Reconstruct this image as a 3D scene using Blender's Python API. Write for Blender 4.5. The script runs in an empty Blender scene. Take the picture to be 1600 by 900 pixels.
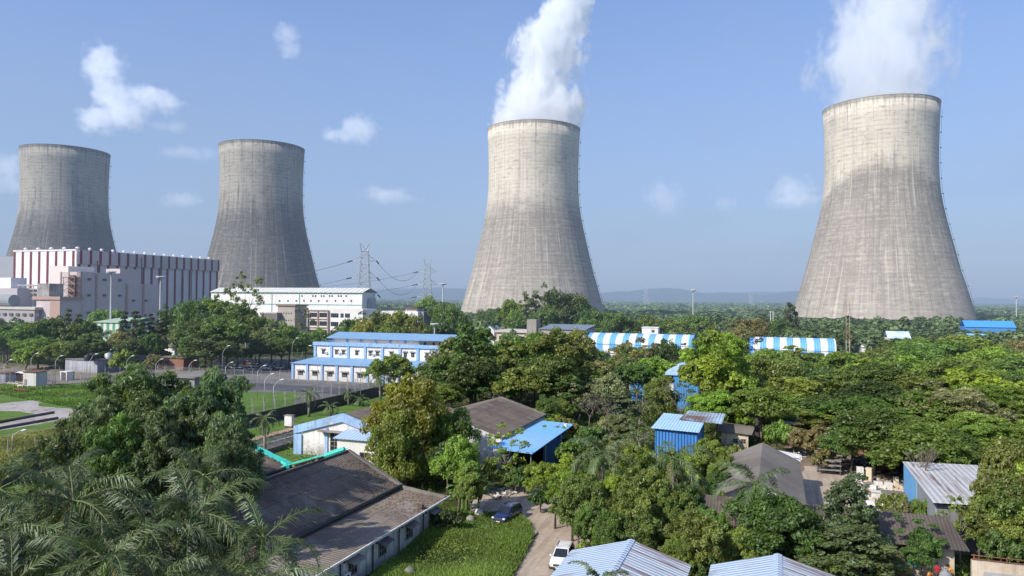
import bpy, math, random
import numpy as np
from math import sin, cos, pi, radians as R, atan2, sqrt, exp
from mathutils import Vector, Matrix
random.seed(7)
rng = np.random.default_rng(11)
sc = bpy.context.scene
COL = sc.collection
# ------------------------------------------------------------------ camera
F = 26/36*1600; CH = 24.0
YAW, PIT, ROL = R(19.5), math.atan(18/F), R(0.45)
cam = bpy.data.objects.new('camera', bpy.data.cameras.new('camera')); COL.objects.link(cam)
cam.data.lens = 26; cam.data.sensor_width = 36; cam.data.clip_end = 40000; cam.data.clip_start = 0.5
cam.matrix_world = Matrix.Translation((0, 0, CH)) @ Matrix.Rotation(YAW, 4, 'Z') @ Matrix.Rotation(pi/2+PIT, 4, 'X') @ Matrix.Rotation(ROL, 4, 'Z')
sc.camera = cam
def ray(px, py):
    x = (px-800)/F; y = -(py-450)/F
    xr = x*cos(ROL)-y*sin(ROL); yr = x*sin(ROL)+y*cos(ROL)
    cp, sp = cos(PIT), sin(PIT); fy = cp-yr*sp; fz = sp+yr*cp
    c, s = cos(YAW), sin(YAW)
    return xr*c-fy*s, xr*s+fy*c, fz, fy
def G(px, py, z=0.):                      # where a sight line of the survey meets height z
    X, Y, Z, _ = ray(px, py); t = (z-CH)/Z; return X*t, Y*t
def D(px, py, d):
    X, Y, Z, fy = ray(px, py); t = d/fy; return X*t, Y*t, CH+Z*t
def PY(px, py, y):
    X, Y, Z, _ = ray(px, py); t = y/Y; return X*t, CH+Z*t
def PX(px, py, x):
    X, Y, Z, _ = ray(px, py); t = x/X; return Y*t, CH+Z*t
def proj(x, y, z):
    c, s = cos(YAW), sin(YAW); d = -x*s+y*c; r = x*c+y*s
    d = max(d, .1)
    px = 800+F*r/d; py = 450+18-(z-CH)/d*F + (px-800)*.0077
    return px, py, d
# ------------------------------------------------------------------ node helpers
def nt(m): return m.node_tree
class NB:
    def __init__(s, tree): s.t = tree; s.n = tree.nodes; s.l = tree.links
    def new(s, typ, **kw):
        n = s.n.new(typ)
        for k, v in kw.items():
            if k.startswith('i_'):
                key = k[2:]; key = int(key) if key.isdigit() else key.replace('_', ' ')
                s.set(n.inputs[key], v)
            else: setattr(n, k, v)
        return n
    def set(s, inp, v):
        if isinstance(v, bpy.types.NodeSocket): s.l.new(v, inp)
        elif isinstance(v, bpy.types.Node): s.l.new(v.outputs[0], inp)
        else:
            if hasattr(inp, 'default_value') and hasattr(inp.default_value, '__len__') and hasattr(v, '__len__'):
                v = tuple(v)
                if len(inp.default_value) == 4 and len(v) == 3: v = v+(1,)
            inp.default_value = v
    def math(s, op, a, b=0., c=None, clamp=False):
        n = s.n.new('ShaderNodeMath'); n.operation = op; n.use_clamp = clamp
        s.set(n.inputs[0], a); s.set(n.inputs[1], b)
        if c is not None: s.set(n.inputs[2], c)
        return n.outputs[0]
    def vmul(s, v, k):
        n = s.n.new('ShaderNodeVectorMath'); n.operation = 'MULTIPLY'; s.set(n.inputs[0], v); s.set(n.inputs[1], k); return n.outputs[0]
    def noise(s, v, scale=1., detail=3., rough=.55, dist=0.):
        n = s.n.new('ShaderNodeTexNoise'); s.set(n.inputs['Vector'], v); n.inputs['Scale'].default_value = scale
        n.inputs['Detail'].default_value = detail; n.inputs['Roughness'].default_value = rough; n.inputs['Distortion'].default_value = dist
        return n.outputs[0]
    def ramp(s, f, a, b, lo=0., hi=1.):
        n = s.n.new('ShaderNodeMapRange'); n.interpolation_type = 'SMOOTHSTEP'; s.set(n.inputs[0], f)
        for i, v in enumerate((a, b, lo, hi)): s.set(n.inputs[i+1], v)
        return n.outputs[0]
    def mix(s, f, a, b, mode='MIX'):
        n = s.n.new('ShaderNodeMix'); n.data_type = 'RGBA'; n.blend_type = mode; n.clamp_factor = True
        s.set(n.inputs[0], f); s.set(n.inputs[6], a); s.set(n.inputs[7], b); return n.outputs[2]
    def sep(s, v): n = s.n.new('ShaderNodeSeparateXYZ'); s.set(n.inputs[0], v); return n.outputs
    def comb(s, x, y, z):
        n = s.n.new('ShaderNodeCombineXYZ')
        for i, v in enumerate((x, y, z)): s.set(n.inputs[i], v)
        return n.outputs[0]
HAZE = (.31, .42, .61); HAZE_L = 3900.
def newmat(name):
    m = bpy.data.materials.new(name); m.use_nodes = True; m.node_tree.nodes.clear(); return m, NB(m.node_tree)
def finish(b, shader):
    """painted air light: surfaces farther from the survey point glow more with haze colour"""
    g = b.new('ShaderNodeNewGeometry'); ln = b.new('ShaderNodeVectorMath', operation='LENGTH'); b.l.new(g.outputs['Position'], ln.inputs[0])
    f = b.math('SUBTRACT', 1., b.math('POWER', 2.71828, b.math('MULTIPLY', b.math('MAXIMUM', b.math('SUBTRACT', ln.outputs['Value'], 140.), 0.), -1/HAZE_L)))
    em = b.new('ShaderNodeEmission', i_Color=HAZE, i_Strength=1.)  # haze painted into the surface as emission
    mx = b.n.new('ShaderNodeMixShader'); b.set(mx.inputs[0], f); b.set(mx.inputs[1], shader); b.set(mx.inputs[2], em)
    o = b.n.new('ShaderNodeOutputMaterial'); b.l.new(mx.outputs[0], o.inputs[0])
SEAM = {}
def mat(name, col, col2=None, var=.25, scale=.6, rough=.85, streak=0., corr=None, rust=0., rustcol=(.16, .07, .04), metal=0., stripes=None, spec=.3, grime=0., emit=None, patch=None):
    """weathered surface: broad and fine noise, vertical streaks, corrugation (axis, period), rust lines, colour stripes (axis, period, share, colour)"""
    m, b = newmat(name)
    tc = b.new('ShaderNodeTexCoord').outputs['Object']
    s = b.sep(tc)
    c2 = col2 or tuple(x*.55 for x in col)
    base = b.mix(0., col, col)
    if stripes:
        ax, per, sh, sc_, off = stripes
        fr = b.math('FRACT', b.math('ADD', b.math('DIVIDE', s[ax], per), off+1000))
        base = b.mix(b.math('LESS_THAN', fr, sh), base, sc_)
    n1 = b.noise(tc, scale*.25, 4, .6); n2 = b.noise(tc, scale*3, 4, .65)
    f = b.math('ADD', b.ramp(n1, .35, .7), b.math('MULTIPLY', b.math('SUBTRACT', n2, .45), 1.2), clamp=True)
    base = b.mix(b.math('MULTIPLY', f, min(1, var*2.2)), base, b.mix(.5, base, c2) if not col2 else c2)
    if streak:
        vs = b.vmul(tc, (2.2, 2.2, .12)); ns = b.noise(vs, 1., 4, .7)
        base = b.mix(b.math('MULTIPLY', b.ramp(ns, .48, .75), streak), base, (.05, .048, .045))
    if grime:
        ng = b.noise(tc, .7, 5, .7)
        g_ = b.ramp(b.math('ADD', b.math('MULTIPLY', s[2], -.35), b.math('MULTIPLY', ng, 2.2)), .3, 1.2)
        base = b.mix(b.math('MULTIPLY', g_, grime), base, (.07, .065, .055))
    if patch:
        npz = b.noise(tc, patch[0], 5, .65); base = b.mix(b.ramp(npz, .50, .70, 0., .75), base, patch[1])
    if rust:
        v = [6., 6., 6.]; ax = corr[0] if corr else 0; v[ax] = 8.; v[1-ax if ax < 2 else 0] = .25
        nr = b.noise(b.vmul(tc, (v[0]*.25, v[1]*.25, .6)), 1., 3, .6)
        base = b.mix(b.math('MULTIPLY', b.ramp(nr, .62-.12*rust, .7-.08*rust), .85), base, rustcol)
    nrm = None
    if corr:
        w = b.math('SINE', b.math('MULTIPLY', s[corr[0]], 2*pi/corr[1]))
        base = b.mix(b.ramp(w, -1., -.2, .22, 0.), base, tuple(x*.5 for x in c2))
        bp = b.new('ShaderNodeBump', i_Strength=.6, i_Distance=corr[1]*.12); b.set(bp.inputs['Height'], w); nrm = bp.outputs[0]
    else:
        bp = b.new('ShaderNodeBump', i_Strength=.25, i_Distance=.05); b.set(bp.inputs['Height'], n2); nrm = bp.outputs[0]
    p = b.new('ShaderNodeBsdfPrincipled'); b.set(p.inputs['Base Color'], base); p.inputs['Roughness'].default_value = rough
    p.inputs['Metallic'].default_value = metal; p.inputs['Specular IOR Level'].default_value = spec; b.set(p.inputs['Normal'], nrm)
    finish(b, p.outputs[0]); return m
def leafmat(name, trans=.3, fixed=None, spread=.5, gloss=.035):
    m, b = newmat(name)
    at = b.new('ShaderNodeAttribute', attribute_name='tone'); oi = b.new('ShaderNodeObjectInfo')
    base = oi.outputs['Color'] if fixed is None else b.mix(0., fixed, fixed)
    g = b.new('ShaderNodeNewGeometry'); big = b.noise(g.outputs['Position'], .11, 2, .5)
    k = b.math('ADD', b.math('MULTIPLY', at.outputs['Fac'], spread*1.5), 1-spread*.75)
    k = b.math('MULTIPLY', k, b.math('ADD', b.math('MULTIPLY', oi.outputs['Random'], .35), .83))
    c = b.mix(1., base, b.comb(k, k, k), 'MULTIPLY')
    c = b.mix(b.ramp(big, .5, .75, 0., .22), c, b.mix(1., c, (1.45, 1.15, .6), 'MULTIPLY'))
    df = b.new('ShaderNodeBsdfDiffuse'); b.set(df.inputs[0], c)
    tr = b.new('ShaderNodeBsdfTranslucent'); b.set(tr.inputs[0], b.mix(1., c, (1.5, 1.5, .55), 'MULTIPLY'))
    gl = b.new('ShaderNodeBsdfGlossy', i_Roughness=.5); gl.inputs[0].default_value = (.7, .8, .8, 1)
    m1 = b.new('ShaderNodeMixShader'); m1.inputs[0].default_value = trans; b.l.new(df.outputs[0], m1.inputs[1]); b.l.new(tr.outputs[0], m1.inputs[2])
    m2 = b.new('ShaderNodeMixShader'); m2.inputs[0].default_value = gloss; b.l.new(m1.outputs[0], m2.inputs[1]); b.l.new(gl.outputs[0], m2.inputs[2])
    finish(b, m2.outputs[0]); return m
def glassmat():
    m, b = newmat('window_glass')
    p = b.new('ShaderNodeBsdfPrincipled', i_Base_Color=(.02, .025, .03), i_Roughness=.12); finish(b, p.outputs[0]); return m
# ------------------------------------------------------------------ mesh helpers
class MB:
    def __init__(s): s.v = []; s.f = []; s.mi = []; s.cur = 0
    def add(s, vs, fs):
        o = len(s.v); s.v += [tuple(p) for p in vs]; s.f += [tuple(i+o for i in f) for f in fs]; s.mi += [s.cur]*len(fs); return s
    def box(s, x0, x1, y0, y1, z0, z1):
        v = [(x, y, z) for z in (z0, z1) for y in (y0, y1) for x in (x0, x1)]
        return s.add(v, [(0, 2, 3, 1), (4, 5, 7, 6), (0, 1, 5, 4), (2, 6, 7, 3), (0, 4, 6, 2), (1, 3, 7, 5)])
    def quad(s, a, b, c, d): return s.add([a, b, c, d], [(0, 1, 2, 3)])
    def slab(s, pts, th):                       # a sheet with thickness th downward
        n = len(pts); v = list(pts)+[(p[0], p[1], p[2]-th) for p in pts]
        return s.add(v, [tuple(range(n)), tuple(range(2*n-1, n-1, -1))]+[(i, n+i, n+(i+1) % n, (i+1) % n) for i in range(n)])
    def tube(s, pts, r, n=6, cap=True):
        if not hasattr(r, '__len__'): r = [r]*len(pts)
        pts = [Vector(p) for p in pts]; vs = []; m = len(pts)
        for i, p in enumerate(pts):
            d = (pts[min(i+1, m-1)]-pts[max(i-1, 0)]).normalized()
            a = d.cross(Vector((0, 0, 1)));
            if a.length < .05: a = d.cross(Vector((0, 1, 0)))
            a.normalize(); c = d.cross(a)
            for k in range(n):
                t = 2*pi*k/n; vs.append(p+(a*cos(t)+c*sin(t))*r[i])
        fs = [(i*n+k, i*n+(k+1) % n, (i+1)*n+(k+1) % n, (i+1)*n+k) for i in range(m-1) for k in range(n)]
        if cap: fs += [tuple(range(n-1, -1, -1)), tuple((m-1)*n+k for k in range(n))]
        return s.add(vs, fs)
    def lathe(s, prof, n=24, c=(0, 0, 0), close=False):
        vs = [(c[0]+r*cos(2*pi*k/n), c[1]+r*sin(2*pi*k/n), c[2]+z) for r, z in prof for k in range(n)]
        m = len(prof); fs = [(i*n+k, i*n+(k+1) % n, (i+1)*n+(k+1) % n, (i+1)*n+k) for i in range(m-1) for k in range(n)]
        if close: fs += [tuple(range(n-1, -1, -1)), tuple((m-1)*n+k for k in range(n))]
        return s.add(vs, fs)
    def prism(s, poly, a0, a1, axis='y'):       # poly in the two other axes, extruded along axis
        n = len(poly)
        def P(p, a): return (p[0], a, p[1]) if axis == 'y' else ((a, p[0], p[1]) if axis == 'x' else (p[0], p[1], a))
        return s.add([P(p, a0) for p in poly]+[P(p, a1) for p in poly], [tuple(range(n)), tuple(range(2*n-1, n-1, -1))]+[(i, (i+1) % n, n+(i+1) % n, n+i) for i in range(n)])
    def build(s, name, m, parent=None, smooth=False, bevel=0., label=None):
        me = bpy.data.meshes.new(name); me.from_pydata(s.v, [], s.f)
        ms = m if isinstance(m, (list, tuple)) else [m]
        for x in ms: me.materials.append(x)
        if len(ms) > 1: me.polygons.foreach_set('material_index', s.mi)
        if smooth: me.polygons.foreach_set('use_smooth', [True]*len(me.polygons))
        me.update(); o = bpy.data.objects.new(name, me); COL.objects.link(o)
        if parent is not None:
            o.parent = parent; root = worldloc(parent)
            if root.length > 0: me.transform(Matrix.Translation(-root))
        if bevel:
            bv = o.modifiers.new('b', 'BEVEL'); bv.width = bevel; bv.segments = 2; bv.limit_method = 'ANGLE'
        if label: o['label'] = label
        return o
def worldloc(o):
    v = Vector((0, 0, 0))
    while o is not None: v += o.location; o = o.parent
    return v
def tag(o, label=None, cat=None, group=None, kind=None):
    if label: o['label'] = label
    if cat: o['category'] = cat
    if group: o['group'] = group
    if kind: o['kind'] = kind
    return o
def thing(name, label, cat, loc=(0, 0, 0), group=None):
    o = bpy.data.objects.new(name, None); COL.objects.link(o); o.location = loc; o.empty_display_size = .5
    return tag(o, label, cat, group)
def dup(root, loc, rz=0, sc_=(1, 1, 1), label=None, color=None, group=None):
    r = root.copy(); COL.objects.link(r); r.location = loc; r.rotation_euler = (0, 0, rz); r.scale = sc_
    if label: r['label'] = label
    if group: r['group'] = group
    for ch in list(root.children):
        c = ch.copy(); COL.objects.link(c); c.parent = r
        if color is not None: c.color = color if ch.name.startswith('crown') else (1, 1, 1, 1)
        for g in list(ch.children):
            d = g.copy(); COL.objects.link(d); d.parent = c
    return r
def npmesh(name, V, nper, m, tone=None):
    """V: (faces*nper,3) array -> mesh of separate faces"""
    nf = len(V)//nper; me = bpy.data.meshes.new(name)
    me.vertices.add(len(V)); me.vertices.foreach_set('co', V.astype(np.float32).ravel())
    me.loops.add(len(V)); me.loops.foreach_set('vertex_index', np.arange(len(V), dtype=np.int32))
    me.polygons.add(nf); me.polygons.foreach_set('loop_start', np.arange(0, len(V), nper, dtype=np.int32))
    me.polygons.foreach_set('loop_total', np.full(nf, nper, dtype=np.int32))
    me.update(calc_edges=True)
    a = me.attributes.new('tone', 'FLOAT', 'POINT'); a.data.foreach_set('value', (np.repeat(tone, nper) if tone is not None else np.full(len(V), .5)).astype(np.float32))
    me.materials.append(m); return me
def unit(a): return a/np.maximum(np.linalg.norm(a, axis=1, keepdims=True), 1e-6)
def leaves(P, N, size, width=.5, droop=0.):
    """one rhombic leaf at each point P with normal N"""
    n = len(P); r = unit(rng.normal(size=(n, 3))); a = unit(np.cross(N, r))
    if droop: a = unit(a+np.array([0, 0, -droop])); N = unit(N-a*np.sum(N*a, axis=1, keepdims=True))
    b = np.cross(N, a); s = size[:, None] if hasattr(size, '__len__') else size
    V = np.stack([P-a*s*.5, P+b*s*width*.5+N*s*.06, P+a*s*.5, P-b*s*width*.5+N*s*.06], axis=1)
    return V.reshape(-1, 3)
# ------------------------------------------------------------------ light and sky
SUN_EL, SUN_AZ = R(38), R(210.5)
sd = Vector((sin(SUN_AZ)*cos(SUN_EL), cos(SUN_AZ)*cos(SUN_EL), sin(SUN_EL)))
sun = bpy.data.objects.new('sun', bpy.data.lights.new('sun', 'SUN')); COL.objects.link(sun)
sun.data.energy = 5.0; sun.data.angle = R(.53); sun.data.color = (1, .93, .82)
sun.rotation_euler = sd.to_track_quat('Z', 'Y').to_euler(); sun.location = (0, 0, 400)
w = bpy.data.worlds.new('World'); sc.world = w; w.use_nodes = True; w.node_tree.nodes.clear(); b = NB(w.node_tree)
sky = b.new('ShaderNodeTexSky', sky_type='NISHITA', sun_disc=False, sun_elevation=SUN_EL, sun_rotation=SUN_AZ, air_density=1.2, dust_density=1.6, ozone_density=2.5)
tc = b.new('ShaderNodeTexCoord'); el = b.sep(tc.outputs['Generated'])[2]
bg = b.new('ShaderNodeBackground', i_Strength=.115)
skc = b.mix(1., sky.outputs[0], (1.10, 1.26, 1.74), 'MULTIPLY')
hz = b.ramp(el, -.02, .55, .85, .18)
thin = b.noise(b.vmul(tc.outputs['Generated'], (3, 3, 9)), 1.6, 4, .6)
hz = b.math('ADD', hz, b.math('MULTIPLY', b.ramp(thin, .45, .8), .10))
b.set(bg.inputs['Color'], b.mix(hz, skc, tuple(x/.115 for x in (.35, .465, .665))))
o = b.n.new('ShaderNodeOutputWorld'); b.l.new(bg.outputs[0], o.inputs[0])
sc.view_settings.view_transform = 'Standard'; sc.view_settings.look = 'None'; sc.view_settings.exposure = 0
cy = sc.cycles; cy.max_bounces = 8; cy.diffuse_bounces = 3; cy.glossy_bounces = 2; cy.transmission_bounces = 3; cy.transparent_max_bounces = 8
cy.volume_bounces = 6; cy.use_denoising = True; cy.volume_step_rate = 1.0; cy.volume_max_steps = 256; cy.caustics_reflective = False; cy.caustics_refractive = False
cy.use_adaptive_sampling = True; cy.adaptive_threshold = 0.02
# ------------------------------------------------------------------ cooling towers
TH = 194.0
PROF = [(.055, .358), (.08, .352), (.137, .337), (.2, .3205), (.257, .3035), (.315, .290), (.375, .2765), (.435, .2625), (.495, .2495), (.55, .2388), (.616, .2295), (.68, .2250), (.737, .2235), (.80, .2235), (.86, .2250), (.93, .2275), (.985, .2300)]
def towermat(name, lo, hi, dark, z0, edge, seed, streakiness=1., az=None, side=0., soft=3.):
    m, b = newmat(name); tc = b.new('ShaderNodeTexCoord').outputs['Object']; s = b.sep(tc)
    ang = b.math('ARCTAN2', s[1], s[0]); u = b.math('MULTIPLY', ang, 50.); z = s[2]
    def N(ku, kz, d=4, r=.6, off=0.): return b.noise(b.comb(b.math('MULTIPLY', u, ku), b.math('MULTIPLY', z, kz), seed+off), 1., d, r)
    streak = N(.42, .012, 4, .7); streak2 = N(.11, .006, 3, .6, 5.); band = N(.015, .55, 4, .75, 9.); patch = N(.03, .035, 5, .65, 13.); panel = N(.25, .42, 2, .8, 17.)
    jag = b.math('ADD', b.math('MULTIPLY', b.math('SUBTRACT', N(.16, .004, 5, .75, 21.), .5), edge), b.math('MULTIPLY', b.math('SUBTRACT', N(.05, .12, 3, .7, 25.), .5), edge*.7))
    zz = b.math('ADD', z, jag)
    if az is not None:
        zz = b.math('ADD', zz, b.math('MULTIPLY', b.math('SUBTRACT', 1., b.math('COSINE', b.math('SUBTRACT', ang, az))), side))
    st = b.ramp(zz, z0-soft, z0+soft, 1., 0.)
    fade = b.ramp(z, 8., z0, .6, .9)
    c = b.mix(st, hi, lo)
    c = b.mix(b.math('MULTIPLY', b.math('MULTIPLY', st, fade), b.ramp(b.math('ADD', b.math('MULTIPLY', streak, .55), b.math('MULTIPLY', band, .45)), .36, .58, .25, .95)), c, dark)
    c = b.mix(b.math('MULTIPLY', b.ramp(streak2, .5, .72), .35*streakiness), c, dark)
    c = b.mix(b.math('MULTIPLY', b.ramp(streak, .53, .72), .7*streakiness), c, dark)
    c = b.mix(b.math('MULTIPLY', b.ramp(band, .52, .75), .5), c, b.mix(.4, dark, lo))
    c = b.mix(b.math('MULTIPLY', b.ramp(panel, .5, .8), .3), c, dark)
    c = b.mix(b.math('MULTIPLY', b.ramp(panel, .5, .25), .28), c, hi)
    c = b.mix(b.math('MULTIPLY', b.ramp(patch, .45, .75), .35), c, dark)
    wst = b.math('MULTIPLY', b.ramp(N(.5, .010, 2, .6, 31.), .60, .70), .55); c = b.mix(wst, c, hi)
    lift = b.math('LESS_THAN', b.math('FRACT', b.math('DIVIDE', z, 3.6)), .28); c = b.mix(b.math('MULTIPLY', lift, b.ramp(N(.12, .9, 3, .6, 37.), .42, .70, .04, .42)), c, dark)
    blot = N(.14, .30, 5, .75, 53.); c = b.mix(b.ramp(blot, .52, .70, 0., .65), c, dark); c = b.mix(b.ramp(blot, .46, .30, 0., .45), c, hi)
    rib = b.math('LESS_THAN', b.math('FRACT', b.math('DIVIDE', u, 4.36)), .16); c = b.mix(b.math('MULTIPLY', rib, b.ramp(N(.1, .02, 2, .5, 41.), .35, .7, .0, .3)), c, dark)
    top = b.math('MULTIPLY', b.ramp(b.math('ADD', z, b.math('MULTIPLY', b.math('SUBTRACT', streak, .5), 26.)), TH-7, TH-1), .55); c = b.mix(top, c, dark)
    p = b.new('ShaderNodeBsdfPrincipled', i_Roughness=.92); p.inputs['Specular IOR Level'].default_value = .1; b.set(p.inputs['Base Color'], c)
    bp = b.new('ShaderNodeBump', i_Strength=.25, i_Distance=.3); b.set(bp.inputs['Height'], panel); b.set(p.inputs['Normal'], bp.outputs[0])
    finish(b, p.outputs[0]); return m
M_conc = mat('raw_concrete', (.27, .25, .22), (.12, .11, .10), streak=.4)
M_steel = mat('galvanised_steel', (.42, .43, .43), (.25, .25, .25), var=.15, rough=.5, metal=.3)
M_dsteel = mat('dark_steel', (.10, .10, .10), (.16, .09, .05), var=.3, rough=.6)
def tower(px, depth, zrim_py, tm, label, az_stair):
    x, y, _ = D(px, zrim_py, depth)
    t = thing('cooling_tower', label, 'cooling tower', (x, y, 0), 'hyperbolic cooling towers')
    s = MB(); P = [(r*1.035*TH, z*TH) for z, r in PROF]
    s.lathe(P+[(P[-1][0]-1.2, P[-1][1])]+[(r-1.3, z) for r, z in reversed(P)]+[P[0]], 128, (x, y, 0)); s.build('shell', tm, t, smooth=True)
    rr = P[-1][0]; r = MB(); r.lathe([(rr-1.6, .985*TH+.02), (rr+.1, .985*TH+.02), (rr+.2, TH-.6), (rr+.5, TH), (rr-1.6, TH), (rr-1.6, .985*TH+.02)], 128, (x, y, 0)); r.build('rim', tm, t, smooth=False)
    bs = MB(); bs.lathe([(.375*TH, 0), (.375*TH, 2.2), (.37*TH, 2.2), (.37*TH, .3), (.1, .3)], 96, (x, y, 0)); bs.build('basin', M_conc, t)
    c = MB(); n = 36; r0, r1, z1 = .368*TH, .351*TH, .055*TH+.3; da = pi/n*.86
    for k in (-1, 1):
        c.tube([(x+r0, y, .3), (x+r1*cos(da*k), y+r1*sin(da*k), z1)], .62, 6)
    c0 = c.build('raker_column', M_conc, t)
    for k in range(1, n):
        d = c0.copy(); COL.objects.link(d); d.parent = t; d.rotation_euler = (0, 0, 2*pi*k/n)
    st = MB()
    pr = [(z*TH, rad*TH*1.035) for z, rad in PROF]
    for i in range(len(pr)-1):
        pass
    def rad(z):
        for (z0, r0_), (z1_, r1_) in zip(pr, pr[1:]):
            if z0 <= z <= z1_: return r0_+(r1_-r0_)*(z-z0)/(z1_-z0)
        return pr[-1][1]
    ca, sa = cos(az_stair), sin(az_stair)
    zz = np.arange(12, TH-3, 6.5); pts = [(x+(rad(z)+1.1)*ca, y+(rad(z)+1.1)*sa, z) for z in zz]
    for off in (-.5, .5): st.tube([(p[0]-sa*off, p[1]+ca*off, p[2]) for p in pts], .08, 4)
    for k, p in enumerate(pts):
        if k % 2 == 0: st.box(p[0]-.55, p[0]+.55, p[1]-.55, p[1]+.55, p[2]-.15, p[2]+.5)
    st.build('ladder', M_dsteel, t)
    return t, x, y
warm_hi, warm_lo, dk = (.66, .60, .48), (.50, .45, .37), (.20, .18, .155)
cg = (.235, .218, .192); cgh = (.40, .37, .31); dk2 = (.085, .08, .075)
tv = lambda x, y: atan2(-y, -x)
towers = []
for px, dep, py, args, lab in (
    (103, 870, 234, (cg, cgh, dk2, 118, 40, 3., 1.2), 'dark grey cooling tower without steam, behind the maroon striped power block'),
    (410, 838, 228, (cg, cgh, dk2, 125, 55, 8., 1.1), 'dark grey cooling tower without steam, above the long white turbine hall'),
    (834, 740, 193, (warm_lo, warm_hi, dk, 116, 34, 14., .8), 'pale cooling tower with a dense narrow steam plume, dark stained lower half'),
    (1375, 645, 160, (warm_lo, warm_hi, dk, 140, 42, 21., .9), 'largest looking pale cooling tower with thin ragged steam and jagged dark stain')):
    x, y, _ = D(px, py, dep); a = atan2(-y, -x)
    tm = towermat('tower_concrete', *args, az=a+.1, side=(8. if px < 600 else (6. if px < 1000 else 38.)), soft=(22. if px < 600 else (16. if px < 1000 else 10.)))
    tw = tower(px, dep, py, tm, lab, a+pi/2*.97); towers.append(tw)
# ------------------------------------------------------------------ steam and clouds
def volmat(name, build, dens, col=(1, 1, 1), aniso=.2, em=0.):
    m, b = newmat(name); tc = b.new('ShaderNodeTexCoord').outputs['Object']
    d = build(b, tc)
    col = (.97, .985, 1.)
    v = b.new('ShaderNodeVolumePrincipled'); v.inputs['Color'].default_value = col+(1,); v.inputs['Anisotropy'].default_value = aniso
    b.set(v.inputs['Density'], b.math('MULTIPLY', d, dens))
    if em:
        b.set(v.inputs['Emission Strength'], b.math('MULTIPLY', d, em)); v.inputs['Emission Color'].default_value = (.80, .90, 1, 1)  # faint glow added in place of multiply scattered light
    o = b.n.new('ShaderNodeOutputMaterial'); b.l.new(v.outputs[0], o.inputs['Volume']); return m
def fcurve(b, x, pts, hmax, lo, hi):
    n = b.n.new('ShaderNodeFloatCurve'); c = n.mapping.curves[0]
    P = [(h/hmax, (v-lo)/(hi-lo)) for h, v in pts]
    c.points[0].location = P[0]; c.points[1].location = P[-1]
    for p in P[1:-1]: c.points.new(*p)
    n.mapping.update(); b.set(n.inputs['Value'], b.math('DIVIDE', x, hmax))
    return b.math('MULTIPLY_ADD', n.outputs[0], hi-lo, lo)
def plume(tw, cpts, rpts, hmax, dens, lab, thr, nscale, seed, em):
    _, x, y = tw
    rm = max(v for h, v in rpts)*1.45
    def bld(b, tc):
        s = b.sep(tc); h = s[2]
        c = fcurve(b, h, cpts, hmax, -20, 60); r = fcurve(b, h, rpts, hmax, 0, 70)
        dx = b.math('SUBTRACT', s[0], c)
        rr = b.math('SQRT', b.math('ADD', b.math('MULTIPLY', dx, dx), b.math('MULTIPLY', s[1], s[1])))
        q = b.math('DIVIDE', rr, r)
        pv = b.comb(b.math('ADD', s[0], seed), s[1], b.math('MULTIPLY', h, .62))
        n = b.noise(pv, 1/nscale, 5, .6, .6); n2 = b.noise(pv, 1/(nscale*.33), 3, .6, .3)
        nn = b.math('ADD', b.math('MULTIPLY', b.math('SUBTRACT', n, .5), 2.6), b.math('MULTIPLY', b.math('SUBTRACT', n2, .5), 2.0))
        amp = b.ramp(h, 0, 40, .40, 1.)
        f = b.math('ADD', b.math('SUBTRACT', 1.02, q), b.math('MULTIPLY', nn, amp))
        d = b.ramp(f, 0., thr)
        return b.math('MULTIPLY', d, b.ramp(h, hmax-25, hmax, 1., 0.))
    m = volmat('steam_volume', bld, dens, em=em)
    prof = []
    N_ = 9; vs = []; nseg = 20
    def itp(pts, h):
        for (a, va), (c, vc) in zip(pts, pts[1:]):
            if a <= h <= c: return va+(vc-va)*(h-a)/(c-a)
        return pts[-1][1]
    for i in range(N_):
        h = hmax*i/(N_-1); c = itp(cpts, h); r = itp(rpts, h)*(1.0 if i == 0 else 1.5)
        if i == 0: r = min(r, .222*TH)
        vs += [(c*(i > 0)+r*cos(2*pi*k/nseg), r*sin(2*pi*k/nseg), h) for k in range(nseg)]
    mb = MB(); mb.add(vs, [(i*nseg+k, i*nseg+(k+1) % nseg, (i+1)*nseg+(k+1) % nseg, (i+1)*nseg+k) for i in range(N_-1) for k in range(nseg)]+[tuple(range(nseg-1, -1, -1)), tuple((N_-1)*nseg+k for k in range(nseg))])
    o = mb.build('steam_plume', m); o.location = (x, y, TH-4); o.rotation_euler = (0, 0, YAW)
    tag(o, lab, 'steam plume', kind='thing'); return o
plume(towers[2], [(0, 0), (19, 2), (41, 7), (60, 10), (85, 13), (103, 20), (122, 29), (160, 38)], [(0, 46), (19, 42), (41, 36), (60, 30), (85, 34), (103, 30), (122, 24), (160, 24)], 160, .11, 'dense white steam plume leaning right above the middle cooling tower', .32, 26, 40., .004)
plume(towers[3], [(0, 0), (24, 0), (42, 1), (58, 2), (85, 8), (110, 13), (130, 15)], [(0, 47), (24, 49), (42, 49), (58, 45), (85, 43), (110, 43), (130, 44)], 130, .05, 'thin ragged steam drifting off the right hand cooling tower', .6, 24, 140., .002)
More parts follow.
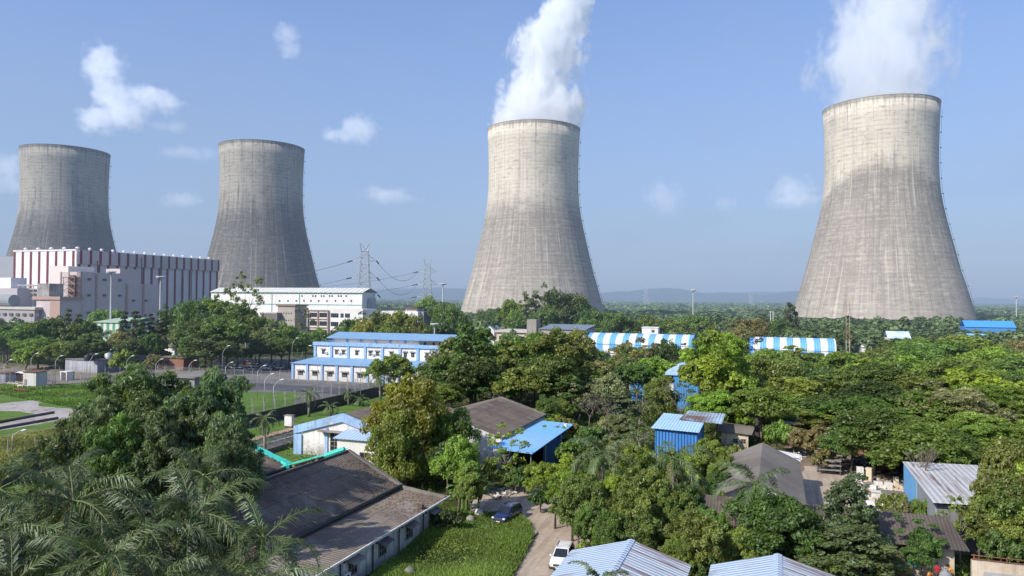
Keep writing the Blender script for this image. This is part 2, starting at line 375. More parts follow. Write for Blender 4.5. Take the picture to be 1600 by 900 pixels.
def cloud(blobs, dens, lab, depth=3200, soft=.55, seed=0.):
    """blobs: (px, py, half width px, half height px)"""
    k = depth/F; cx = sum(q[0] for q in blobs)/len(blobs); cyp = sum(q[1] for q in blobs)/len(blobs)
    x, y, z = D(cx, cyp, depth)
    L = [((q[0]-cx)*k, -(q[1]-cyp)*k, q[2]*k, q[3]*k) for q in blobs]
    x0 = min(a-r for a, c, r, h in L)*1.0; x1 = max(a+r for a, c, r, h in L); z0 = min(c-h for a, c, r, h in L); z1 = max(c+h for a, c, r, h in L)
    rm = max(max(r, h) for a, c, r, h in L)
    def bld(b, tc):
        s = b.sep(tc); tot = None
        n = b.noise(b.comb(b.math('ADD', s[0], seed*1000), s[1], s[2]), 1/(rm*.42), 7, .66, .3)
        for a, c, r, h in L:
            dx = b.math('DIVIDE', b.math('SUBTRACT', s[0], a), r); dz = b.math('DIVIDE', b.math('SUBTRACT', s[2], c), h); dy = b.math('DIVIDE', s[1], (r+h)*.5)
            q = b.math('SQRT', b.math('ADD', b.math('ADD', b.math('MULTIPLY', dx, dx), b.math('MULTIPLY', dz, dz)), b.math('MULTIPLY', dy, dy)))
            f = b.math('SUBTRACT', .95, q)
            tot = f if tot is None else b.math('SMOOTH_MAX', tot, f, .15)
        f = b.math('ADD', tot, b.math('MULTIPLY', b.math('SUBTRACT', n, .5), 2.3))
        return b.ramp(f, 0., soft*.6)
    m = volmat('cloud_volume', bld, dens, em=dens*.10)
    mb = MB(); g = rm*.15; mb.box(x0-g, x1+g, -rm*1.1, rm*1.1, z0-g, z1+g); o = mb.build('cloud', m); o.location = (x, y, z); o.rotation_euler = (0, 0, YAW)
    tag(o, lab, 'cloud', kind='thing')
cloud([(160, 105, 34, 42), (178, 150, 38, 36), (152, 188, 34, 26), (196, 175, 44, 34), (232, 152, 34, 24), (262, 160, 26, 20)], .010, 'large L shaped white cloud above the two dark towers', soft=.8)
cloud([(448, 55, 25, 22), (454, 78, 20, 20)], .006, 'small ragged white cloud highest in the sky', seed=1, soft=.9)
cloud([(562, 203, 36, 28), (530, 212, 34, 15)], .008, 'small bright oval cloud right of the second dark tower', seed=2, soft=.9)
cloud([(608, 306, 52, 17), (590, 304, 26, 15)], .006, 'low flat cloud above the transmission towers', seed=3, soft=1.1)
cloud([(1036, 306, 40, 28), (1042, 322, 26, 24)], .0045, 'faint puffy cloud between the pale towers', seed=4, soft=1.3)
cloud([(1238, 298, 40, 28), (1240, 312, 50, 20)], .0068, 'white puffy cloud touching the edge of the nearest tower', seed=5, soft=1.)
cloud([(1134, 318, 26, 17)], .004, 'tiny faint cloud midway between the pale towers', seed=6, soft=1.3)
cloud([(12, 262, 40, 30), (18, 285, 30, 26)], .005, 'faint cloud at the rim of the first dark tower', seed=7, soft=1.3)
cloud([(285, 311, 42, 16)], .004, 'thin cloud between the two dark towers', seed=8, soft=1.3)
cloud([(290, 238, 46, 14), (320, 240, 26, 16), (268, 198, 34, 12)], .0035, 'wispy tail of cloud beside the second dark tower', seed=9, soft=1.3)
# ------------------------------------------------------------------ ground, roads, paths
def gmat():
    m, b = newmat('ground_soil'); g = b.new('ShaderNodeNewGeometry').outputs['Position']
    n1 = b.noise(g, .02, 4, .6); n2 = b.noise(g, .25, 5, .65); n3 = b.noise(g, 2.5, 4, .7)
    c = b.mix(b.ramp(n1, .4, .6), (.060, .085, .022), (.085, .085, .040))
    c = b.mix(b.ramp(n2, .45, .65, 0., .8), c, (.045, .06, .018)); c = b.mix(b.ramp(n2, .60, .72, 0., .7), c, (.20, .155, .105))
    c = b.mix(b.ramp(n3, .35, .7, 0., .5), c, (.03, .035, .015))
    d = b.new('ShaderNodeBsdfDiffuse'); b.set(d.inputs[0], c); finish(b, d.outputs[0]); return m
gm = MB(); gm.quad((-14000, -400, 0), (14000, -400, 0), (14000, 16000, 0), (-14000, 16000, 0)); tag(gm.build('ground', gmat()), kind='structure')
def sheetmat(name, a, bcol, c3=None, s1=.15, s2=1.5, crack=0., tracks=None):
    m, b = newmat(name); g = b.new('ShaderNodeNewGeometry').outputs['Position']
    n1 = b.noise(g, s1, 5, .65); n2 = b.noise(g, s2, 5, .7)
    c = b.mix(b.ramp(n1, .38, .65), a, bcol)
    if tracks: c = b.mix(b.ramp(b.noise(b.vmul(g, (1.1, .07, 1)), 1., 4, .65), .45, .7, 0., .7), c, tracks); c = b.mix(b.ramp(n2, .45, .75, 0., .5), c, tuple(x*.6 for x in bcol))
    if c3: c = b.mix(b.ramp(b.noise(g, s1*2.1, 4, .7, 1.), .56, .68), c, c3)
    if crack:
        v = b.new('ShaderNodeTexVoronoi', feature='DISTANCE_TO_EDGE', i_Scale=crack); b.set(v.inputs['Vector'], g); c = b.mix(b.ramp(v.outputs[0], 0, .03, .7, 0), c, (.08, .075, .06))
    p = b.new('ShaderNodeBsdfPrincipled', i_Roughness=.9); p.inputs['Specular IOR Level'].default_value = .15; b.set(p.inputs['Base Color'], c)
    bp = b.new('ShaderNodeBump', i_Strength=.3, i_Distance=.05); b.set(bp.inputs['Height'], n2); b.set(p.inputs['Normal'], bp.outputs[0]); finish(b, p.outputs[0]); return m
M_dirt = sheetmat('packed_dirt', (.47, .385, .30), (.38, .305, .23), (.27, .21, .15), tracks=(.24, .185, .135))
M_asph = sheetmat('asphalt', (.105, .105, .11), (.075, .075, .08), None)
M_yard = sheetmat('old_asphalt_yard', (.17, .165, .16), (.12, .115, .11), (.24, .22, .20))
M_lawn = sheetmat('lawn', (.105, .185, .03), (.075, .13, .025), (.14, .17, .045), s1=.3)
M_lawn2 = sheetmat('dry_lawn', (.19, .185, .07), (.11, .15, .035), (.27, .22, .12), s1=.25)
M_path = sheetmat('pale_concrete_path', (.42, .38, .35), (.33, .30, .27), (.25, .23, .2), crack=.25)
M_brickp = sheetmat('brick_paving', (.42, .28, .19), (.33, .23, .16))
M_soil = sheetmat('bare_soil', (.24, .18, .13), (.17, .13, .085), (.30, .24, .17))
M_paint = mat('road_paint', (.7, .7, .68), var=.3, scale=4)
def sheet(name, pts, z, m, kind='structure', jitter=0., world=False):
    P = [p if world else G(*p) for p in pts]
    if jitter:
        Q = []; rr = random.Random(len(P)+int(z*1000))
        for a, c in zip(P, P[1:]+P[:1]):
            n = max(2, int(math.dist(a, c)/2.5)); dx, dy = c[0]-a[0], c[1]-a[1]; L = max(.1, math.hypot(dx, dy))
            for i in range(n):
                t = i/n; j = rr.uniform(-jitter, jitter)*(i > 0); Q.append((a[0]+dx*t-dy/L*j, a[1]+dy*t+dx/L*j))
        P = Q
    mb = MB(); mb.add([(x, y, z) for x, y in P], [tuple(range(len(P)))]); return tag(mb.build(name, m), kind=kind)
# dirt road by the cars
sheet('dirt_road', [(755, 960), (792, 900), (812, 868), (826, 836), (824, 820), (800, 808), (765, 806), (735, 800), (735, 772), (760, 764), (830, 758), (905, 765), (925, 790), (922, 840), (912, 900), (915, 960)], .012, M_dirt, jitter=.35)
sheet('dirt_path', [(735, 772), (742, 752), (760, 740), (800, 738), (812, 760), (830, 764), (760, 768)], .016, M_soil, jitter=.3)
sheet('scrap_yard_ground', [(1190, 800), (1200, 700), (1215, 672), (1300, 668), (1420, 700), (1450, 800)], .012, M_soil, jitter=.4)
sheet('dirt_yard', [(1250, 800), (1256, 728), (1330, 732), (1345, 745), (1420, 752), (1430, 810)], .016, M_dirt, jitter=.3)
sheet('side_yard_ground', [(1380, 960), (1400, 905), (1530, 900), (1600, 905), (1640, 960)], .012, M_soil)
# left hand road with kerbs, paving and lawn strips, all running with the site grid
def strip(name, x0, x1, y0, y1, z, m, kind='structure'): return sheet(name, [(x0, y0), (x1, y0), (x1, y1), (x0, y1)], z, m, kind, world=True)
strip('road', -81.6, -75.8, 30, 420, .012, M_asph)
strip('road_line', -78.85, -78.65, 90, 112, .016, M_paint); strip('road_line', -78.85, -78.65, 118, 140, .016, M_paint)
k = MB(); k.box(-82.0, -81.6, 30, 420, 0, .13); k.box(-75.8, -75.4, 30, 420, 0, .13); tag(k.build('kerb', mat('kerb_stone', (.32, .2, .15), stripes=(1, 2., .5, (.05, .05, .05), 0))), kind='structure')
strip('brick_pavement', -84.0, -82.0, 30, 420, .02, M_brickp); strip('brick_pavement', -75.4, -73.6, 30, 420, .02, M_brickp)
strip('lawn', -91., -84.0, 60, 420, .016, M_lawn); strip('lawn', -73.6, -52, 84, 122, .012, M_lawn)
k = MB(); k.box(-73.5, -72.9, 60, 112, 0, .8); tag(k.build('drain_wall', M_dsteel), 'low dark drain wall along the left road', 'wall')
sheet('yard', [(340, 585), (560, 582), (660, 604), (560, 626), (470, 647), (425, 662), (330, 690), (300, 660), (330, 600)], .012, M_yard)
sheet('lawn_patch', [(330, 612), (470, 614), (452, 640), (440, 648), (345, 650)], .020, M_lawn, jitter=.4)
strip('approach_road', -190, -92, 160, 172, .016, M_asph)
# left compound
sheet('compound_lawn', [(-60, 560), (60, 600), (340, 596), (400, 600), (420, 700), (300, 760), (-60, 760)], .006, M_lawn, jitter=.5)
sheet('compound_lawn_dry', [(-60, 690), (150, 655), (260, 650), (260, 720), (-60, 740)], .010, M_lawn2, jitter=.6)
sheet('compound_path', [(-60, 633), (0, 631), (80, 622), (187, 607), (195, 612), (110, 624), (60, 630), (62, 635), (135, 640), (138, 648), (60, 663), (-60, 682), (-60, 676), (50, 652), (62, 648), (30, 643), (-60, 641)], .018, M_path, jitter=.15)
for a, c in (((-40, 668), (84, 646)), ((-40, 678), (90, 655))):
    p, q = G(*a), G(*c); k = MB(); k.tube([(p[0], p[1], .25), (q[0], q[1], .25)], .28, 6); tag(k.build('pipeline', M_dsteel), 'low black pipe beside the pale path, '+('farther of two' if a[1] == 668 else 'nearer of two'), 'pipe')
sheet('gravel_yard', [(-60, 590), (-60, 560), (100, 572), (380, 575), (380, 588), (200, 594), (90, 600), (60, 612), (-60, 618)], .014, sheetmat('gravel', (.26, .22, .19), (.18, .15, .12), (.12, .14, .05)), jitter=.4)
sheet('car_park_ground', [(330, 560), (560, 556), (560, 588), (330, 590)], .010, M_asph)
# distant hills
def hills(name, depth, pts, lab=None):
    mb = MB(); n = 140; vs = []; xs = [p[0] for p in pts]; ys = [p[1] for p in pts]
    hz_col = 5
    for i in range(n+1):
        px = xs[0]+(xs[-1]-xs[0])*i/n; py = float(np.interp(px, xs, ys)); wob = 1.1*sin(px*.11)+.7*sin(px*.27+1)+.4*sin(px*.61)
        x, y, z = D(px, py+wob*.5, depth); k = 1.0
        for j, (kk, zz) in enumerate(((.82, -2), (.87, z*.45), (.93, z*.8+4*sin(px*.3)), (1., z), (1.1, z*.6), (1.2, -2))): vs.append((x*kk, y*kk, zz))
    f = [(i*6+j, i*6+j+1, (i+1)*6+j+1, (i+1)*6+j) for i in range(n) for j in range(5)]
    mb.add(vs, f); m, b = newmat('hazy_hill'); g = b.new('ShaderNodeNewGeometry').outputs['Position']
    d = b.new('ShaderNodeBsdfDiffuse'); b.set(d.inputs[0], b.mix(b.noise(g, .004, 4), (.02, .05, .02), (.07, .09, .04))); finish(b, d.outputs[0])
    tag(mb.build(name, m, smooth=True), kind='structure')
hills('hill', 7000, [(520, 460), (570, 458), (620, 453), (690, 449), (740, 452), (800, 458), (860, 461), (920, 460), (960, 456), (1010, 452), (1045, 449), (1085, 455), (1110, 459), (1150, 457), (1190, 461), (1230, 456), (1270, 454), (1320, 462), (1420, 468)])
hills('hill', 9500, [(-200, 456), (200, 455), (500, 454), (640, 450), (760, 454), (930, 458), (1100, 457), (1260, 455), (1500, 466), (1540, 465), (1580, 467), (1800, 468)])
# ------------------------------------------------------------------ shared building materials
M_white = mat('white_plaster', (.78, .76, .73), (.50, .48, .44), var=.18, streak=.35, grime=.25)
M_stain = mat('stained_white_plaster', (.83, .83, .80), (.42, .42, .40), var=.3, streak=.9, grime=.55, patch=(.35, (.42, .40, .36)))
M_gable = mat('patchy_white_plaster', (.76, .74, .71), (.45, .42, .38), var=.3, streak=.35, grime=.5, patch=(.3, (.42, .37, .33)))
M_blue = mat('pale_blue_paint', (.22, .42, .75), (.40, .48, .58), var=.3, streak=.45)
M_bluetrim = mat('faded_blue_trim', (.33, .52, .80), (.20, .26, .33), var=.35, streak=.55, patch=(.8, (.55, .58, .60)))
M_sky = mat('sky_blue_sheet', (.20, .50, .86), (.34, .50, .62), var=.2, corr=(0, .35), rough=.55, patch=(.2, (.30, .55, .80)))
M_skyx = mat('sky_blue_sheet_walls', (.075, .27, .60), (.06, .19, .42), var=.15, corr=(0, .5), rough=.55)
M_broof = mat('blue_metal_roof', (.20, .36, .54), (.25, .40, .55), var=.2, corr=(0, .5), rough=.55)
M_brown = mat('brown_asbestos_roof', (.215, .168, .128), (.115, .09, .07), var=.4, scale=.8, corr=(1, .38), patch=(.55, (.27, .235, .20)), stripes=(0, 1.55, .045, (.07, .06, .05), .3), rough=.95)
M_brown2 = mat('brown_asbestos_roof_front', (.13, .105, .088), (.07, .06, .05), var=.4, scale=.8, corr=(0, .3), patch=(.3, (.24, .19, .10)), rough=.95)
M_grout = mat('weathered_grey_roof', (.24, .215, .18), (.15, .13, .11), var=.4, corr=(1, .4), rough=.95)
M_cream = mat('cream_plaster', (.66, .56, .40), (.42, .36, .27), var=.25, streak=.5, grime=.4)
M_cream2 = mat('pale_cream_wall', (.55, .50, .44), (.42, .38, .33), var=.15, streak=.25)
M_frame = mat('window_frame_grey', (.22, .2, .19), var=.1)
M_awn = mat('awning_concrete', (.33, .31, .29), (.13, .12, .12), var=.4)
M_glass = glassmat()
M_ac = mat('air_conditioner_white', (.70, .69, .66), (.5, .48, .45), var=.1)
M_black = mat('tar_black', (.022, .022, .024), (.05, .05, .05), var=.3)
M_gutter = mat('dark_gutter', (.055, .05, .045), (.10, .09, .08), var=.3)
M_greyblue = mat('grey_blue_plaster', (.26, .30, .38), (.36, .38, .42), var=.4, streak=.6, grime=.3)
M_brick = mat('red_brick_wall', (.30, .14, .09), (.2, .11, .08), var=.3)
M_teal = mat('turquoise_tarpaulin', (.03, .50, .42), (.10, .62, .50), var=.3, rough=.6)
M_rust = mat('rusty_iron', (.20, .09, .045), (.10, .055, .035), var=.5)
M_pink = mat('pinkish_cladding', (.52, .455, .44), (.47, .41, .40), var=.08, scale=.1)  # pink darkened to put shade on the power block's side
M_pinktrim = mat('salmon_trim', (.42, .29, .24), var=.08)
M_maroon = mat('maroon_cladding', (.17, .035, .045), (.15, .04, .05), var=.1)
M_panel = mat('white_cladding', (.78, .74, .73), (.70, .66, .65), var=.08, scale=.08)
M_tank = mat('black_water_tank', (.03, .03, .035), var=.1, rough=.4)
def window(parent, face, a, z, wd, ht, awn=0., at=0., fm=None, name='window', bars=2, ac=None, mid=1):
    """face: 'y-' (plane y=at, looking to -y) or 'x+' (plane x=at, looking to +x) or 'x-'; a = centre along the wall, z = sill"""
    fm = fm or M_frame
    def B(mb, a0, a1, d0, d1, z0, z1):
        if face == 'y-': mb.box(a0, a1, at-d1, at-d0, z0, z1)
        elif face == 'x+': mb.box(at+d0, at+d1, a0, a1, z0, z1)
        else: mb.box(at-d1, at-d0, a0, a1, z0, z1)
    f = MB(); t = min(.09, wd*.08)
    B(f, a-wd/2, a+wd/2, .0, .08, z, z+t); B(f, a-wd/2, a+wd/2, .0, .08, z+ht-t, z+ht)
    for k in range(bars+1):
        c = a-wd/2+t/2+(wd-t)*k/bars; B(f, c-t/2, c+t/2, .005, .075, z+t, z+ht-t)
    for k in range(1, mid+1): B(f, a-wd/2+t, a+wd/2-t, .008, .06, z+ht*k/(mid+1)-t/2, z+ht*k/(mid+1)+t/2)
    fo = f.build(name, fm, parent)
    p = MB(); B(p, a-wd/2+.01, a+wd/2-.01, .003, .02, z+.01, z+ht-.01); p.build('pane', M_glass, fo)
    if awn:
        s = MB(); w2 = wd/2+.3
        if face == 'y-': s.slab([(a-w2, at-.002, z+ht+.35), (a-w2, at-awn, z+ht+.12), (a+w2, at-awn, z+ht+.12), (a+w2, at-.002, z+ht+.35)], .1)
        else: s.slab([(at+.002, a-w2, z+ht+.35), (at+awn, a-w2, z+ht+.12), (at+awn, a+w2, z+ht+.12), (at+.002, a+w2, z+ht+.35)], .1)
        s.build('awning', M_awn, parent)
    if ac is not None:
        u = MB(); B(u, a+ac-.42, a+ac+.42, .1, .45, z+.05, z+.65); uo = u.build('air_conditioner', M_ac, parent, bevel=.03)
        g = MB(); cx = a+ac-.08
        pts = [(cos(q*pi/6)*.22, sin(q*pi/6)*.22+z+.35) for q in range(12)]
        if face == 'y-': g.prism([(cx+c, zz) for c, zz in pts], at-.47, at-.452, 'y')
        else: g.prism([(cx+c, zz) for c, zz in pts], at+.452, at+.47, 'x')
        g.build('fan_grille', M_gutter, uo)
    return fo
def gable(parent, xl, xr, xm, ze, zr, y0, y1, m, th=.12, name='roof', over=.3, split=True):
    """two-slope roof with the ridge along y"""
    s = MB(); s.slab([(xl, y0-over, ze), (xm, y0-over, zr), (xm, y1+over, zr), (xl, y1+over, ze)][::-1], th)
    s.slab([(xm, y0-over, zr+.001), (xr, y0-over, ze), (xr, y1+over, ze), (xm, y1+over, zr+.001)][::-1], th)
    return s.build(name, m, parent)
# ------------------------------------------------------------------ front left long shed with brown roof
t = thing('brown_roofed_shed', 'long white walled shed with brown sheet roofs and turquoise tarpaulin, bottom left', 'shed', (-44.5, 40, 0))
w_ = MB(); w_.prism([(-66.9, 0), (-33.2, 0), (-33.2, 2.9), (-38.1, 3.3), (-44.5, 6.75), (-52, 4.4), (-59.5, 6.75), (-66.9, 4.4)], 34, 71.2, 'y'); w_.build('wall', M_stain, t)
def bayroof(xl, xm, xr, y0, y1, zl=4.55, zr=7., name='roof', zr2=None):
    zr2 = zr2 or zl
    s = MB(); s.slab([(xm, y0, zr), (xm, y1, zr), (xl, y1, zl), (xl, y0, zl)], .12); s.slab([(xm, y0, zr+.004), (xr, y0, zr2), (xr, y1, zr2), (xm, y1, zr+.004)], .12); return s.build(name, M_brown, t)
bayroof(-51.9, -44.5, -38.0, 33.5, 71.6, zr2=3.7); bayroof(-67.2, -59.5, -52.1, 33.5, 71.6)
s = MB(); s.slab([(-38.1, 33.5, 3.5), (-32.6, 33.5, 3.0), (-32.6, 72.6, 3.0), (-38.1, 72.6, 3.5)], .1); s.build('lean_to_roof', mat('lean_to_sheet', (.275, .225, .175), (.16, .13, .10), var=.4, scale=.8, corr=(1, .38), patch=(.45, (.34, .30, .26)), stripes=(0, 1.8, .04, (.09, .08, .07), .3), rough=.95), t)
s = MB(); s.tube([(-37.95, 33, 3.78), (-37.95, 71.6, 3.78)], .22, 6); s.tube([(-44.5, 33, 7.03), (-44.5, 71.5, 7.03)], .13, 6); s.tube([(-52, 33, 4.7), (-52, 71.6, 4.7)], .22, 6); s.build('gutter', M_gutter, t)
s = MB(); s.box(-32.62, -32.5, 33.5, 72.6, 2.84, 3.02); s.build('fascia', M_white, t)
s = MB()
for a, c in (((-37.9, 3.95), (-44.5, 7.2)), ((-44.5, 7.2), (-52, 4.8)), ((-52, 4.8), (-59.5, 7.2)), ((-37.9, 3.8), (-32.7, 3.15))):
    s.prism([(a[0], a[1]-.4), (c[0], c[1]-.4), (c[0], c[1]), (a[0], a[1])], 71.55, 71.95, 'y')
s.build('parapet', mat('mossy_parapet', (.27, .25, .22), (.16, .14, .12), var=.5), t)
s = MB(); rr = random.Random(3)
def tarp(p, q, n, wdt):
    for i in range(n):
        a = i/n; c = (i+1)/n; P = [p[j]+(q[j]-p[j])*a for j in range(3)]; Q = [p[j]+(q[j]-p[j])*c for j in range(3)]; j1 = rr.uniform(-.15, .2)
        s.quad((P[0], P[1]-wdt+j1, P[2]+.14), (Q[0], Q[1]-wdt+rr.uniform(-.15, .3), Q[2]+.12), (Q[0], Q[1]+.1, Q[2]+.22+rr.uniform(0, .1)), (P[0], P[1]+.1, P[2]+.22+rr.uniform(0, .1)))
tarp((-59.4, 71.9, 7.15), (-52.2, 71.9, 4.85), 14, .9); tarp((-51.6, 71.9, 4.95), (-44.6, 71.9, 7.1), 16, .8); tarp((-52.4, 70.6, 4.75), (-50.8, 71.6, 5.2), 4, .5)
s.tube([(-47.2, 71.2, 6.35), (-45.6, 71.0, 6.95), (-44.7, 71.2, 7.3)], [.25, .4, .3], 6); s.tube([(-53, 71.3, 5.2), (-52, 71., 4.9), (-51.6, 70.5, 4.9)], .22, 5)
s.build('tarpaulin', M_teal, t)
for i, (y_, ac) in enumerate(((49.2, -1.35), (54.3, -1.35), (59.3, None), (64.5, None), (69.6, None))):
    window(t, 'x+', y_, .85, 1.35, 1.15, awn=.75, at=-33.2, ac=ac, bars=3)
for y_ in (46.6, 52.2, 57.4, 62.2, 67.3): s = MB(); s.tube([(-33.05, y_, .1), (-33.05, y_, 2.8)], .07, 5); s.build('drain_pipe', M_gutter, t); s = MB(); s.box(-33.16, -33.05, y_+.6, y_+.85, 2.3, 2.6); s.build('wall_vent', M_black, t)
s = MB(); s.box(-33.4, -32.9, 66.6, 67.1, 3.2, 3.5); s.box(-33.2, -33.1, 66.8, 66.9, 3.0, 3.3); s.build('floodlight', M_dsteel, t)
s = MB()
for i in range(330):
    x = -37.7+4.9*rr.random(); y = 62+10*rr.random()**.5; z = 3.5-(x+38.1)*.0909; q = rr.uniform(.04, .13); s.box(x-q, x+q, y-q*.6, y+q*.6, z+.01, z+.05)
for i in range(260):
    x = -43.5+5.2*rr.random(); y = 71.4-6*rr.random()**2; z = 7-(x+44.5)*.5077; q = rr.uniform(.04, .12); s.box(x-q, x+q, y-q*.6, y+q*.6, z+.01, z+.05)
s.build('leaf_litter', mat('dry_leaves', (.24, .18, .12), (.16, .12, .08), var=.5), t)['kind'] = 'stuff'
# ------------------------------------------------------------------ gable fronted hall with blue trim and twin brown roofs
t = thing('gable_hall', 'low white hall with peeling pale blue gable trim and brown twin roof', 'building', (-61, 96.6, 0))
s = MB(); s.prism([(-69.4, 0), (-53, 0), (-53, 4.0), (-61, 6.4), (-69.4, 4.0)], 96.7, 121, 'y'); s.build('wall', M_gable, t)
s = MB(); s.prism([(-53, 0), (-36.4, 0), (-36.4, 4.4), (-44.3, 6.75), (-53, 4.4)], 98.8, 119.8, 'y'); s.build('rear_wall', M_stain, t)
s = MB(); s.prism([(-69.6, 3.1), (-61, 5.45), (-52.8, 3.1), (-52.8, 4.3), (-61, 6.75), (-69.6, 4.3)], 96.35, 96.69, 'y'); s.box(-69.6, -68.2, 96.42, 96.69, 0, 3.1); s.box(-64.1, -63.6, 96.5, 96.69, 0, 4.3); s.box(-69.6, -69.42, 96.7, 100, 0, 4.2)
s.build('blue_trim', M_bluetrim, t)
s = MB(); s.slab([(-69.5, 96.8, 4.2), (-61, 96.8, 6.62), (-61, 121.2, 6.62), (-69.5, 121.2, 4.2)][::-1], .12); s.slab([(-61, 96.8, 6.624), (-53.1, 96.8, 4.3), (-53.1, 121.2, 4.3), (-61, 121.2, 6.624)][::-1], .12)
s.slab([(-53, 98.7, 4.5), (-44.3, 98.7, 7.0), (-44.3, 120, 7.0), (-53, 120, 4.5)][::-1], .12); s.slab([(-44.3, 98.7, 7.004), (-36.3, 98.7, 4.5), (-36.3, 120, 4.5), (-44.3, 120, 7.004)][::-1], .12); s.build('roof', M_brown, t)
s = MB(); s.prism([(-36.3, 4.25), (-36.3, 4.75), (-44.3, 7.25), (-53, 4.75), (-53, 4.25), (-44.3, 6.75)], 119.9, 120.25, 'y'); s.prism([(-53, 4.3), (-53, 4.7), (-44.3, 7.2), (-44.3, 6.8)], 98.35, 98.69, 'y'); s.tube([(-36.2, 98.6, 4.6), (-36.2, 120, 4.6)], .2, 6); s.build('parapet', M_grout, t)
w0 = window(t, 'y-', -61.7, 1.0, 3.0, 2.7, at=96.68, bars=4, mid=3, name='window')
s = MB(); s.box(-64.8, -58.4, 95.6, 96.66, 3.85, 4.0); s.build('awning', M_awn, t)
s = MB(); s.box(-59.9, -53.2, 93.4, 96.65, 0, 3.7); s.build('porch', M_white, t)
s = MB(); s.slab([(-60.3, 92.9, 3.72), (-52.9, 92.9, 3.72), (-52.9, 96.6, 4.35), (-60.3, 96.6, 4.35)], .1); s.build('porch_roof', mat('pale_blue_roof', (.40, .52, .68), (.33, .44, .6), corr=(0, .6), var=.2), t)
window(t, 'y-', -57.9, .9, 1.7, 1.0, at=93.38, bars=3, mid=0); window(t, 'y-', -55.3, .9, 1.6, 1.0, at=93.38, bars=2, mid=0, ac=1.2)
window(t, 'x+', 104, 1.2, 1.6, 1.3, at=-36.38, awn=.6); window(t, 'x+', 101, 1.2, 1.4, 1.3, at=-36.38)
# bright blue car port roof
t = thing('blue_canopy', 'flat bright sky blue sheet canopy beside the brown roofed hall', 'canopy', (-33, 93, 0))
s = MB(); s.slab([(-36.0, 93, 4.1), (-29.7, 92.4, 3.9), (-30.4, 116.5, 3.95), (-36.0, 116.5, 4.2)], .1); s.build('roof', M_sky, t)
for x_, y_ in ((-30.2, 93.3), (-30.2, 100), (-30.2, 108), (-30.2, 116), (-35.6, 93.3)): s = MB(); s.tube([(x_, y_, 0), (x_, y_, 3.85)], .08, 6); s.build('post', M_steel, t)
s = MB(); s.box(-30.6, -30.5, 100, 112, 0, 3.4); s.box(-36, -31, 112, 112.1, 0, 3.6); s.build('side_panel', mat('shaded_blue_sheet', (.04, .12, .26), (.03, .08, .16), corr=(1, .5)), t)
s = MB(); s.lathe([(.0, .45), (.25, .4), (.3, .0), (.0, 0)], 10, (-31, 113.5, 4.0)); s.build('vent', M_white, t)
s = MB(); s.box(-32.2, -31.8, 97.2, 97.5, 4.1, 4.35); s.build('floodlight', M_dsteel, t)
# ------------------------------------------------------------------ three stepped blue and white office
t = thing('stepped_office', 'white three tier office with blue pilasters and pale blue metal roofs', 'building', (-134, 185, 0))
X0, X1 = -134.2, -83.5
s = MB(); s.box(X0, X1, 185, 192.0, 0, 4.75); s.build('wall', M_white, t, label='lowest white tier')
s = MB(); s.slab([(X0-.4, 184.4, 4.8), (X1, 184.4, 4.8), (X1, 192.0, 6.15), (X0+3.2, 192.0, 6.15)], .15); s.build('roof', M_broof, t, label='lowest blue lean-to roof')
s = MB()
xs = np.linspace(X0+.25, X1-.3, 11)
for x in xs: s = MB(); s.box(x-.35, x+.35, 184.6, 184.99, 0, 4.6); s.build('pilaster', M_blue, t)
for i, x in enumerate(xs[:-1]): window(t, 'y-', x+2.55, 1.25, 1.9, 1.35, awn=.7, at=185, bars=3, mid=0)
A0, A1 = -131.6, -84.8
s = MB(); s.box(A0, A1, 192.2, 206, 0, 10.0); s.build('wall', M_white, t, label='middle white tier')
s = MB(); s.box(A0-.3, A1+.3, 191.7, 192.2, 9.7, 10.7); s.box(A1+.003, A1+.3, 192.2, 206, 9.7, 10.7); s.box(A0-.3, A0, 192.2, 206, 9.7, 10.7)
xs2 = np.linspace(A0+.3, A1-.3, 9)
for x in xs2: s.box(x-.38, x+.38, 191.85, 192.19, 6.2, 9.7)
s.build('blue_trim', M_blue, t)
rr = random.Random(5)
for i, x in enumerate(xs2[:-1]):
    for q in ((1.7, 4.1) if i % 2 else (2.9,)): window(t, 'y-', x+q, 7.1, 1.05, 1.3, at=192.2, awn=.35, bars=2, ac=(1.1 if i % 3 != 2 else None))
B0, B1 = -127.5, -87.5
s = MB(); s.box(B0, B1, 195.5, 206, 9.9, 12.0); s.build('wall', M_white, t, label='top white tier')
s = MB()
for x in np.linspace(B0+.3, B1-.3, 9): s = MB(); s.box(x-.3, x+.3, 195.2, 195.49, 10, 11.9); s.build('pilaster', M_blue, t)
s = MB(); s.slab([(B0-1, 194.0, 12.05), (B1+1, 194.0, 12.05), (B1+1, 200.5, 13.5), (B0-1, 200.5, 13.5)], .25); s.slab([(B0-1, 200.5, 13.504), (B1+1, 200.5, 13.504), (B1+1, 207, 12.05), (B0-1, 207, 12.05)], .25); s.build('roof', M_broof, t, label='top pitched blue roof')
s = MB(); s.prism([(195.5, 12.0), (206, 12.0), (200.5, 13.2)], B1+.002, B1+.25, 'x'); s.build('gable_panel', M_skyx, t)
s = MB(); s.box(A1-.05, A1+.02, 192.6, 206, 0, 9.6)
for k in range(6): s.box(A1+.02, A1+.12, 193+k*2.2, 193.1+k*2.2, 0, 9.6)
s.build('side_cladding', mat('grey_cladding', (.34, .38, .42), (.25, .28, .3), streak=.5, corr=(1, .8)), t)
for x in (-93.2, -91.2, -89.4, -96):
    u = MB(); u.box(x-.7, x+.7, 193.2, 194.6, 10.02, 11.5); u.build('air_conditioner', M_gutter, t, bevel=.05)
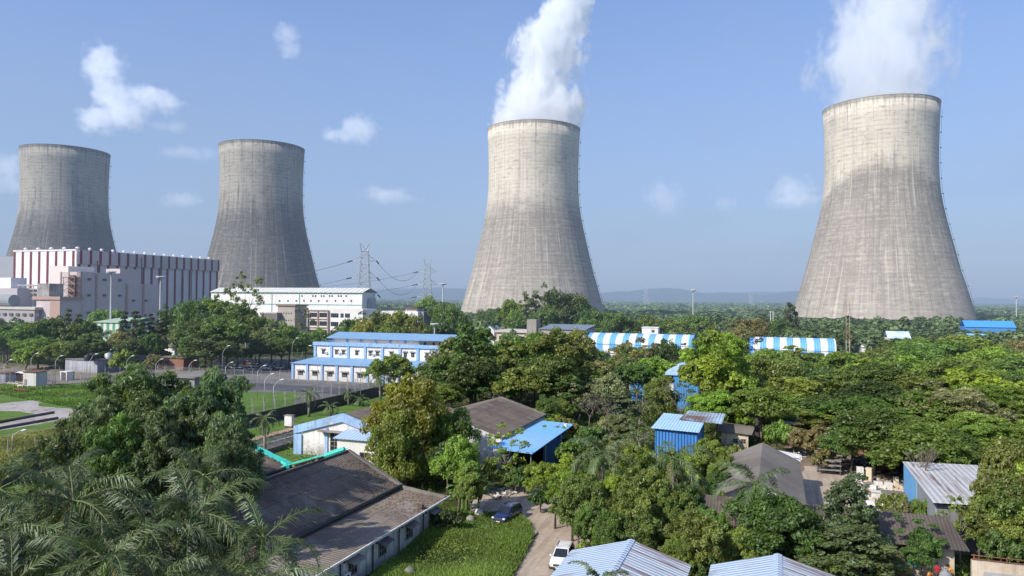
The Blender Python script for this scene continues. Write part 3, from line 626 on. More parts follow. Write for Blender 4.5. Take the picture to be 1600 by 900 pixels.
# small kiosk in front
x, y = G(612, 600); t = thing('guard_kiosk', 'small grey kiosk with rusty roof and pale blue door before the stepped office', 'kiosk', (x, y, 0))
s = MB(); s.box(x-3, x+3, y, y+3.6, 0, 2.9); s.build('wall', mat('grey_panel', (.36, .34, .31), (.25, .22, .2), streak=.6), t)
s = MB(); s.slab([(x-3.4, y-.7, 3.0), (x+3.4, y-.7, 3.0), (x+3.4, y+4, 3.6), (x-3.4, y+4, 3.6)], .12); s.build('roof', mat('rust_sheet', (.30, .24, .19), (.2, .14, .1), corr=(0, .4)), t)
s = MB(); s.box(x-1.6, x-.2, y-.06, y-.003, .05, 2.4); s.build('door', mat('pale_blue_door', (.35, .58, .78)), t)
# ------------------------------------------------------------------ power block with maroon stripes
Yf, Xr, ZT = 334.5, -399., 51.6
t = thing('power_block', 'huge white power block with maroon vertical stripes and roof vents', 'power block', (Xr, Yf, 0))
s = MB(); s.box(-452, Xr, Yf, 455, 0, ZT); s.build('wall', M_panel, t)
s = MB(); s.box(Xr+.003, Xr+1.6, Yf+2, 455, 43.6, ZT+.6); s.build('upper_band', M_pink, t)
s = MB(); s.box(Xr+.004, Xr+.25, Yf, 455, 0, 43.6); s.build('lower_cladding', mat('shaded_white_cladding', (.60, .56, .57), (.52, .48, .49), var=.1, scale=.1), t)  # white cladding greyed, shade of this side put into the colour
s = MB()
for k in range(18):
    y_ = Yf+.9+k*6.95; s.box(Xr+1.602, Xr+1.75, y_, y_+1.7, 43.6, ZT+.62); s.box(Xr+.252, Xr+.45, y_, y_+1.7, 0, 43.59)
for k in range(8):
    x_ = -400.6-k*7.1; s.box(x_-1.7, x_, Yf-.2, Yf-.003, 0, ZT+.3)
s.build('maroon_stripe', M_maroon, t)
s = MB(); s.box(-452.3, Xr, Yf-.3, Yf+.2, ZT, ZT+.9); s.build('parapet', M_panel, t)
for k in range(14):
    y_ = Yf+4+k*8.6; v = MB(); v.lathe([(.5, 0), (.5, 1.6), (1.05, 1.7), (.8, 2.4), (.05, 2.7)], 10, (Xr-4, y_, ZT)); v.build('roof_vent', M_panel, t)
for k in range(5):
    v = MB(); v.lathe([(.5, 0), (.5, 1.2), (1.3, 1.3), (1.0, 2.0), (.05, 2.4)], 10, (-447+k*11, Yf+4, ZT+.4)); v.build('roof_vent', M_panel, t)
s = MB()
for k, (a, z0, z1) in enumerate(((Yf+13, 36, 46), (Yf+30, 30, 40), (Yf+47, 30, 50), (Yf+64, 28, 50), (Yf+92, 20, 44), (Yf+84, 10, 38))): s.tube([(Xr+2.2, a, z0), (Xr+2.2, a, z1)], .3, 6)
s.build('wall_pipe', M_dsteel, t)
# further striped block at the frame edge
t = thing('striped_annex_block', 'shaded grey block with one maroon stripe at the left edge behind the power block', 'power block', (-470, 350, 0))
s = MB(); s.box(-560, -457, 352, 430, 0, 50); s.build('wall', mat('shaded_grey_cladding', (.32, .33, .36), (.28, .29, .32), var=.05), t)
s = MB(); s.box(-460, -456.9, 351.7, 351.99, 0, 50.2); s.box(-475, -472, 351.7, 351.99, 0, 50.2); s.build('maroon_stripe', M_maroon, t)
# pinkish bunker bay in front with corner stair trestle
x, y, z = D(124, 424.6, 412)
t = thing('bunker_bay', 'pinkish clad bunker bay standing in front of the striped power block', 'bunker bay', (x, y, 0))
yb, _ = PX(193, 428, x); yb2, _ = PX(250, 446, x); ym, zm = PX(197, 421, x+.0)
xl, zl = PY(95, 424, y); xl2, zl2 = PY(77, 416, y+3)
s = MB(); s.box(xl, x, y, yb, 0, z); s.build('wall', M_pink, t)
s = MB(); s.box(xl2, xl+2, y+3, y+20, 0, zl2); s.build('wall', mat('cream_pink_cladding', (.70, .62, .58), (.66, .58, .54), var=.05, scale=.1), t, label='taller left corner of the bay')
s = MB(); s.box(x-8, x-.2, yb, yb2, 0, PX(225, 444, x)[1]); s.build('wall', M_pink, t, label='lower right end of the bay')
s = MB(); s.box(x-14, x-3, yb+.2, yb+15, 0, PX(200, 420.5, x-3)[1]); s.build('wall', M_pink, t, label='taller box behind the lower end')
s = MB()
for px_ in (124.5, 149, 197, 223):
    yy, _ = PX(px_, 440, x); zt = z if yy < yb-1 else PX(225, 444, x)[1]
    s.box(x+.003, x+.5, yy, yy+1.2, 0, zt)
for xx in (xl, xl+6, x-1.4): s.box(xx-.1, xx+.6, y-.35, y-.003, 0, z)
for zz in np.arange(12, z, 7.5): s.box(xl, x, y-.2, y-.004, zz, zz+.25)
s.build('salmon_trim', M_pinktrim, t)
s = MB()
for px_ in (137, 161, 185): 
    for zz in (14, 24, 33): 
        yy, _ = PX(px_, 440, x); s.box(x+.003, x+1.0, yy, yy+1.6, zz, zz+1.2)
for px_ in (207, 226):
    for zz in (12, 21): yy, _ = PX(px_, 440, x); s.box(x-.198, x+.8, yy, yy+1.6, zz, zz+1.2)
s.build('vent_hood', M_dsteel, t)
s = MB(); xa, xb_ = PY(104, 440, y-2)[0], PY(121, 440, y-2)[0]; zt = PY(110, 433, y)[1]
for xx in (xa, xb_):
    for yy in (y-4, y-1): s.tube([(xx, yy, 0), (xx, yy, zt)], .22, 4)
for k in range(9):
    z0 = k*zt/9; z1_ = (k+1)*zt/9; s.tube([(xa, y-4, z0), (xb_, y-4, z1_)], .15, 4); s.tube([(xb_, y-4, z0), (xa, y-4, z1_)], .15, 4); s.box(xa-.8, xb_+.8, y-4.2, y-.6, z1_-.2, z1_)
s.build('stair_trestle', mat('rust_pink_steel', (.40, .26, .2), (.5, .4, .36), var=.3), t)
s = MB(); s.box((xa+xb_)/2-1.6, (xa+xb_)/2+1.2, y-2.2, y-.4, 0, zt+1); s.build('duct', M_rust, t)
# low plant in front left: control annex, pipe bridge, tank
t = thing('plant_annex', 'low grey annex with pale pink corner tower at the left edge', 'plant annex', (-400, 290, 0))
def boxpx(mb, pxl, pyt, pxr, dep, dy, zb=0.):
    a = D(pxl, pyt, dep); xr_, _ = PY(pxr, pyt, a[1]); mb.box(a[0], xr_, a[1], a[1]+dy, zb, a[2]); return a[0], xr_, a[1], a[2]
s = MB(); x0, x1, yy, zz = boxpx(s, -60, 482, 54, 385, 20); s.build('wall', mat('grey_wall', (.36, .34, .36), (.3, .28, .3), var=.1, streak=.3), t, label='long low grey wing')
s = MB(); s.box(x0, x1+1, yy-.6, yy+20, zz, zz+1.2); s.box(x0, x1, yy-.4, yy-.003, zz*.62, zz*.62+.5); s.build('cornice', M_cream2, t)
s = MB()
for k in range(12): s.box(x0+3+k*4.6, x0+5.2+k*4.6, yy-.5, yy-.004, zz-3.2, zz-1.9)
s.build('louvre', M_dsteel, t)
s = MB(); x0, x1, yy, zz = boxpx(s, 57, 468, 94, 372, 12); s.build('wall', M_pink, t, label='pale pink corner tower')
s = MB(); s.box(x0-2, x1+.8, yy-.8, yy+12.5, zz+.003, zz+1.6); s.box(x1-6.5, x1+.3, yy-.3, yy-.003, 0, zz); s.build('cornice', M_pinktrim, t)
s = MB(); x0, x1, yy, zz = boxpx(s, -60, 450, 27, 398, 12, 14); s.build('rooftop_block', mat('light_grey_block', (.45, .42, .42), var=.1), t)
s = MB(); boxpx(s, -30, 434, 17, 404, 9, 20); s.build('equipment_house', M_panel, t)
s = MB(); boxpx(s, 58, 443, 77, 380, 8, 16); s.build('equipment_house', mat('weathered_metal_box', (.42, .40, .38), (.2, .19, .18), var=.5, streak=.7), t)
s = MB(); a = D(18, 470, 383); s.tube([(a[0]-12, a[1], a[2]), (a[0]+2, a[1], a[2])], 3.2, 16); s.build('tank', mat('grey_tank', (.25, .28, .29), var=.1), t)
s = MB()
for py_ in (446, 452, 458, 466):
    a = D(27, py_, 390); c_ = D(62, py_, 390); s.tube([a, c_], .35, 5)
for px_ in (28, 36, 44, 52, 60):
    a = D(px_, 444, 390); s.tube([(a[0], a[1], 4), a], .3, 4)
s.build('pipe_bridge', M_cream2, t)
# ------------------------------------------------------------------ long white turbine hall
Yt = 352.
t = thing('turbine_hall', 'long white stained hall with green line trim and small windows', 'turbine hall', (-290, Yt, 0))
xl, zt = PY(330, 455, Yt); xr_, _ = PY(566, 455, Yt); zt = PY(450, 456.5, Yt)[1]
s = MB(); s.box(xl, xr_, Yt, Yt+14, 0, zt); s.build('wall', mat('stained_white_wall', (.80, .79, .76), (.52, .50, .46), var=.15, scale=.4, streak=.55), t)
s = MB(); zr_ = PY(450, 449.6, Yt+7)[1]; s.slab([(xl, Yt-.8, zt+.1), (xr_+1, Yt-.8, zt+.1), (xr_+1, Yt+7, zr_), (xl, Yt+7, zr_)], .3); s.slab([(xl, Yt+7, zr_+.004), (xr_+1, Yt+7, zr_+.004), (xr_+1, Yt+15, zt+.1), (xl, Yt+15, zt+.1)], .3); s.build('roof', mat('pale_roof_sheet', (.62, .62, .56), (.5, .52, .45), corr=(0, 3.2), var=.2), t)
s = MB(); zl1 = PY(450, 458.5, Yt)[1]; zl2_ = PY(450, 475.5, Yt)[1]
for zz in (zl1, zl2_): s.box(xl, xr_, Yt-.12, Yt-.003, zz-.22, zz+.22)
for px_ in (425, 468): xx, _ = PY(px_, 470, Yt); s.box(xx-.2, xx+.2, Yt-.2, Yt-.004, 8, zt)
s.build('green_trim', mat('green_trim', (.16, .36, .30)), t)
for px_ in (472, 489, 493, 502, 506, 515, 519, 529, 533, 541): xx, zz = PY(px_, 464, Yt); window(t, 'y-', xx, zz, .9, 1.0, at=Yt, bars=1, mid=0)
for px_ in (385, 400, 437, 450, 463, 475, 486, 498, 511, 524, 537, 549): xx, zz = PY(px_, 471.5, Yt); window(t, 'y-', xx, zz, 1.0, 1.0, at=Yt, bars=1, mid=0)
s = MB(); xq, zq = PY(580, 457, Yt+8); s.box(xr_+1, min(xq, xr_+7), Yt+5, Yt+13, 0, zq-3); s.build('end_bay', mat('end_bay_wall', (.5, .5, .48), (.3, .3, .3), streak=.7), t)
# office block below it
yo = 318.
t = thing('office_block', 'three storey white and tan office with window bands below the turbine hall', 'office building', (-220, yo, 0))
xl, zt = PY(482, 484, yo); xm, _ = PY(513, 484, yo); xr_, _ = PY(566, 484, yo)
s = MB(); s.box(xl, xm, yo, yo+14, 0, zt); s.box(xm+.01, xr_, yo+.5, yo+14, 0, zt+.6); s.build('wall', M_white, t)
s = MB(); h = zt/4.2
for k in range(5): s.box(xl, xm, yo-.5, yo-.003, zt-k*h*1.0-.45, zt-k*h*1.0)
for q in (0, .5, 1): s.box(xl+(xm-xl)*q-.3, xl+(xm-xl)*q+.3, yo-.45, yo-.004, 0, zt)
s.build('tan_frame', mat('tan_frame', (.36, .23, .15)), t)
for k in range(4):
    for q in (.25, .75): window(t, 'y-', xl+(xm-xl)*q, zt-(k+1)*h+.6, (xm-xl)*.38, h*.55, at=yo, bars=4, mid=0)
    for px_, w__ in ((523, 4.4), (534.5, 1.8), (543, 2.8)): xx, _ = PY(px_, 490, yo+.5); window(t, 'y-', xx, zt-(k+1)*h+.6, w__, h*.5, at=yo+.5, bars=4, mid=0)
t = thing('stair_block', 'grey beige block with rows of tiny openings left of the tan office', 'building', (-245, 322, 0))
s = MB(); x0, x1, yy, zz = boxpx(s, 434, 478, 461, 372, 10); s.build('wall', mat('beige_wall', (.40, .36, .31), var=.1, streak=.4), t)
s = MB(); s.box(x0-.6, x1+.6, yy-.6, yy+10.5, zz, zz+.8); s.build('cornice', mat('brown_cornice', (.26, .18, .12)), t)
s = MB()
for zq in (zz-4, zz-7.5, zz-11): 
    for q in (.35, .5, .65, .8): s.box(x0+(x1-x0)*q-.3, x0+(x1-x0)*q+.3, yy-.05, yy-.003, zq, zq+.7)
s.build('window_slit', M_glass, t)
t = thing('dark_annex', 'low dark grey annex between trees at the left of the beige block', 'building', (-262, 322, 0))
s = MB(); x0, x1, yy, zz = boxpx(s, 408, 489.5, 433, 371, 8); s.build('wall', mat('dark_grey_wall', (.20, .18, .18), (.12, .11, .11), streak=.8), t)
s = MB(); s.box(x0, x1, yy-.3, yy+8, zz, zz+.5); s.build('cornice', M_cream2, t)
# building among trees right of it
t = thing('tree_screened_building', 'pale building with brown roof top and grey end wall behind yellow green trees', 'building', (-160, 330, 0))
s = MB(); x0, x1, yy, zz = boxpx(s, 594, 486, 653, 380, 12); s.build('wall', M_white, t)
s = MB(); x0, x1, yy, zz = boxpx(s, 653, 487, 662, 376, 12); s.build('wall', mat('grey_end_wall', (.26, .26, .27), var=.1), t, label='tall grey end wall')
s = MB(); boxpx(s, 634, 481, 651, 378, 8); s.build('roof_room', M_cream2, t)
s = MB(); x0, x1, yy, zz = boxpx(s, 632, 479.5, 652, 377, 9, 19); s.build('roof', M_brown2, t)
# ------------------------------------------------------------------ green striped shed, vaulted hut, low blue grey block
a = D(148, 503, 335); x, y = a[0], a[1]; zt = a[2]
t = thing('green_striped_shed', 'tall shed with green and white vertical stripes and pale green roof', 'shed', (x, y, 0))
gs = lambda ax, per, off=0.: mat('green_stripe_sheet', (.72, .74, .72), var=.1, streak=.25, stripes=(ax, per, .5, (.12, .33, .16), off), corr=(ax, per/5))
xr_, _ = PY(187, 503, y); yb, zb = PX(228, 500, xr_)
yb = min(yb, y+40)
s = MB(); s.box(x, xr_, y, y+30, 0, zt); s.build('wall', gs(0, 3.5), t)
s = MB(); s.box(xr_+.003, xr_+.08, y, y+30, 0, zt); s.build('side_wall', gs(1, 4.), t)
s = MB(); zr_ = D(165, 495.5, 350)[2]; s.slab([(x-.6, y-.6, zt), (xr_+.6, y-.6, zt), (xr_+.6, y+15, zr_), (x-.6, y+15, zr_)], .2); s.slab([(x-.6, y+15, zr_+.003), (xr_+.6, y+15, zr_+.003), (xr_+.6, y+31, zt), (x-.6, y+31, zt)], .2); s.prism([(y, zt-.2), (y+30, zt-.2), (y+15, zr_-.2)], x, x+.1, 'x'); s.build('roof', mat('pale_green_roof', (.38, .50, .36), (.3, .42, .3), corr=(0, 1.), var=.15), t)
a = G(222, 556); x, y = a
t = thing('vaulted_hut', 'hut with dark rounded roof and white and blue end wall among trees', 'hut', (x, y, 0))
xr_, _ = PY(272, 553, y); z0 = PY(222, 541, y)[1]; zt = PY(245, 528, y+5)[1]
s = MB(); s.box(x, xr_, y, y+12, 0, z0); s.build('wall', M_white, t)
s = MB(); pr_ = [(y-.4+12.8*(.5-.5*cos(pi*k/12)), z0+(zt-z0)*sin(pi*k/12)) for k in range(13)]; s.prism(pr_, x-1, xr_, 'x'); s.build('roof', M_brown, t)
s = MB(); s.prism(pr_, xr_+.003, xr_+.3, 'x'); s.box(xr_+.003, xr_+.3, y, y+12, 0, z0); s.build('end_wall', M_greyblue, t)
s = MB(); s.box(xr_, xr_+10, y+1, y+11, 0, z0*1.1); s.build('side_room', M_greyblue, t)
s = MB(); s.box(xr_-.3, xr_+10.2, y+.5, y+11.5, z0*1.1, z0*1.1+.3); s.build('side_roof', M_brown, t)
a = G(152, 583); x, y = a
t = thing('flat_roofed_store', 'low flat roofed grey blue store with black water tanks behind the fence', 'store building', (x, y, 0))
yb, zt = PX(233, 560, x); zt = PX(152, 563.5, x)[1]; xl, _ = PY(102, 582, y)
s = MB(); s.box(xl, x, y, yb, 0, zt); s.build('wall', M_greyblue, t)
s = MB(); s.box(xl, x-.002, y-.06, y-.003, 0, zt-.5); s.build('front_wall', mat('grey_stained_wall', (.42, .42, .45), (.26, .27, .3), var=.4, streak=.9, grime=.3), t)
s = MB(); s.box(xl-.3, x+.4, y-.3, yb+.3, zt, zt+.25); s.build('roof', M_grout, t)
for k in range(6): window(t, 'x+', y+4+k*(yb-y-6)/5, 1.6, 1.6, 1.3, at=x, awn=.7, bars=2, mid=0)
for k, (px_, py_) in enumerate(((110, 560), (117, 560), (124, 561))):
    a = D(px_, 562, 222+k*3); v = MB(); v.lathe([(1.0, 0), (1.05, 1.3), (.9, 1.7), (.3, 1.9), (.3, 2.05), (.02, 2.1)], 14, (a[0], a[1]+6, zt+.25)); tag(v.build('water_tank', M_tank, smooth=True), 'black roof water tank, '+['leftmost', 'middle', 'rightmost'][k]+' of three at the left end of the store', 'water tank', 'tanks on the flat roofed store')
a = D(170, 560, 236); v = MB(); v.lathe([(1.2, 0), (1.2, 1.6), (.3, 1.9), (.02, 1.95)], 14, (a[0], a[1], zt+.25)); tag(v.build('water_tank', M_steel, smooth=True), 'single grey metal water tank mid roof of the flat store', 'water tank', 'tanks on the flat roofed store')
a = G(246, 575); x, y = a
t = thing('brick_outhouse', 'small red brick outhouse right of the flat roofed store', 'outhouse', (x, y, 0))
s = MB(); s.box(x, x+11, y, y+7, 0, 3.6); s.build('wall', M_brick, t); s = MB(); s.box(x-.4, x+12, y-.4, y+7.4, 3.6, 3.85); s.build('roof', M_grout, t); window(t, 'y-', x+4, 1.2, 1.8, 1.4, at=y)
a = G(247, 606); x, y = a
t = thing('concrete_pump_pit', 'squat grey concrete box with flat slab roof behind the big feathery tree', 'pump house', (x, y, 0))
s = MB(); s.box(x, x+12, y, y+10, 0, 3.0); s.build('wall', mat('grey_concrete_wall', (.2, .2, .21), (.3, .29, .28), streak=.7), t); s = MB(); s.box(x-.6, x+12.6, y-.6, y+10.6, 3., 3.35); s.build('roof', M_conc, t)
# small yard items at left
for (px_, py_, w__, h_, dpt, lab, mm) in ((36, 604, 4.6, 3.9, 3.2, 'pale yellow and grey site cabin with flat rusty roof', mat('cabin_grey', (.50, .50, .50), (.62, .58, .42), var=.4, streak=.5)), (21, 596, 5, 2.4, 3, 'maroon and white low cabin left of the grey site cabin', M_maroon), (-4, 598, 3, 2.6, 3, 'white and blue cabin cut by the left edge', M_greyblue)):
    x, y = G(px_, py_); t = thing('site_cabin', lab, 'cabin', (x, y, 0)); s = MB(); s.box(x, x+w__, y, y+dpt, 0, h_); s.build('wall', mm, t)
    s = MB(); s.slab([(x-.3, y-.3, h_+.1), (x+w__+.3, y-.3, h_+.1), (x+w__+.3, y+dpt+.3, h_+.3), (x-.3, y+dpt+.3, h_+.3)], .12); s.build('roof', M_rust if w__ < 5 else M_white, t); s = MB(); s.box(x+.5, x+1.4, y-.05, y-.003, .1, 2.0); s.build('door', M_frame, t)
x, y = G(94, 594); t = thing('white_booth', 'small open white booth beside the compound fence', 'booth', (x, y, 0)); s = MB(); s.box(x, x+.3, y, y+2.4, 0, 2.3); s.box(x+2.2, x+2.5, y, y+2.4, 0, 2.3); s.box(x, x+2.5, y+2.1, y+2.4, 0, 2.3); s.build('wall', M_white, t); s = MB(); s.box(x-.1, x+2.6, y-.1, y+2.5, 2.3, 2.5); s.build('roof', M_white, t)
rr = random.Random(9)
for k in range(16):
    x, y = G(rr.uniform(2, 40), rr.uniform(598, 613)); v = MB(); z0 = rr.uniform(.3, .9); L = rr.uniform(2, 5); v.tube([(x, y, z0), (x+L, y+rr.uniform(-.5, .5), z0)], rr.uniform(.08, .22), 6); v.box(x+.2, x+.5, y-.2, y+.2, 0, z0); v.box(x+L-.5, x+L-.2, y-.2, y+.2, 0, z0)
    tag(v.build('scrap_pipe', [M_rust, M_cream, M_steel][k % 3]), ('rusty', 'cream painted', 'grey')[k % 3]+' pipe on blocks in the left yard before the cabins', 'pipe', 'pipes stacked in the left yard, '+('rusty', 'cream', 'grey')[k % 3])
# ------------------------------------------------------------------ school-like cream block and small houses in the middle
yc = 292.
t = thing('cream_flat_block', 'cream flat roofed block with balconies and roof water tower in mid distance', 'building', (-70, yc, 0))
xl, zt = PY(776, 519, yc); xr_, _ = PY(838, 519, yc)
s = MB(); s.box(xl, xr_, yc, yc+16, 0, zt); s.build('wall', mat('pale_cream', (.55, .50, .38), (.5, .45, .36), var=.1, streak=.3), t)
s = MB(); s.box(xl-.5, xr_+.5, yc-.8, yc+16.5, zt, zt+.9); s.box(xl-.3, xr_, yc-.9, yc-.1, zt-3.8, zt-3.3); s.build('parapet', M_cream2, t)
for k in range(5): window(t, 'y-', xl+2+k*3.2, zt-3, 1.8, 1.5, at=yc, mid=0)
s = MB(); x0, x1, yy, zz = boxpx(s, 823, 499, 838, 282, 5, 9); s.build('water_tower', mat('grey_water_tower', (.33, .30, .26), streak=.9), t)
s = MB(); x0, x1, yy, zz = boxpx(s, 842, 514, 916, 275, 16); s.build('wall', mat('grey_beige_wall', (.38, .35, .3), streak=.4), t, label='grey beige right wing')
s = MB(); s.slab([(x0+20*0, yy-.5, zz+.1), (x1, yy-.5, zz+.1), (x1, yy+16, zz+1.4), (x0, yy+16, zz+1.4)], .2); s.build('roof', mat('slate_blue_roof', (.20, .24, .30), corr=(0, 1.), var=.2), t)
x, y, z = D(757, 511, 350)
t = thing('small_white_house', 'tiny white gabled house with brown roof left of the cream block', 'house', (x, y, 0))
s = MB(); s.prism([(x, 0), (x+5, 0), (x+5, z-1.5), (x+2.5, z+.5), (x, z-1.5)], y, y+10, 'y'); s.build('wall', M_white, t); s = MB(); s.slab([(x-.3, y-.3, z-1.5), (x+2.5, y-.3, z+.65), (x+2.5, y+10, z+.65), (x-.3, y+10, z-1.5)][::-1], .15); s.slab([(x+2.5, y-.3, z+.655), (x+5.3, y-.3, z-1.5), (x+5.3, y+10, z-1.5), (x+2.5, y+10, z+.655)][::-1], .15); s.build('roof', M_bluetrim, t)
s = MB(); s.box(x+5.4, x+15, y, y+10, 0, z-2); s.slab([(x+5.3, y-.4, z-2), (x+15.5, y-.4, z-2), (x+15.5, y+10, z+.2), (x+5.3, y+10, z+.2)], .15); s.build('side_wing', M_brown, t)
# vaulted striped halls
def vault(px0, px1, pyc, pye, pyb, yv, per, lab, lowwall=True, blue=(.14, .42, .86), depthy=15):
    x0, zc = PY(px0, pyc, yv+depthy/2); x1, _ = PY(px1, pyc, yv+depthy/2); ze = PY((px0+px1)/2, pye, yv)[1]
    t = thing('striped_vault_hall', lab, 'hall', (x0, yv, 0))
    mm = mat('striped_vault_sheet', (.80, .81, .80), var=.08, stripes=(0, per, .5, blue, .2), corr=(0, per/6), rough=.6)
    n = 14; o_ = [(yv+depthy*(.5-.5*cos(pi*k/n)), ze+(zc-ze)*sin(pi*k/n)) for k in range(n+1)]
    i_ = [(p[0]+(.15 if k < n/2 else -.15)*1, p[1]-.2) for k, p in enumerate(o_)]
    s = MB(); s.prism(o_+i_[::-1], x0, x1, 'x'); s.build('roof', mm, t)
    s = MB(); s.box(x0+.1, x1-.1, yv+.2, yv+depthy-.2, 0, ze-.05); s.build('wall', mat('striped_hall_wall', (.74, .75, .75), var=.1, stripes=(0, per, .5, blue, .2), streak=.2), t)
    s = MB(); s.prism([(p[0], p[1]-.05) for p in i_], x1-.4, x1-.2, 'x'); s.prism([(p[0], p[1]-.05) for p in i_], x0+.2, x0+.4, 'x'); s.build('end_wall', M_skyx, t)
    return t
vault(924, 1086, 519.5, 539, 556, 258, 4.55, 'long blue and white striped vault hall behind the middle trees')
vault(1172, 1304, 526, 547, 560, 252, 4.05, 'blue and white striped vault hall standing near the thin radio mast')
x, y, z = D(1003, 512, 300)
t = thing('rooftop_cabin', 'small white box building with one window above the striped vault hall', 'building', (x, y, 0)); s = MB(); s.box(x, x+6.5, y, y+5, 0, z); s.build('wall', M_white, t); s = MB(); s.box(x-.2, x+6.7, y-.2, y+5.2, z, z+.3); s.build('roof', M_white, t); window(t, 'y-', x+4.5, z-1.8, 1.2, 1., at=y)
# blue and white vaulted store nearer the camera
x0, y0 = G(1052, 640); x1 = x0+5.4
t = thing('blue_vault_store', 'tall bright blue store with pale rounded top behind bare branches', 'store building', (x0, y0, 0))
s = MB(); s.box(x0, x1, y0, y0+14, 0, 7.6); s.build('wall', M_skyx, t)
s = MB(); s.prism([(x0-1.9+(x1-x0+2.1)*(.5-.5*cos(pi*k/10)), 7.6+1.9*sin(pi*k/10)) for k in range(11)], y0-.4, y0+14.4, 'y'); s.build('roof', mat('pale_blue_dome', (.50, .62, .78), (.2, .42, .8), var=.5, patch=(.4, (.14, .40, .85))), t)
s = MB(); s.box(x0-1.8, x0-.003, y0+.5, y0+14, 0, 5); s.build('side_panel', M_white, t)
x, y, z = D(985, 583, 178)
t = thing('low_blue_store', 'low pale blue roofed store glimpsed left of the tall blue store', 'store building', (x, y, 0)); s = MB(); s.box(x, x+9, y, y+10, 0, z); s.build('wall', M_skyx, t); s = MB(); s.slab([(x-.4, y-.4, z+.1), (x+9.4, y-.4, z+.1), (x+9.4, y+10, z+1.), (x-.4, y+10, z+1.)], .12); s.build('roof', M_sky, t)
x, y, z = D(924, 556, 215)
t = thing('white_blue_gatehouse', 'white and blue panelled building glimpsed through trees below the vault hall', 'building', (x, y, 0)); s = MB(); s.box(x, x+8, y, y+6, 0, z+1); s.build('wall', mat('white_blue_panel', (.76, .77, .78), stripes=(0, 4.2, .4, (.1, .36, .8), .1), var=.1), t); s = MB(); s.box(x-.3, x+8.3, y-.3, y+6.3, z+1, z+1.3); s.build('roof', M_white, t)
# blue shed
t = thing('blue_shed', 'bright blue corrugated shed with paler blue sloping roof', 'shed', (-16.9, 111.5, 0))
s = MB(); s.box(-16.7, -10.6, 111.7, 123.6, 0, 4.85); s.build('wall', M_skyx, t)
s = MB(); s.slab([(-17.2, 111.2, 5.1), (-10.2, 111.0, 4.9), (-10.2, 124.3, 5.2), (-17.2, 124.3, 5.4)], .1); s.build('roof', mat('pale_blue_shed_roof', (.42, .64, .84), (.32, .5, .66), var=.25, corr=(0, .45), patch=(.28, (.5, .66, .8))), t)
s = MB(); s.box(-16.9, -10.5, 111.55, 111.68, 0, .15)
for k in range(14): s.box(-16.6+k*.46, -16.5+k*.46, 111.6, 111.69, .2, 4.8)
s.build('wall_rib', mat('deep_blue_rib', (.03, .12, .42)), t)
s = MB(); s.slab([(-14, 119, 5.45), (-7.5, 118.5, 5.2), (-7.5, 128, 5.3), (-13.5, 128, 5.5)], .12); s.build('rear_roof', mat('rust_blue_roof', (.42, .6, .74), (.17, .1, .07), var=.6, corr=(0, .5)), t)
# cream hut and black corrugated screen
x, y = G(1127, 700); t = thing('cream_hut', 'small cream hut with rusty lean roof right of the blue shed', 'hut', (x, y, 0))
s = MB(); s.box(x, x+4.2, y, y+4, 0, 2.6); s.build('wall', M_cream, t); s = MB(); s.slab([(x-.7, y-.5, 2.9), (x+4.8, y-.5, 2.6), (x+5.2, y+4.6, 3.2), (x-.4, y+4.6, 3.5)], .1); s.build('roof', M_grout, t); window(t, 'y-', x+2.2, 1.0, .8, .7, at=y); window(t, 'y-', x+3.4, 1.0, .8, .7, at=y)
x, y = G(1165, 690); t = thing('corrugated_screen', 'blackened corrugated sheet hut standing behind the cream hut', 'hut', (x, y, 0))
s = MB(); s.box(x, x+2.6, y+1, y+5, 0, 5.2); s.build('wall', mat('black_corrugated', (.06, .06, .065), (.11, .10, .1), corr=(0, .3), var=.4), t); s = MB(); s.box(x-.2, x+2.8, y+.8, y+5.2, 5.2, 5.3); s.build('roof', M_rust, t)
x, y = G(1208, 690); t = thing('rubble_hut', 'ruined pale block hut half hidden in scrub behind the yard', 'hut', (x, y, 0)); s = MB(); s.box(x, x+3.6, y, y+3, 0, 3.2); s.build('wall', M_conc, t); s = MB(); s.slab([(x-.5, y-.5, 3.3), (x+4.2, y-.5, 3.3), (x+4., y+3.3, 3.8), (x-.4, y+3.3, 3.8)], .12); s.build('roof', mat('grey_slats', (.33, .3, .27), corr=(0, .5)), t)
# ------------------------------------------------------------------ right hand sheds
t = thing('grey_gabled_shed', 'weathered grey brown gabled shed above the tall silvery tree', 'shed', (-1.3, 79, 0))
s = MB(); s.prism([(-5.2, 0), (2.7, 0), (2.7, 3.9), (-1.5, 5.8), (-5.2, 4.1)], 80, 99, 'y'); s.build('wall', M_stain, t)
s = MB(); s.slab([(-5.7, 79, 4.0), (-1.4, 79, 6.0), (-1.3, 100, 6.0), (-5.7, 100, 4.0)][::-1], .12); s.slab([(-1.4, 79, 6.004), (3.1, 79, 4.0), (3.1, 100, 4.0), (-1.3, 100, 6.004)][::-1], .12); s.build('roof', M_grout, t)
s = MB(); s.slab([(.6, 100.2, 4.6), (3.4, 100.2, 4.2), (3.4, 103, 4.2), (.6, 103, 4.6)], .1); s.box(.8, 3.2, 100.2, 102.8, 0, 4.3); s.build('white_annex', M_white, t)
t = thing('long_corrugated_house', 'long low cream house with dark brown corrugated roof, lower right', 'house', (5, 71, 0))
s = MB(); s.box(-8, 14.4, 71.6, 78.5, 0, 3.4); s.build('wall', M_cream, t)
s = MB(); s.slab([(-8.5, 70.6, 3.55), (15.3, 70.6, 3.55), (14.6, 75., 5.05), (-8.5, 75., 5.05)], .1); s.slab([(-8.5, 75., 5.054), (14.6, 75., 5.054), (15, 79.2, 3.6), (-8.5, 79.2, 3.6)], .1); s.build('roof', M_brown2, t)
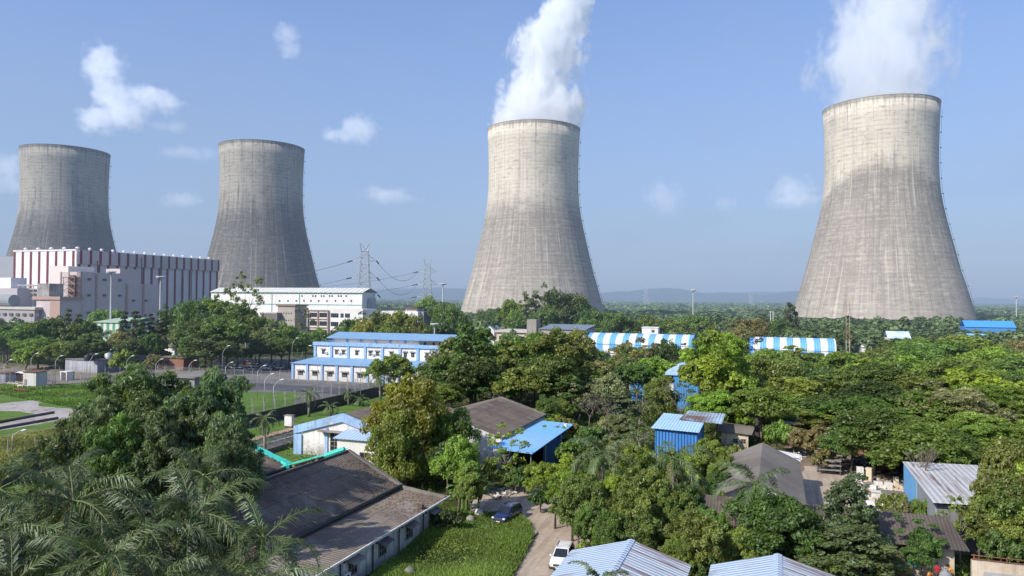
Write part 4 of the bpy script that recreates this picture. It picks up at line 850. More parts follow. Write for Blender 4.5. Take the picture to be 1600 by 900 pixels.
s = MB(); s.slab([(-8.7, 73.6, 4.72), (-6.6, 73.6, 4.72), (-6.6, 75.0, 5.2), (-8.7, 75.0, 5.2)], .08); s.build('ridge_tile', mat('red_tile', (.34, .07, .055), var=.2), t)
window(t, 'y-', -5.6, 1.3, 1.1, 1.1, at=71.6, awn=.4)
s = MB(); s.slab([(4.2, 67.6, 2.9), (8.0, 67.6, 2.9), (8.0, 71.4, 3.3), (4.2, 71.4, 3.3)], .1); s.build('porch_roof', M_rust, t)
s = MB(); s.box(4.4, 4.55, 67.8, 67.95, 0, 2.85); s.box(7.7, 7.85, 67.8, 67.95, 0, 2.85); s.box(5.6, 7.0, 71.4, 71.59, 0, 2.1); s.build('porch_post', M_rust, t)
window(t, 'y-', 7.2, 1.2, .8, .8, at=71.2)
# yard wall to the right, with makeshift fence
t = thing('yard_wall', 'cream yard wall with rusty rails and grey tarpaulin at the lower right', 'wall', (19, 69, 0))
s = MB(); s.box(15.2, 34, 69.4, 69.8, 0, 3.1); s.build('wall', mat('peeling_cream', (.62, .53, .41), (.36, .25, .18), var=.5, streak=.6), t)
s = MB()
for zz in (3.2, 3.5): s.tube([(15.2, 69.6, zz), (34, 69.6, zz)], .05, 5)
for k in range(9): s.tube([(15.4+k*2.3, 69.6, 3.1), (15.4+k*2.3, 69.6, 3.6)], .05, 5)
s.build('rail', M_rust, t)
s = MB(); n = 26
for i in range(n):
    a = 16.+i*.7; c_ = a+.7; s.quad((a, 69.3-.08*(i % 2), .9), (c_, 69.3-.08*((i+1) % 2), .9), (c_, 69.33, 2.35), (a, 69.33, 2.35))
s.build('grey_tarpaulin', mat('grey_tarp', (.36, .36, .36), (.22, .22, .22), var=.4), t)
for k, x in enumerate((16.4, 19.0)):
    s = MB()
    for i in range(5): s.quad((x+i*.28, 69.1-.1*(i % 2), .4), (x+(i+1)*.28, 69.1-.1*((i+1) % 2), .4), (x+(i+1)*.28+.05, 69.12, 1.35), (x+i*.28+.05, 69.12, 1.35))
    tag(s.build('hanging_cloth', mat('white_cloth', (.75, .73, .7), var=.2)), 'white cloth hung on the yard wall, '+('left' if k == 0 else 'right')+' of two', 'cloth', 'white cloths on the yard wall')
s = MB(); n = 12
for i in range(n):
    a = 9.4+i*.23; dz = .25*sin(pi*(i+.0)/n); dz2 = .25*sin(pi*(i+1)/n); s.quad((a, 71.2-.12*(i % 2), 1.75-dz), (a+.23, 71.2-.12*((i+1) % 2), 1.75-dz2), (a+.23, 71.25, 2.95-dz2*.2), (a, 71.25, 2.95-dz*.2))
tag(s.build('green_shade_cloth', mat('green_net', (.02, .22, .17), (.03, .3, .22), var=.3)), 'dark green shade cloth hung under the eave above the people', 'cloth')
k = MB(); k.box(9.0, 15.1, 66.8, 71.5, 0, .8); tag(k.build('pavement', M_conc), kind='structure')
# metal shed at the right
t = thing('tin_roofed_shed', 'grey shed with pale rust patched tin roof and blue sheet side', 'shed', (14.5, 81, 0))
x_, y_ = 14.4, 81.
s = MB(); s.box(x_+.6, 23.4, 81.4, 99, 0, 4.6); s.build('wall', mat('dark_grey_shed', (.16, .165, .175), (.25, .26, .27), streak=.7), t)
s = MB(); s.slab([(14.4, 80.6, 4.95), (23.9, 80.6, 5.2), (23.9, 99.6, 5.2), (14.6, 99.6, 4.95)], .1); s.build('roof', mat('pale_tin_roof', (.56, .55, .53), (.42, .40, .38), var=.25, corr=(0, .55), rust=.5, patch=(.8, (.45, .43, .40)), rough=.5), t)
s = MB(); s.box(14.75, 14.95, 81.4, 91, 0, 4.8); s.build('side_sheet', mat('grey_zinc', (.35, .38, .38), (.25, .27, .27), corr=(1, .5), var=.3), t)
s = MB(); s.box(14.7, 14.9, 91.01, 99.5, 0, 4.83); s.build('blue_side_sheet', mat('blue_zinc', (.13, .38, .68), (.25, .45, .65), corr=(1, .5), var=.3), t)
# bottom metal roofs
M_tin = mat('pale_blue_rusted_sheet', (.52, .57, .60), (.44, .49, .53), var=.15, corr=(1, .45), rust=1.1, rustcol=(.20, .10, .075), rough=.45)
M_tin2 = mat('pale_blue_sheet', (.44, .54, .64), (.40, .48, .57), var=.15, corr=(1, .45), rust=.3, rustcol=(.22, .13, .10), rough=.45)
for (xm, xl, xr_, yf, lab) in ((-9.8, -14.3, -5.5, 54.2, 'pale blue ridged metal roofed shed with rusty right slope, bottom centre'), (.3, -4.2, 5.0, 54.8, 'pale blue metal roofed shed cut by the lower edge, right of the rusty one')):
    t = thing('metal_roofed_shed', lab, 'shed', (xm, 46, 0))
    s = MB(); s.prism([(xl+.3, 0), (xr_-.3, 0), (xr_-.3, 5.), (xm, 6.3), (xl+.3, 5.)], 36, yf-.4, 'y'); s.build('wall', M_stain, t)
    s = MB(); s.slab([(xl, 35.5, 5.2), (xm, 35.5, 6.5), (xm, yf, 6.5), (xl, yf, 5.2)][::-1], .06); s.build('roof', M_tin2, t, label='smoother pale blue left slope')
    s = MB(); s.slab([(xm, 35.5, 6.504), (xr_, 35.5, 5.2), (xr_, yf, 5.2), (xm, yf, 6.504)][::-1], .06); s.build('roof', M_tin, t, label='rust lined right slope')
    s = MB(); s.slab([(xm-.28, 35.4, 6.47), (xm, 35.4, 6.56), (xm, yf+.05, 6.56), (xm-.28, yf+.05, 6.47)][::-1], .03); s.slab([(xm, 35.4, 6.562), (xm+.28, 35.4, 6.47), (xm+.28, yf+.05, 6.47), (xm, yf+.05, 6.562)][::-1], .03); s.build('ridge_cap', M_tin2, t)
# far blue roofs at the right
for (pl, pt, pr_, dep, lab, nm) in ((1508, 501, 1588, 430, 'bright blue long roof at the foot of the nearest tower', 'blue_works_roof'), (1387, 518, 1424, 330, 'white and blue gabled roof low in the right trees', 'pale_roof_house'), (1516, 522, 1568, 340, 'pale blue roof between trees at the right', 'pale_blue_roof_house'), (1346, 531, 1356, 300, 'tiny white hut in the trees right of the radio mast', 'white_hut'), (1552, 538, 1586, 270, 'rusty grey open shed near the right edge', 'rusty_shed'), (1570, 603, 1640, 150, 'sky blue roofed store at the right edge', 'blue_edge_store'), (1283, 612, 1320, 170, 'low brick and blue store glimpsed in the right trees', 'brick_blue_store')):
    a = D(pl, pt, dep); xr_, _ = PY(pr_, pt, a[1]); t = thing(nm, lab, 'building', (a[0], a[1], 0)); wm = {'blue_works_roof': M_skyx, 'rusty_shed': M_conc, 'brick_blue_store': M_brick}.get(nm, M_white); rm_ = {'blue_works_roof': mat('vivid_blue_roof', (.07, .33, .85), var=.1, corr=(0, 1.)), 'pale_roof_house': mat('blue_white_roof', (.6, .68, .78), (.3, .45, .66), var=.5), 'white_hut': M_white, 'rusty_shed': M_tin}.get(nm, M_sky)
    dy = 14 if dep > 200 else 9; dz = .045*dep*.12+1.2
    s = MB(); s.box(a[0]+.2, xr_-.2, a[1]+.2, a[1]+dy, 0, a[2]-dz); s.build('wall', wm, t)
    s = MB(); s.slab([(a[0], a[1]-.3, a[2]-dz), (xr_, a[1]-.3, a[2]-dz), (xr_, a[1]+dy*.5, a[2]), (a[0], a[1]+dy*.5, a[2])], .15); s.slab([(a[0], a[1]+dy*.5, a[2]+.004), (xr_, a[1]+dy*.5, a[2]+.004), (xr_, a[1]+dy+.3, a[2]-dz), (a[0], a[1]+dy+.3, a[2]-dz)], .15); s.build('roof', rm_, t)
# ------------------------------------------------------------------ vegetation prototypes
M_leaf = leafmat('foliage', .38, spread=.62); M_palm = leafmat('palm_leaf', .14, spread=.8, gloss=.05); M_forest = None
M_bark = mat('bark', (.16, .13, .10), (.08, .065, .05), var=.4, scale=3); M_gbark = mat('grey_bark', (.30, .28, .25), (.15, .14, .12), var=.4, scale=2)
def sphere_dirs(n, zmin=-1.):
    d = unit(rng.normal(size=(n*3+12, 3))); d = d[d[:, 2] > zmin][:n]
    return d
def limbs(mb, top, lobes, r0, lean=(0, 0), n=7, sub=None):
    """tapered trunk to height top then limbs to lobe centres"""
    fork = Vector((lean[0]*.5, lean[1]*.5, top*.55))
    mb.tube([(0, 0, -.1), (lean[0]*.15, lean[1]*.15, top*.25), fork], [r0*1.25, r0, r0*.8], n)
    for c in lobes:
        c = Vector(c); m_ = fork.lerp(c, .5)+Vector((0, 0, .12*(c-fork).length)); mb.tube([fork, m_, c], [r0*.55, r0*.3, r0*.08], 5, cap=False)
        for k in range(2):
            e = c+Vector(rng.normal(size=3)*.9); mb.tube([m_, m_.lerp(e, .55)+Vector((0, 0, .1)), e], [r0*.24, r0*.14, r0*.03], 4, cap=False)
def crown(kind, seed, W=5.0, H=11.0, nl=None, leaf=.34, per=80, base=.3, dens=1.):
    """returns (crown mesh, trunk mesh); W = half width, H = height"""
    global rng
    rng = np.random.default_rng(seed)
    zc0 = H*base; lobes = []
    hh = (H-zc0)/2; cz = zc0+hh
    if kind == 'feather':
        for i in range(nl):
            d = sphere_dirs(1, -.2)[0]; rr = rng.uniform(.55, .98); lobes.append((d[0]*W*rr, d[1]*W*rr, cz+d[2]*hh*rr, W*rng.uniform(.17, .27)))
        lobes.append((0, 0, cz, W*.4))
    elif kind in ('broad', 'bright', 'bush'):
        n = nl or 15
        for i in range(n):
            d = sphere_dirs(1, -.35)[0]; rr = rng.uniform(.52, .80)
            lobes.append((d[0]*W*rr, d[1]*W*rr, cz+d[2]*hh*rr*.95, W*rng.uniform(.26, .42)))
        lobes.append((0, 0, cz, W*.45))
    elif kind == 'tall':
        for i in range(nl or 15):
            t = i/(nl or 15); a = i*2.4; rr = W*(.28+.42*sin(pi*min(1, t*1.1+.08)))*rng.uniform(.6, 1.15)
            lobes.append((cos(a)*rr, sin(a)*rr, zc0+(H-zc0)*(.1+.85*t), W*rng.uniform(.26, .40)*(1.15-.5*t)))
    elif kind == 'column':
        for i in range(11):
            t = i/11; a = i*2.4; rr = W*.22*(1-t*.6); lobes.append((cos(a)*rr, sin(a)*rr, zc0+(H-zc0)*(.06+.9*t), W*(.62-.42*t)))
    elif kind == 'weep':
        for i in range(nl or 17):
            t = i/(nl or 17); a = i*2.4; rr = W*(.85-.5*t)*rng.uniform(.45, 1.15); lobes.append((cos(a)*rr, sin(a)*rr, zc0+(H-zc0)*(.12+.84*t)+rng.uniform(-.5, .5), W*rng.uniform(.19, .31)))
    elif kind == 'airy':
        for i in range(nl or 13):
            t = i/(nl or 13); a = i*2.4; rr = W*(.35+.5*sin(pi*t))*rng.uniform(.5, 1.1); lobes.append((cos(a)*rr, sin(a)*rr, zc0+(H-zc0)*(.08+.88*t), W*rng.uniform(.2, .3)))
    P, N, S, T = [], [], [], []
    for (lx, ly, lz, lr) in lobes:
        ltone = rng.uniform(-.22, .22)
        nc = max(5, int(14*dens)); dirs = sphere_dirs(nc, -.55)
        if kind == 'airy': nc = max(5, int(nc*.6)); dirs = dirs[:nc]
        for d in dirs:
            cr = lr*rng.uniform(.30, .48); c = np.array([lx, ly, lz])+d*np.array([1, 1, .8])*lr*rng.uniform(.62, 1.0)
            ctone = ltone+rng.uniform(-.22, .22); n = int(per*rng.uniform(.7, 1.3)*(cr/(W*.14)))
            q = sphere_dirs(n, -.7); n = len(q); rad = cr*rng.uniform(.35, 1.12, n)**.7
            stretch = np.array([1, 1, .75 if kind not in ('weep',) else 1.5])
            p = c+q*rad[:, None]*stretch
            if kind == 'feather': p[:, 2] = c[2]+(p[:, 2]-c[2])*.6; ctone += (.75 if rng.random() < .07 and d[2] > .1 else 0)  # a few upper clumps painted brighter as highlight spots
            if kind == 'weep': p[:, 2] -= rng.uniform(0, .8, n)*(p[:, 2] < c[2]+.2)
            P.append(p); N.append(unit(q*.75+np.array([0, 0, .55])+rng.normal(size=(n, 3))*.5)); S.append(leaf*(.5+rng.random(n)**1.5*1.3))
            T.append(np.clip(.5+ctone+rng.uniform(-.18, .18, n)+(q[:, 2])*.10, 0, 1.5 if kind == 'feather' else 1))
    P, N, S, T = map(np.concatenate, (P, N, S, T))
    P[:, :2] *= W/np.percentile(np.linalg.norm(P[:, :2], axis=1), 95); zt_ = np.percentile(P[:, 2], 99); P[:, 2] = np.where(P[:, 2] > 0, P[:, 2]*H/zt_, P[:, 2])
    keep = P[:, 2] > .15; P, N, S, T = P[keep], N[keep], S[keep], T[keep]
    V = leaves(P, N, S, width={'feather': .26, 'weep': .38, 'airy': .5}.get(kind, .58), droop={'weep': 1.2, 'feather': .08}.get(kind, 0.))
    tm = MB(); r0 = .028*H if kind != 'column' else .12
    limbs(tm, cz+hh*.2 if kind != 'column' else H*.8, [l[:3] for l in lobes][:9], max(.1, r0*.72), lean=tuple(rng.normal(size=2)*.4))
    return npmesh('crown', V, 4, M_leaf, T), tm
PROTO = {}
def proto(name, kind, seed, W=5., H=11., bark=None, **kw):
    me, tm = crown(kind, seed, W, H, **kw)
    PROTO[name] = (me, tm, bark or M_bark, W, H)
for i in range(3): proto('broad%d' % i, 'broad', 100+i*7, leaf=.42, per=58)
for i in range(2): proto('dome%d' % i, 'broad', 140+i*7, W=5.6, H=9.5, leaf=.40, per=62, nl=20, base=.18)
for i in range(2): proto('tall%d' % i, 'tall', 200+i*7, W=4., H=13., leaf=.38, per=66, base=.22)
for i in range(2): proto('airy%d' % i, 'airy', 300+i*7, W=4., H=12., leaf=.34, per=40, base=.3, bark=M_gbark)
proto('column0', 'column', 400, W=1.6, H=12., leaf=.32, per=90, base=.06)
proto('weep0', 'weep', 500, W=4.6, H=13., leaf=.36, per=88, base=.12, nl=27, dens=1.1)
proto('feather0', 'feather', 601, W=5.5, H=11., leaf=.36, per=84, base=.2, nl=38, dens=1.2)
proto('feather1', 'feather', 611, W=5.0, H=10., leaf=.36, per=84, base=.3, nl=28, dens=1.2)
for i in range(2): proto('fine%d' % i, 'broad', 700+i*7, W=4.5, H=9., leaf=.25, per=150, nl=18, base=.12, dens=1.2)
proto('mango0', 'broad', 801, W=4.5, H=8., leaf=.30, per=125, nl=20, base=.05, dens=1.3)
proto('silver0', 'tall', 901, W=4., H=12., leaf=.27, per=95, nl=22, base=.1, bark=M_gbark)
for i in range(2): proto('bush%d' % i, 'bush', 850+i*7, W=2.2, H=2.6, leaf=.24, per=70, nl=8, base=.0, dens=.8)
TMESH = {}
def tree_parts(name):
    if name not in TMESH:
        me, tm, bk, W, H = PROTO[name]; tme = bpy.data.meshes.new('trunk'); tme.from_pydata(tm.v, [], tm.f); tme.materials.append(bk)
        tme.polygons.foreach_set('use_smooth', [True]*len(tme.polygons)); TMESH[name] = tme
    return PROTO[name][0], TMESH[name], PROTO[name][3], PROTO[name][4]
TINT = {'deep': (0.114, 0.183, 0.041), 'mid': (0.168, 0.244, 0.048), 'olive': (0.198, 0.238, 0.052), 'yellow': (0.270, 0.293, 0.052), 'bright': (0.246, 0.348, 0.048), 'brown': (0.234, 0.220, 0.086), 'grey': (0.216, 0.238, 0.109), 'dark': (0.090, 0.134, 0.034), 'lime': (0.336, 0.415, 0.069), 'fern': (.12, .165, .068), 'casu': (0.108, 0.128, 0.057)}
TINTNAME = {'fern': 'soft green', 'deep': 'deep green', 'mid': 'mid green', 'olive': 'olive green', 'yellow': 'yellow green', 'bright': 'bright green', 'brown': 'brownish', 'grey': 'grey green', 'dark': 'dark green', 'lime': 'lime green', 'casu': 'blackish green'}
KNAME = {'broad': ('broadleaf_tree', 'round crowned tree'), 'dome': ('spreading_tree', 'wide domed tree'), 'tall': ('tall_tree', 'tall uneven tree'), 'airy': ('open_crowned_tree', 'thin crowned tree'), 'column': ('columnar_tree', 'narrow columnar tree'), 'weep': ('drooping_tree', 'drooping leaved tree'), 'feather': ('feathery_tree', 'feathery leaved tree'), 'fine': ('leafy_tree', 'dense leafy tree'), 'mango': ('glossy_tree', 'low glossy leaved tree'), 'silver': ('silvery_tree', 'tall silvery leaved tree'), 'bush': ('shrub', 'round shrub')}
GROUP = {'bush': 'shrubs among the buildings', 'column': 'columnar trees by the green striped shed'}
PLANTS = []                                   # (root, base description, px, py, depth)
def plant(px, ytop, wpx, depth, kind, tint, rz=None, hmin=2.5, desc=None, jit=.12):
    """a tree standing on the ground at the given distance, as tall and wide as it shows"""
    xx, yy, zt = D(px, ytop, depth); h = max(hmin, zt)
    return plant3(xx, yy, h, wpx*depth/F/2, kind, tint, rz, desc, jit)
def plant3(x, y, h, hw, kind, tint, rz=None, desc=None, jit=.12):
    cm, tme, W, H = tree_parts(kind); kk = kind.rstrip('0123456789')
    nm, dn = KNAME[kk]
    t = bpy.data.objects.new(nm, None); COL.objects.link(t); t.location = (x, y, 0); t['category'] = 'shrub' if kk == 'bush' else 'tree'
    t.rotation_euler = (0, 0, random.uniform(0, 6.28) if rz is None else rz); t.scale = (hw/W, hw/W, h/H)
    tr = bpy.data.objects.new('trunk', tme); COL.objects.link(tr); tr.parent = t
    cr = bpy.data.objects.new('crown', cm); COL.objects.link(cr); cr.parent = t
    c = TINT[tint]; j = [random.uniform(1-jit, 1+jit) for _ in range(3)]; v = random.uniform(.88, 1.12)
    cr.color = (c[0]*j[0]*v, c[1]*v, c[2]*j[2]*v, 1)
    p = proj(x, y, h*.7)
    size = '' if kk in ('tall', 'column', 'silver', 'mango') else ('big ' if h > 14 else ('small ' if h < 6 and kk != 'bush' else ''))
    PLANTS.append([t, size+TINTNAME[tint]+' '+dn, p[0], p[1], p[2], desc, kk])
    t['group'] = GROUP.get(kk, 'trees across the site')
    return t
# ------------------------------------------------------------------ palms
def palm_mesh(seed, nf=16, L=3.9, H=0., leafl=1.15, lw=.07, up=(-.75, 1.1), np_=66, plum=.35):
    r = np.random.default_rng(seed); V = []; T = []; st = MB()
    for i in range(nf):
        a = i*2.39996+r.uniform(-.2, .2); t = (i+.5)/nf; e0 = up[1]+(up[0]-up[1])*t**.8; Lf = L*r.uniform(.85, 1.1)*(1 if t > .15 else .75)
        pts = []; p = np.array([cos(a)*.12, sin(a)*.12, 0.]); e = e0; n = 14; tw = r.uniform(-.15, .15)
        for k in range(n+1):
            pts.append(p.copy()); d = np.array([cos(a+tw*k/n)*cos(e), sin(a+tw*k/n)*cos(e), sin(e)]); p = p+d*Lf/n; e -= (.05+.13*(k/n))*(1.25 if t > .3 else .9)
        st.tube([tuple(q) for q in pts], [.045-.035*k/n for k in range(n+1)], 4, cap=False)
        pts = np.array(pts); tone = r.uniform(-.3, .3)
        for k in range(np_):
            f = .10+.9*k/np_; idx = f*n; i0 = min(n-1, int(idx)); fr = idx-i0; c = pts[i0]*(1-fr)+pts[i0+1]*fr; tg = pts[i0+1]-pts[i0]; tg /= np.linalg.norm(tg)
            side = np.cross(tg, [0, 0, 1.]); side /= max(1e-5, np.linalg.norm(side)); upv = np.cross(side, tg)
            ll = leafl*(.35+.65*sin(pi*min(1., .12+.88*f)))*r.uniform(.65, 1.15)*(1.0 if f < .9 else .7)
            for s_ in (-1, 1):
                if r.random() < .10: continue
                d1 = side*s_*r.uniform(.55, .85)+tg*.85+upv*(r.uniform(-plum, plum)+.10); d1 /= np.linalg.norm(d1); d2 = d1*.75+np.array([0, 0, -r.uniform(.35, 1.0)]); d2 /= np.linalg.norm(d2)
                w_ = tg*lw*.5; m1 = c+d1*ll*.5; e1 = m1+d2*ll*.5
                V += [c-w_*.6, c+w_*.6, m1+w_, m1-w_, m1-w_, m1+w_, e1+w_*.15, e1-w_*.15]; tn = np.clip(.45+tone+r.uniform(-.3, .3), 0, 1); T += [tn, tn]
    return npmesh('crown', np.array(V), 4, M_palm, np.array(T)), st
PALMP = []
M_stem = mat('frond_stem', (.13, .17, .06), var=.1)
for sd_, kw in ((1, dict(nf=14, L=5.1, lw=.062)), (2, dict(nf=13, L=4.8, up=(-.9, 1.3), lw=.062)), (3, dict(nf=14, L=5.2, up=(-1.0, 1.1), plum=.5, lw=.062)), (4, dict(nf=13, L=2.6, leafl=.55, np_=36, lw=.09, up=(-.9, 1.1)))):
    me, st = palm_mesh(sd_, **kw); sme = bpy.data.meshes.new('frond_stem'); sme.from_pydata(st.v, [], st.f); sme.materials.append(M_stem); PALMP.append((me, sme))
DRY = palm_mesh(9, nf=1, L=3.4, up=(-1.1, -.75), leafl=.8, np_=40, lw=.06)
M_ptrunk = mat('palm_trunk', (.30, .27, .23), (.18, .16, .14), var=.35, scale=2, stripes=(2, .35, .12, (.13, .12, .1), 0)); M_shaft = mat('palm_crownshaft', (.16, .26, .07), (.13, .22, .06), var=.2)
def palm(x, y, h, pi_, scale, label, rz=None, tint=(.105, .145, .052), group='palms in the foreground'):
    t = thing('palm_tree', label, 'palm', (x, y, 0), group); t['kind'] = 'thing'
    me, sme = PALMP[pi_]; s = MB(); l = random.uniform(-.35, .35); l2 = random.uniform(-.35, .35)
    s.tube([(x, y, -.1), (x+l*.4, y+l2*.4, h*.3), (x+l, y+l2, h*.72), (x+l, y+l2, h-1.3*scale)], [.26*scale, .2*scale, .17*scale, .14*scale], 8); s.build('trunk', M_ptrunk, t, smooth=True)
    s = MB(); s.tube([(x+l, y+l2, h-1.32*scale), (x+l, y+l2, h-.7*scale), (x+l, y+l2, h+.1)], [.15*scale, .19*scale, .08*scale], 8); s.build('crownshaft', M_shaft, t, smooth=True)
    c = bpy.data.objects.new('crown', me); COL.objects.link(c); c.parent = t; c.location = (l, l2, h); c.scale = (scale,)*3; c.rotation_euler = (0, 0, random.uniform(0, 6.28) if rz is None else rz)
    j = random.uniform(.85, 1.2); c.color = (tint[0]*j, tint[1]*j, tint[2]*j, 1)
    f = bpy.data.objects.new('frond_stem', sme); COL.objects.link(f); f.parent = c
    if pi_ < 3 and scale > .7:
        q = bpy.data.objects.new('dry_frond', DRY[0]); COL.objects.link(q); q.parent = t; q.location = (l, l2, h-.1); q.scale = (scale,)*3; q.rotation_euler = (0, 0, random.uniform(0, 6.28)); q['label'] = 'brown hanging dry fronds'; q.color = (.30, .20, .09, 1)
    return t
def palmp(px, py, depth, pi_, scale, label, **k):
    x, y, z = D(px, py, depth); return palm(x, y, z, pi_, scale, label, **k)
FG = [(125, 780, 38, 0, 1.08, 'large palm with drooping fronds, left of the two biggest crowns'), (240, 822, 37, 2, 1.0, 'palm with pale twisting fronds between the two largest crowns'), (312, 806, 39, 1, 1.08, 'palm with trunk showing under the centre right of the palm clump'), (-2, 764, 42, 0, 1.1, 'palm cut by the left edge with fronds reaching inward'), (-15, 832, 35, 2, 1.0, 'lower palm at the left edge corner'), (112, 736, 46, 1, .8, 'palm with upright yellow green young fronds behind the left crown'), (318, 742, 46, 1, .85, 'palm with one upright spear frond before the feathery tree'), (414, 842, 38, 0, .9, 'palm overlapping the brown shed roof, rightmost of the clump'), (172, 872, 33, 0, .9, 'low palm at the bottom edge under the large left crown'), (395, 905, 34, 2, .9, 'lowest palm beside the white wall at the bottom edge'), (20, 905, 32, 1, .9, 'palm at the very bottom left corner'), (255, 905, 33, 1, .85, 'low palm with pale trunk at the bottom edge')]
for px, py, dp, pk, sc1, lab in FG: palmp(px, py, dp, pk, sc1, lab)
for px, py, dp, pk, sc1, lab in ((938, 706, 74, 0, .98, 'slender palm with tall grey trunk beside the dirt road'), (1052, 716, 76, 2, 1.05, 'drooping palm behind the olive tree in front of the blue shed'), (1186, 757, 66, 1, 1.05, 'broad palm in front of the grey gabled shed'), (944, 905, 40, 3, .9, 'tiny palm top poking over the pale blue roof')): palmp(px, py, dp, pk, sc1, lab, tint=(.10, .14, .055), group='palms in the middle ground')
for k, (px, py, dp, sc1, lab) in enumerate(((415, 652, 116, 1.15, 'small palm beside the left road, first from the left'), (483, 614, 150, 1.15, 'palm on the grass verge before the boundary wall, the tallest of the verge palms'), (515, 634, 148, 1., 'short bushy palm beside the tallest verge palm'), (560, 622, 165, 1.15, 'bushy palm at the verge left of the yellow green tree'), (545, 612, 166, .9, 'thin half bare palm on the verge'), (595, 590, 176, 1.2, 'dark palm in front of the stepped office corner'), (530, 512, 290, 2.0, 'palm behind the stepped office below the white office'), (6, 536, 262, 1.6, 'small palm in the left tree belt, leftmost of three'), (28, 532, 266, 1.6, 'small palm in the left tree belt, middle of three'), (44, 530, 270, 1.7, 'small palm in the left tree belt, rightmost of three'), (612, 800, 70, .01, ''))):
    if lab: palmp(px, py, dp, 3, sc1, lab, tint=(.12, .17, .06), group='small palms beyond the road')
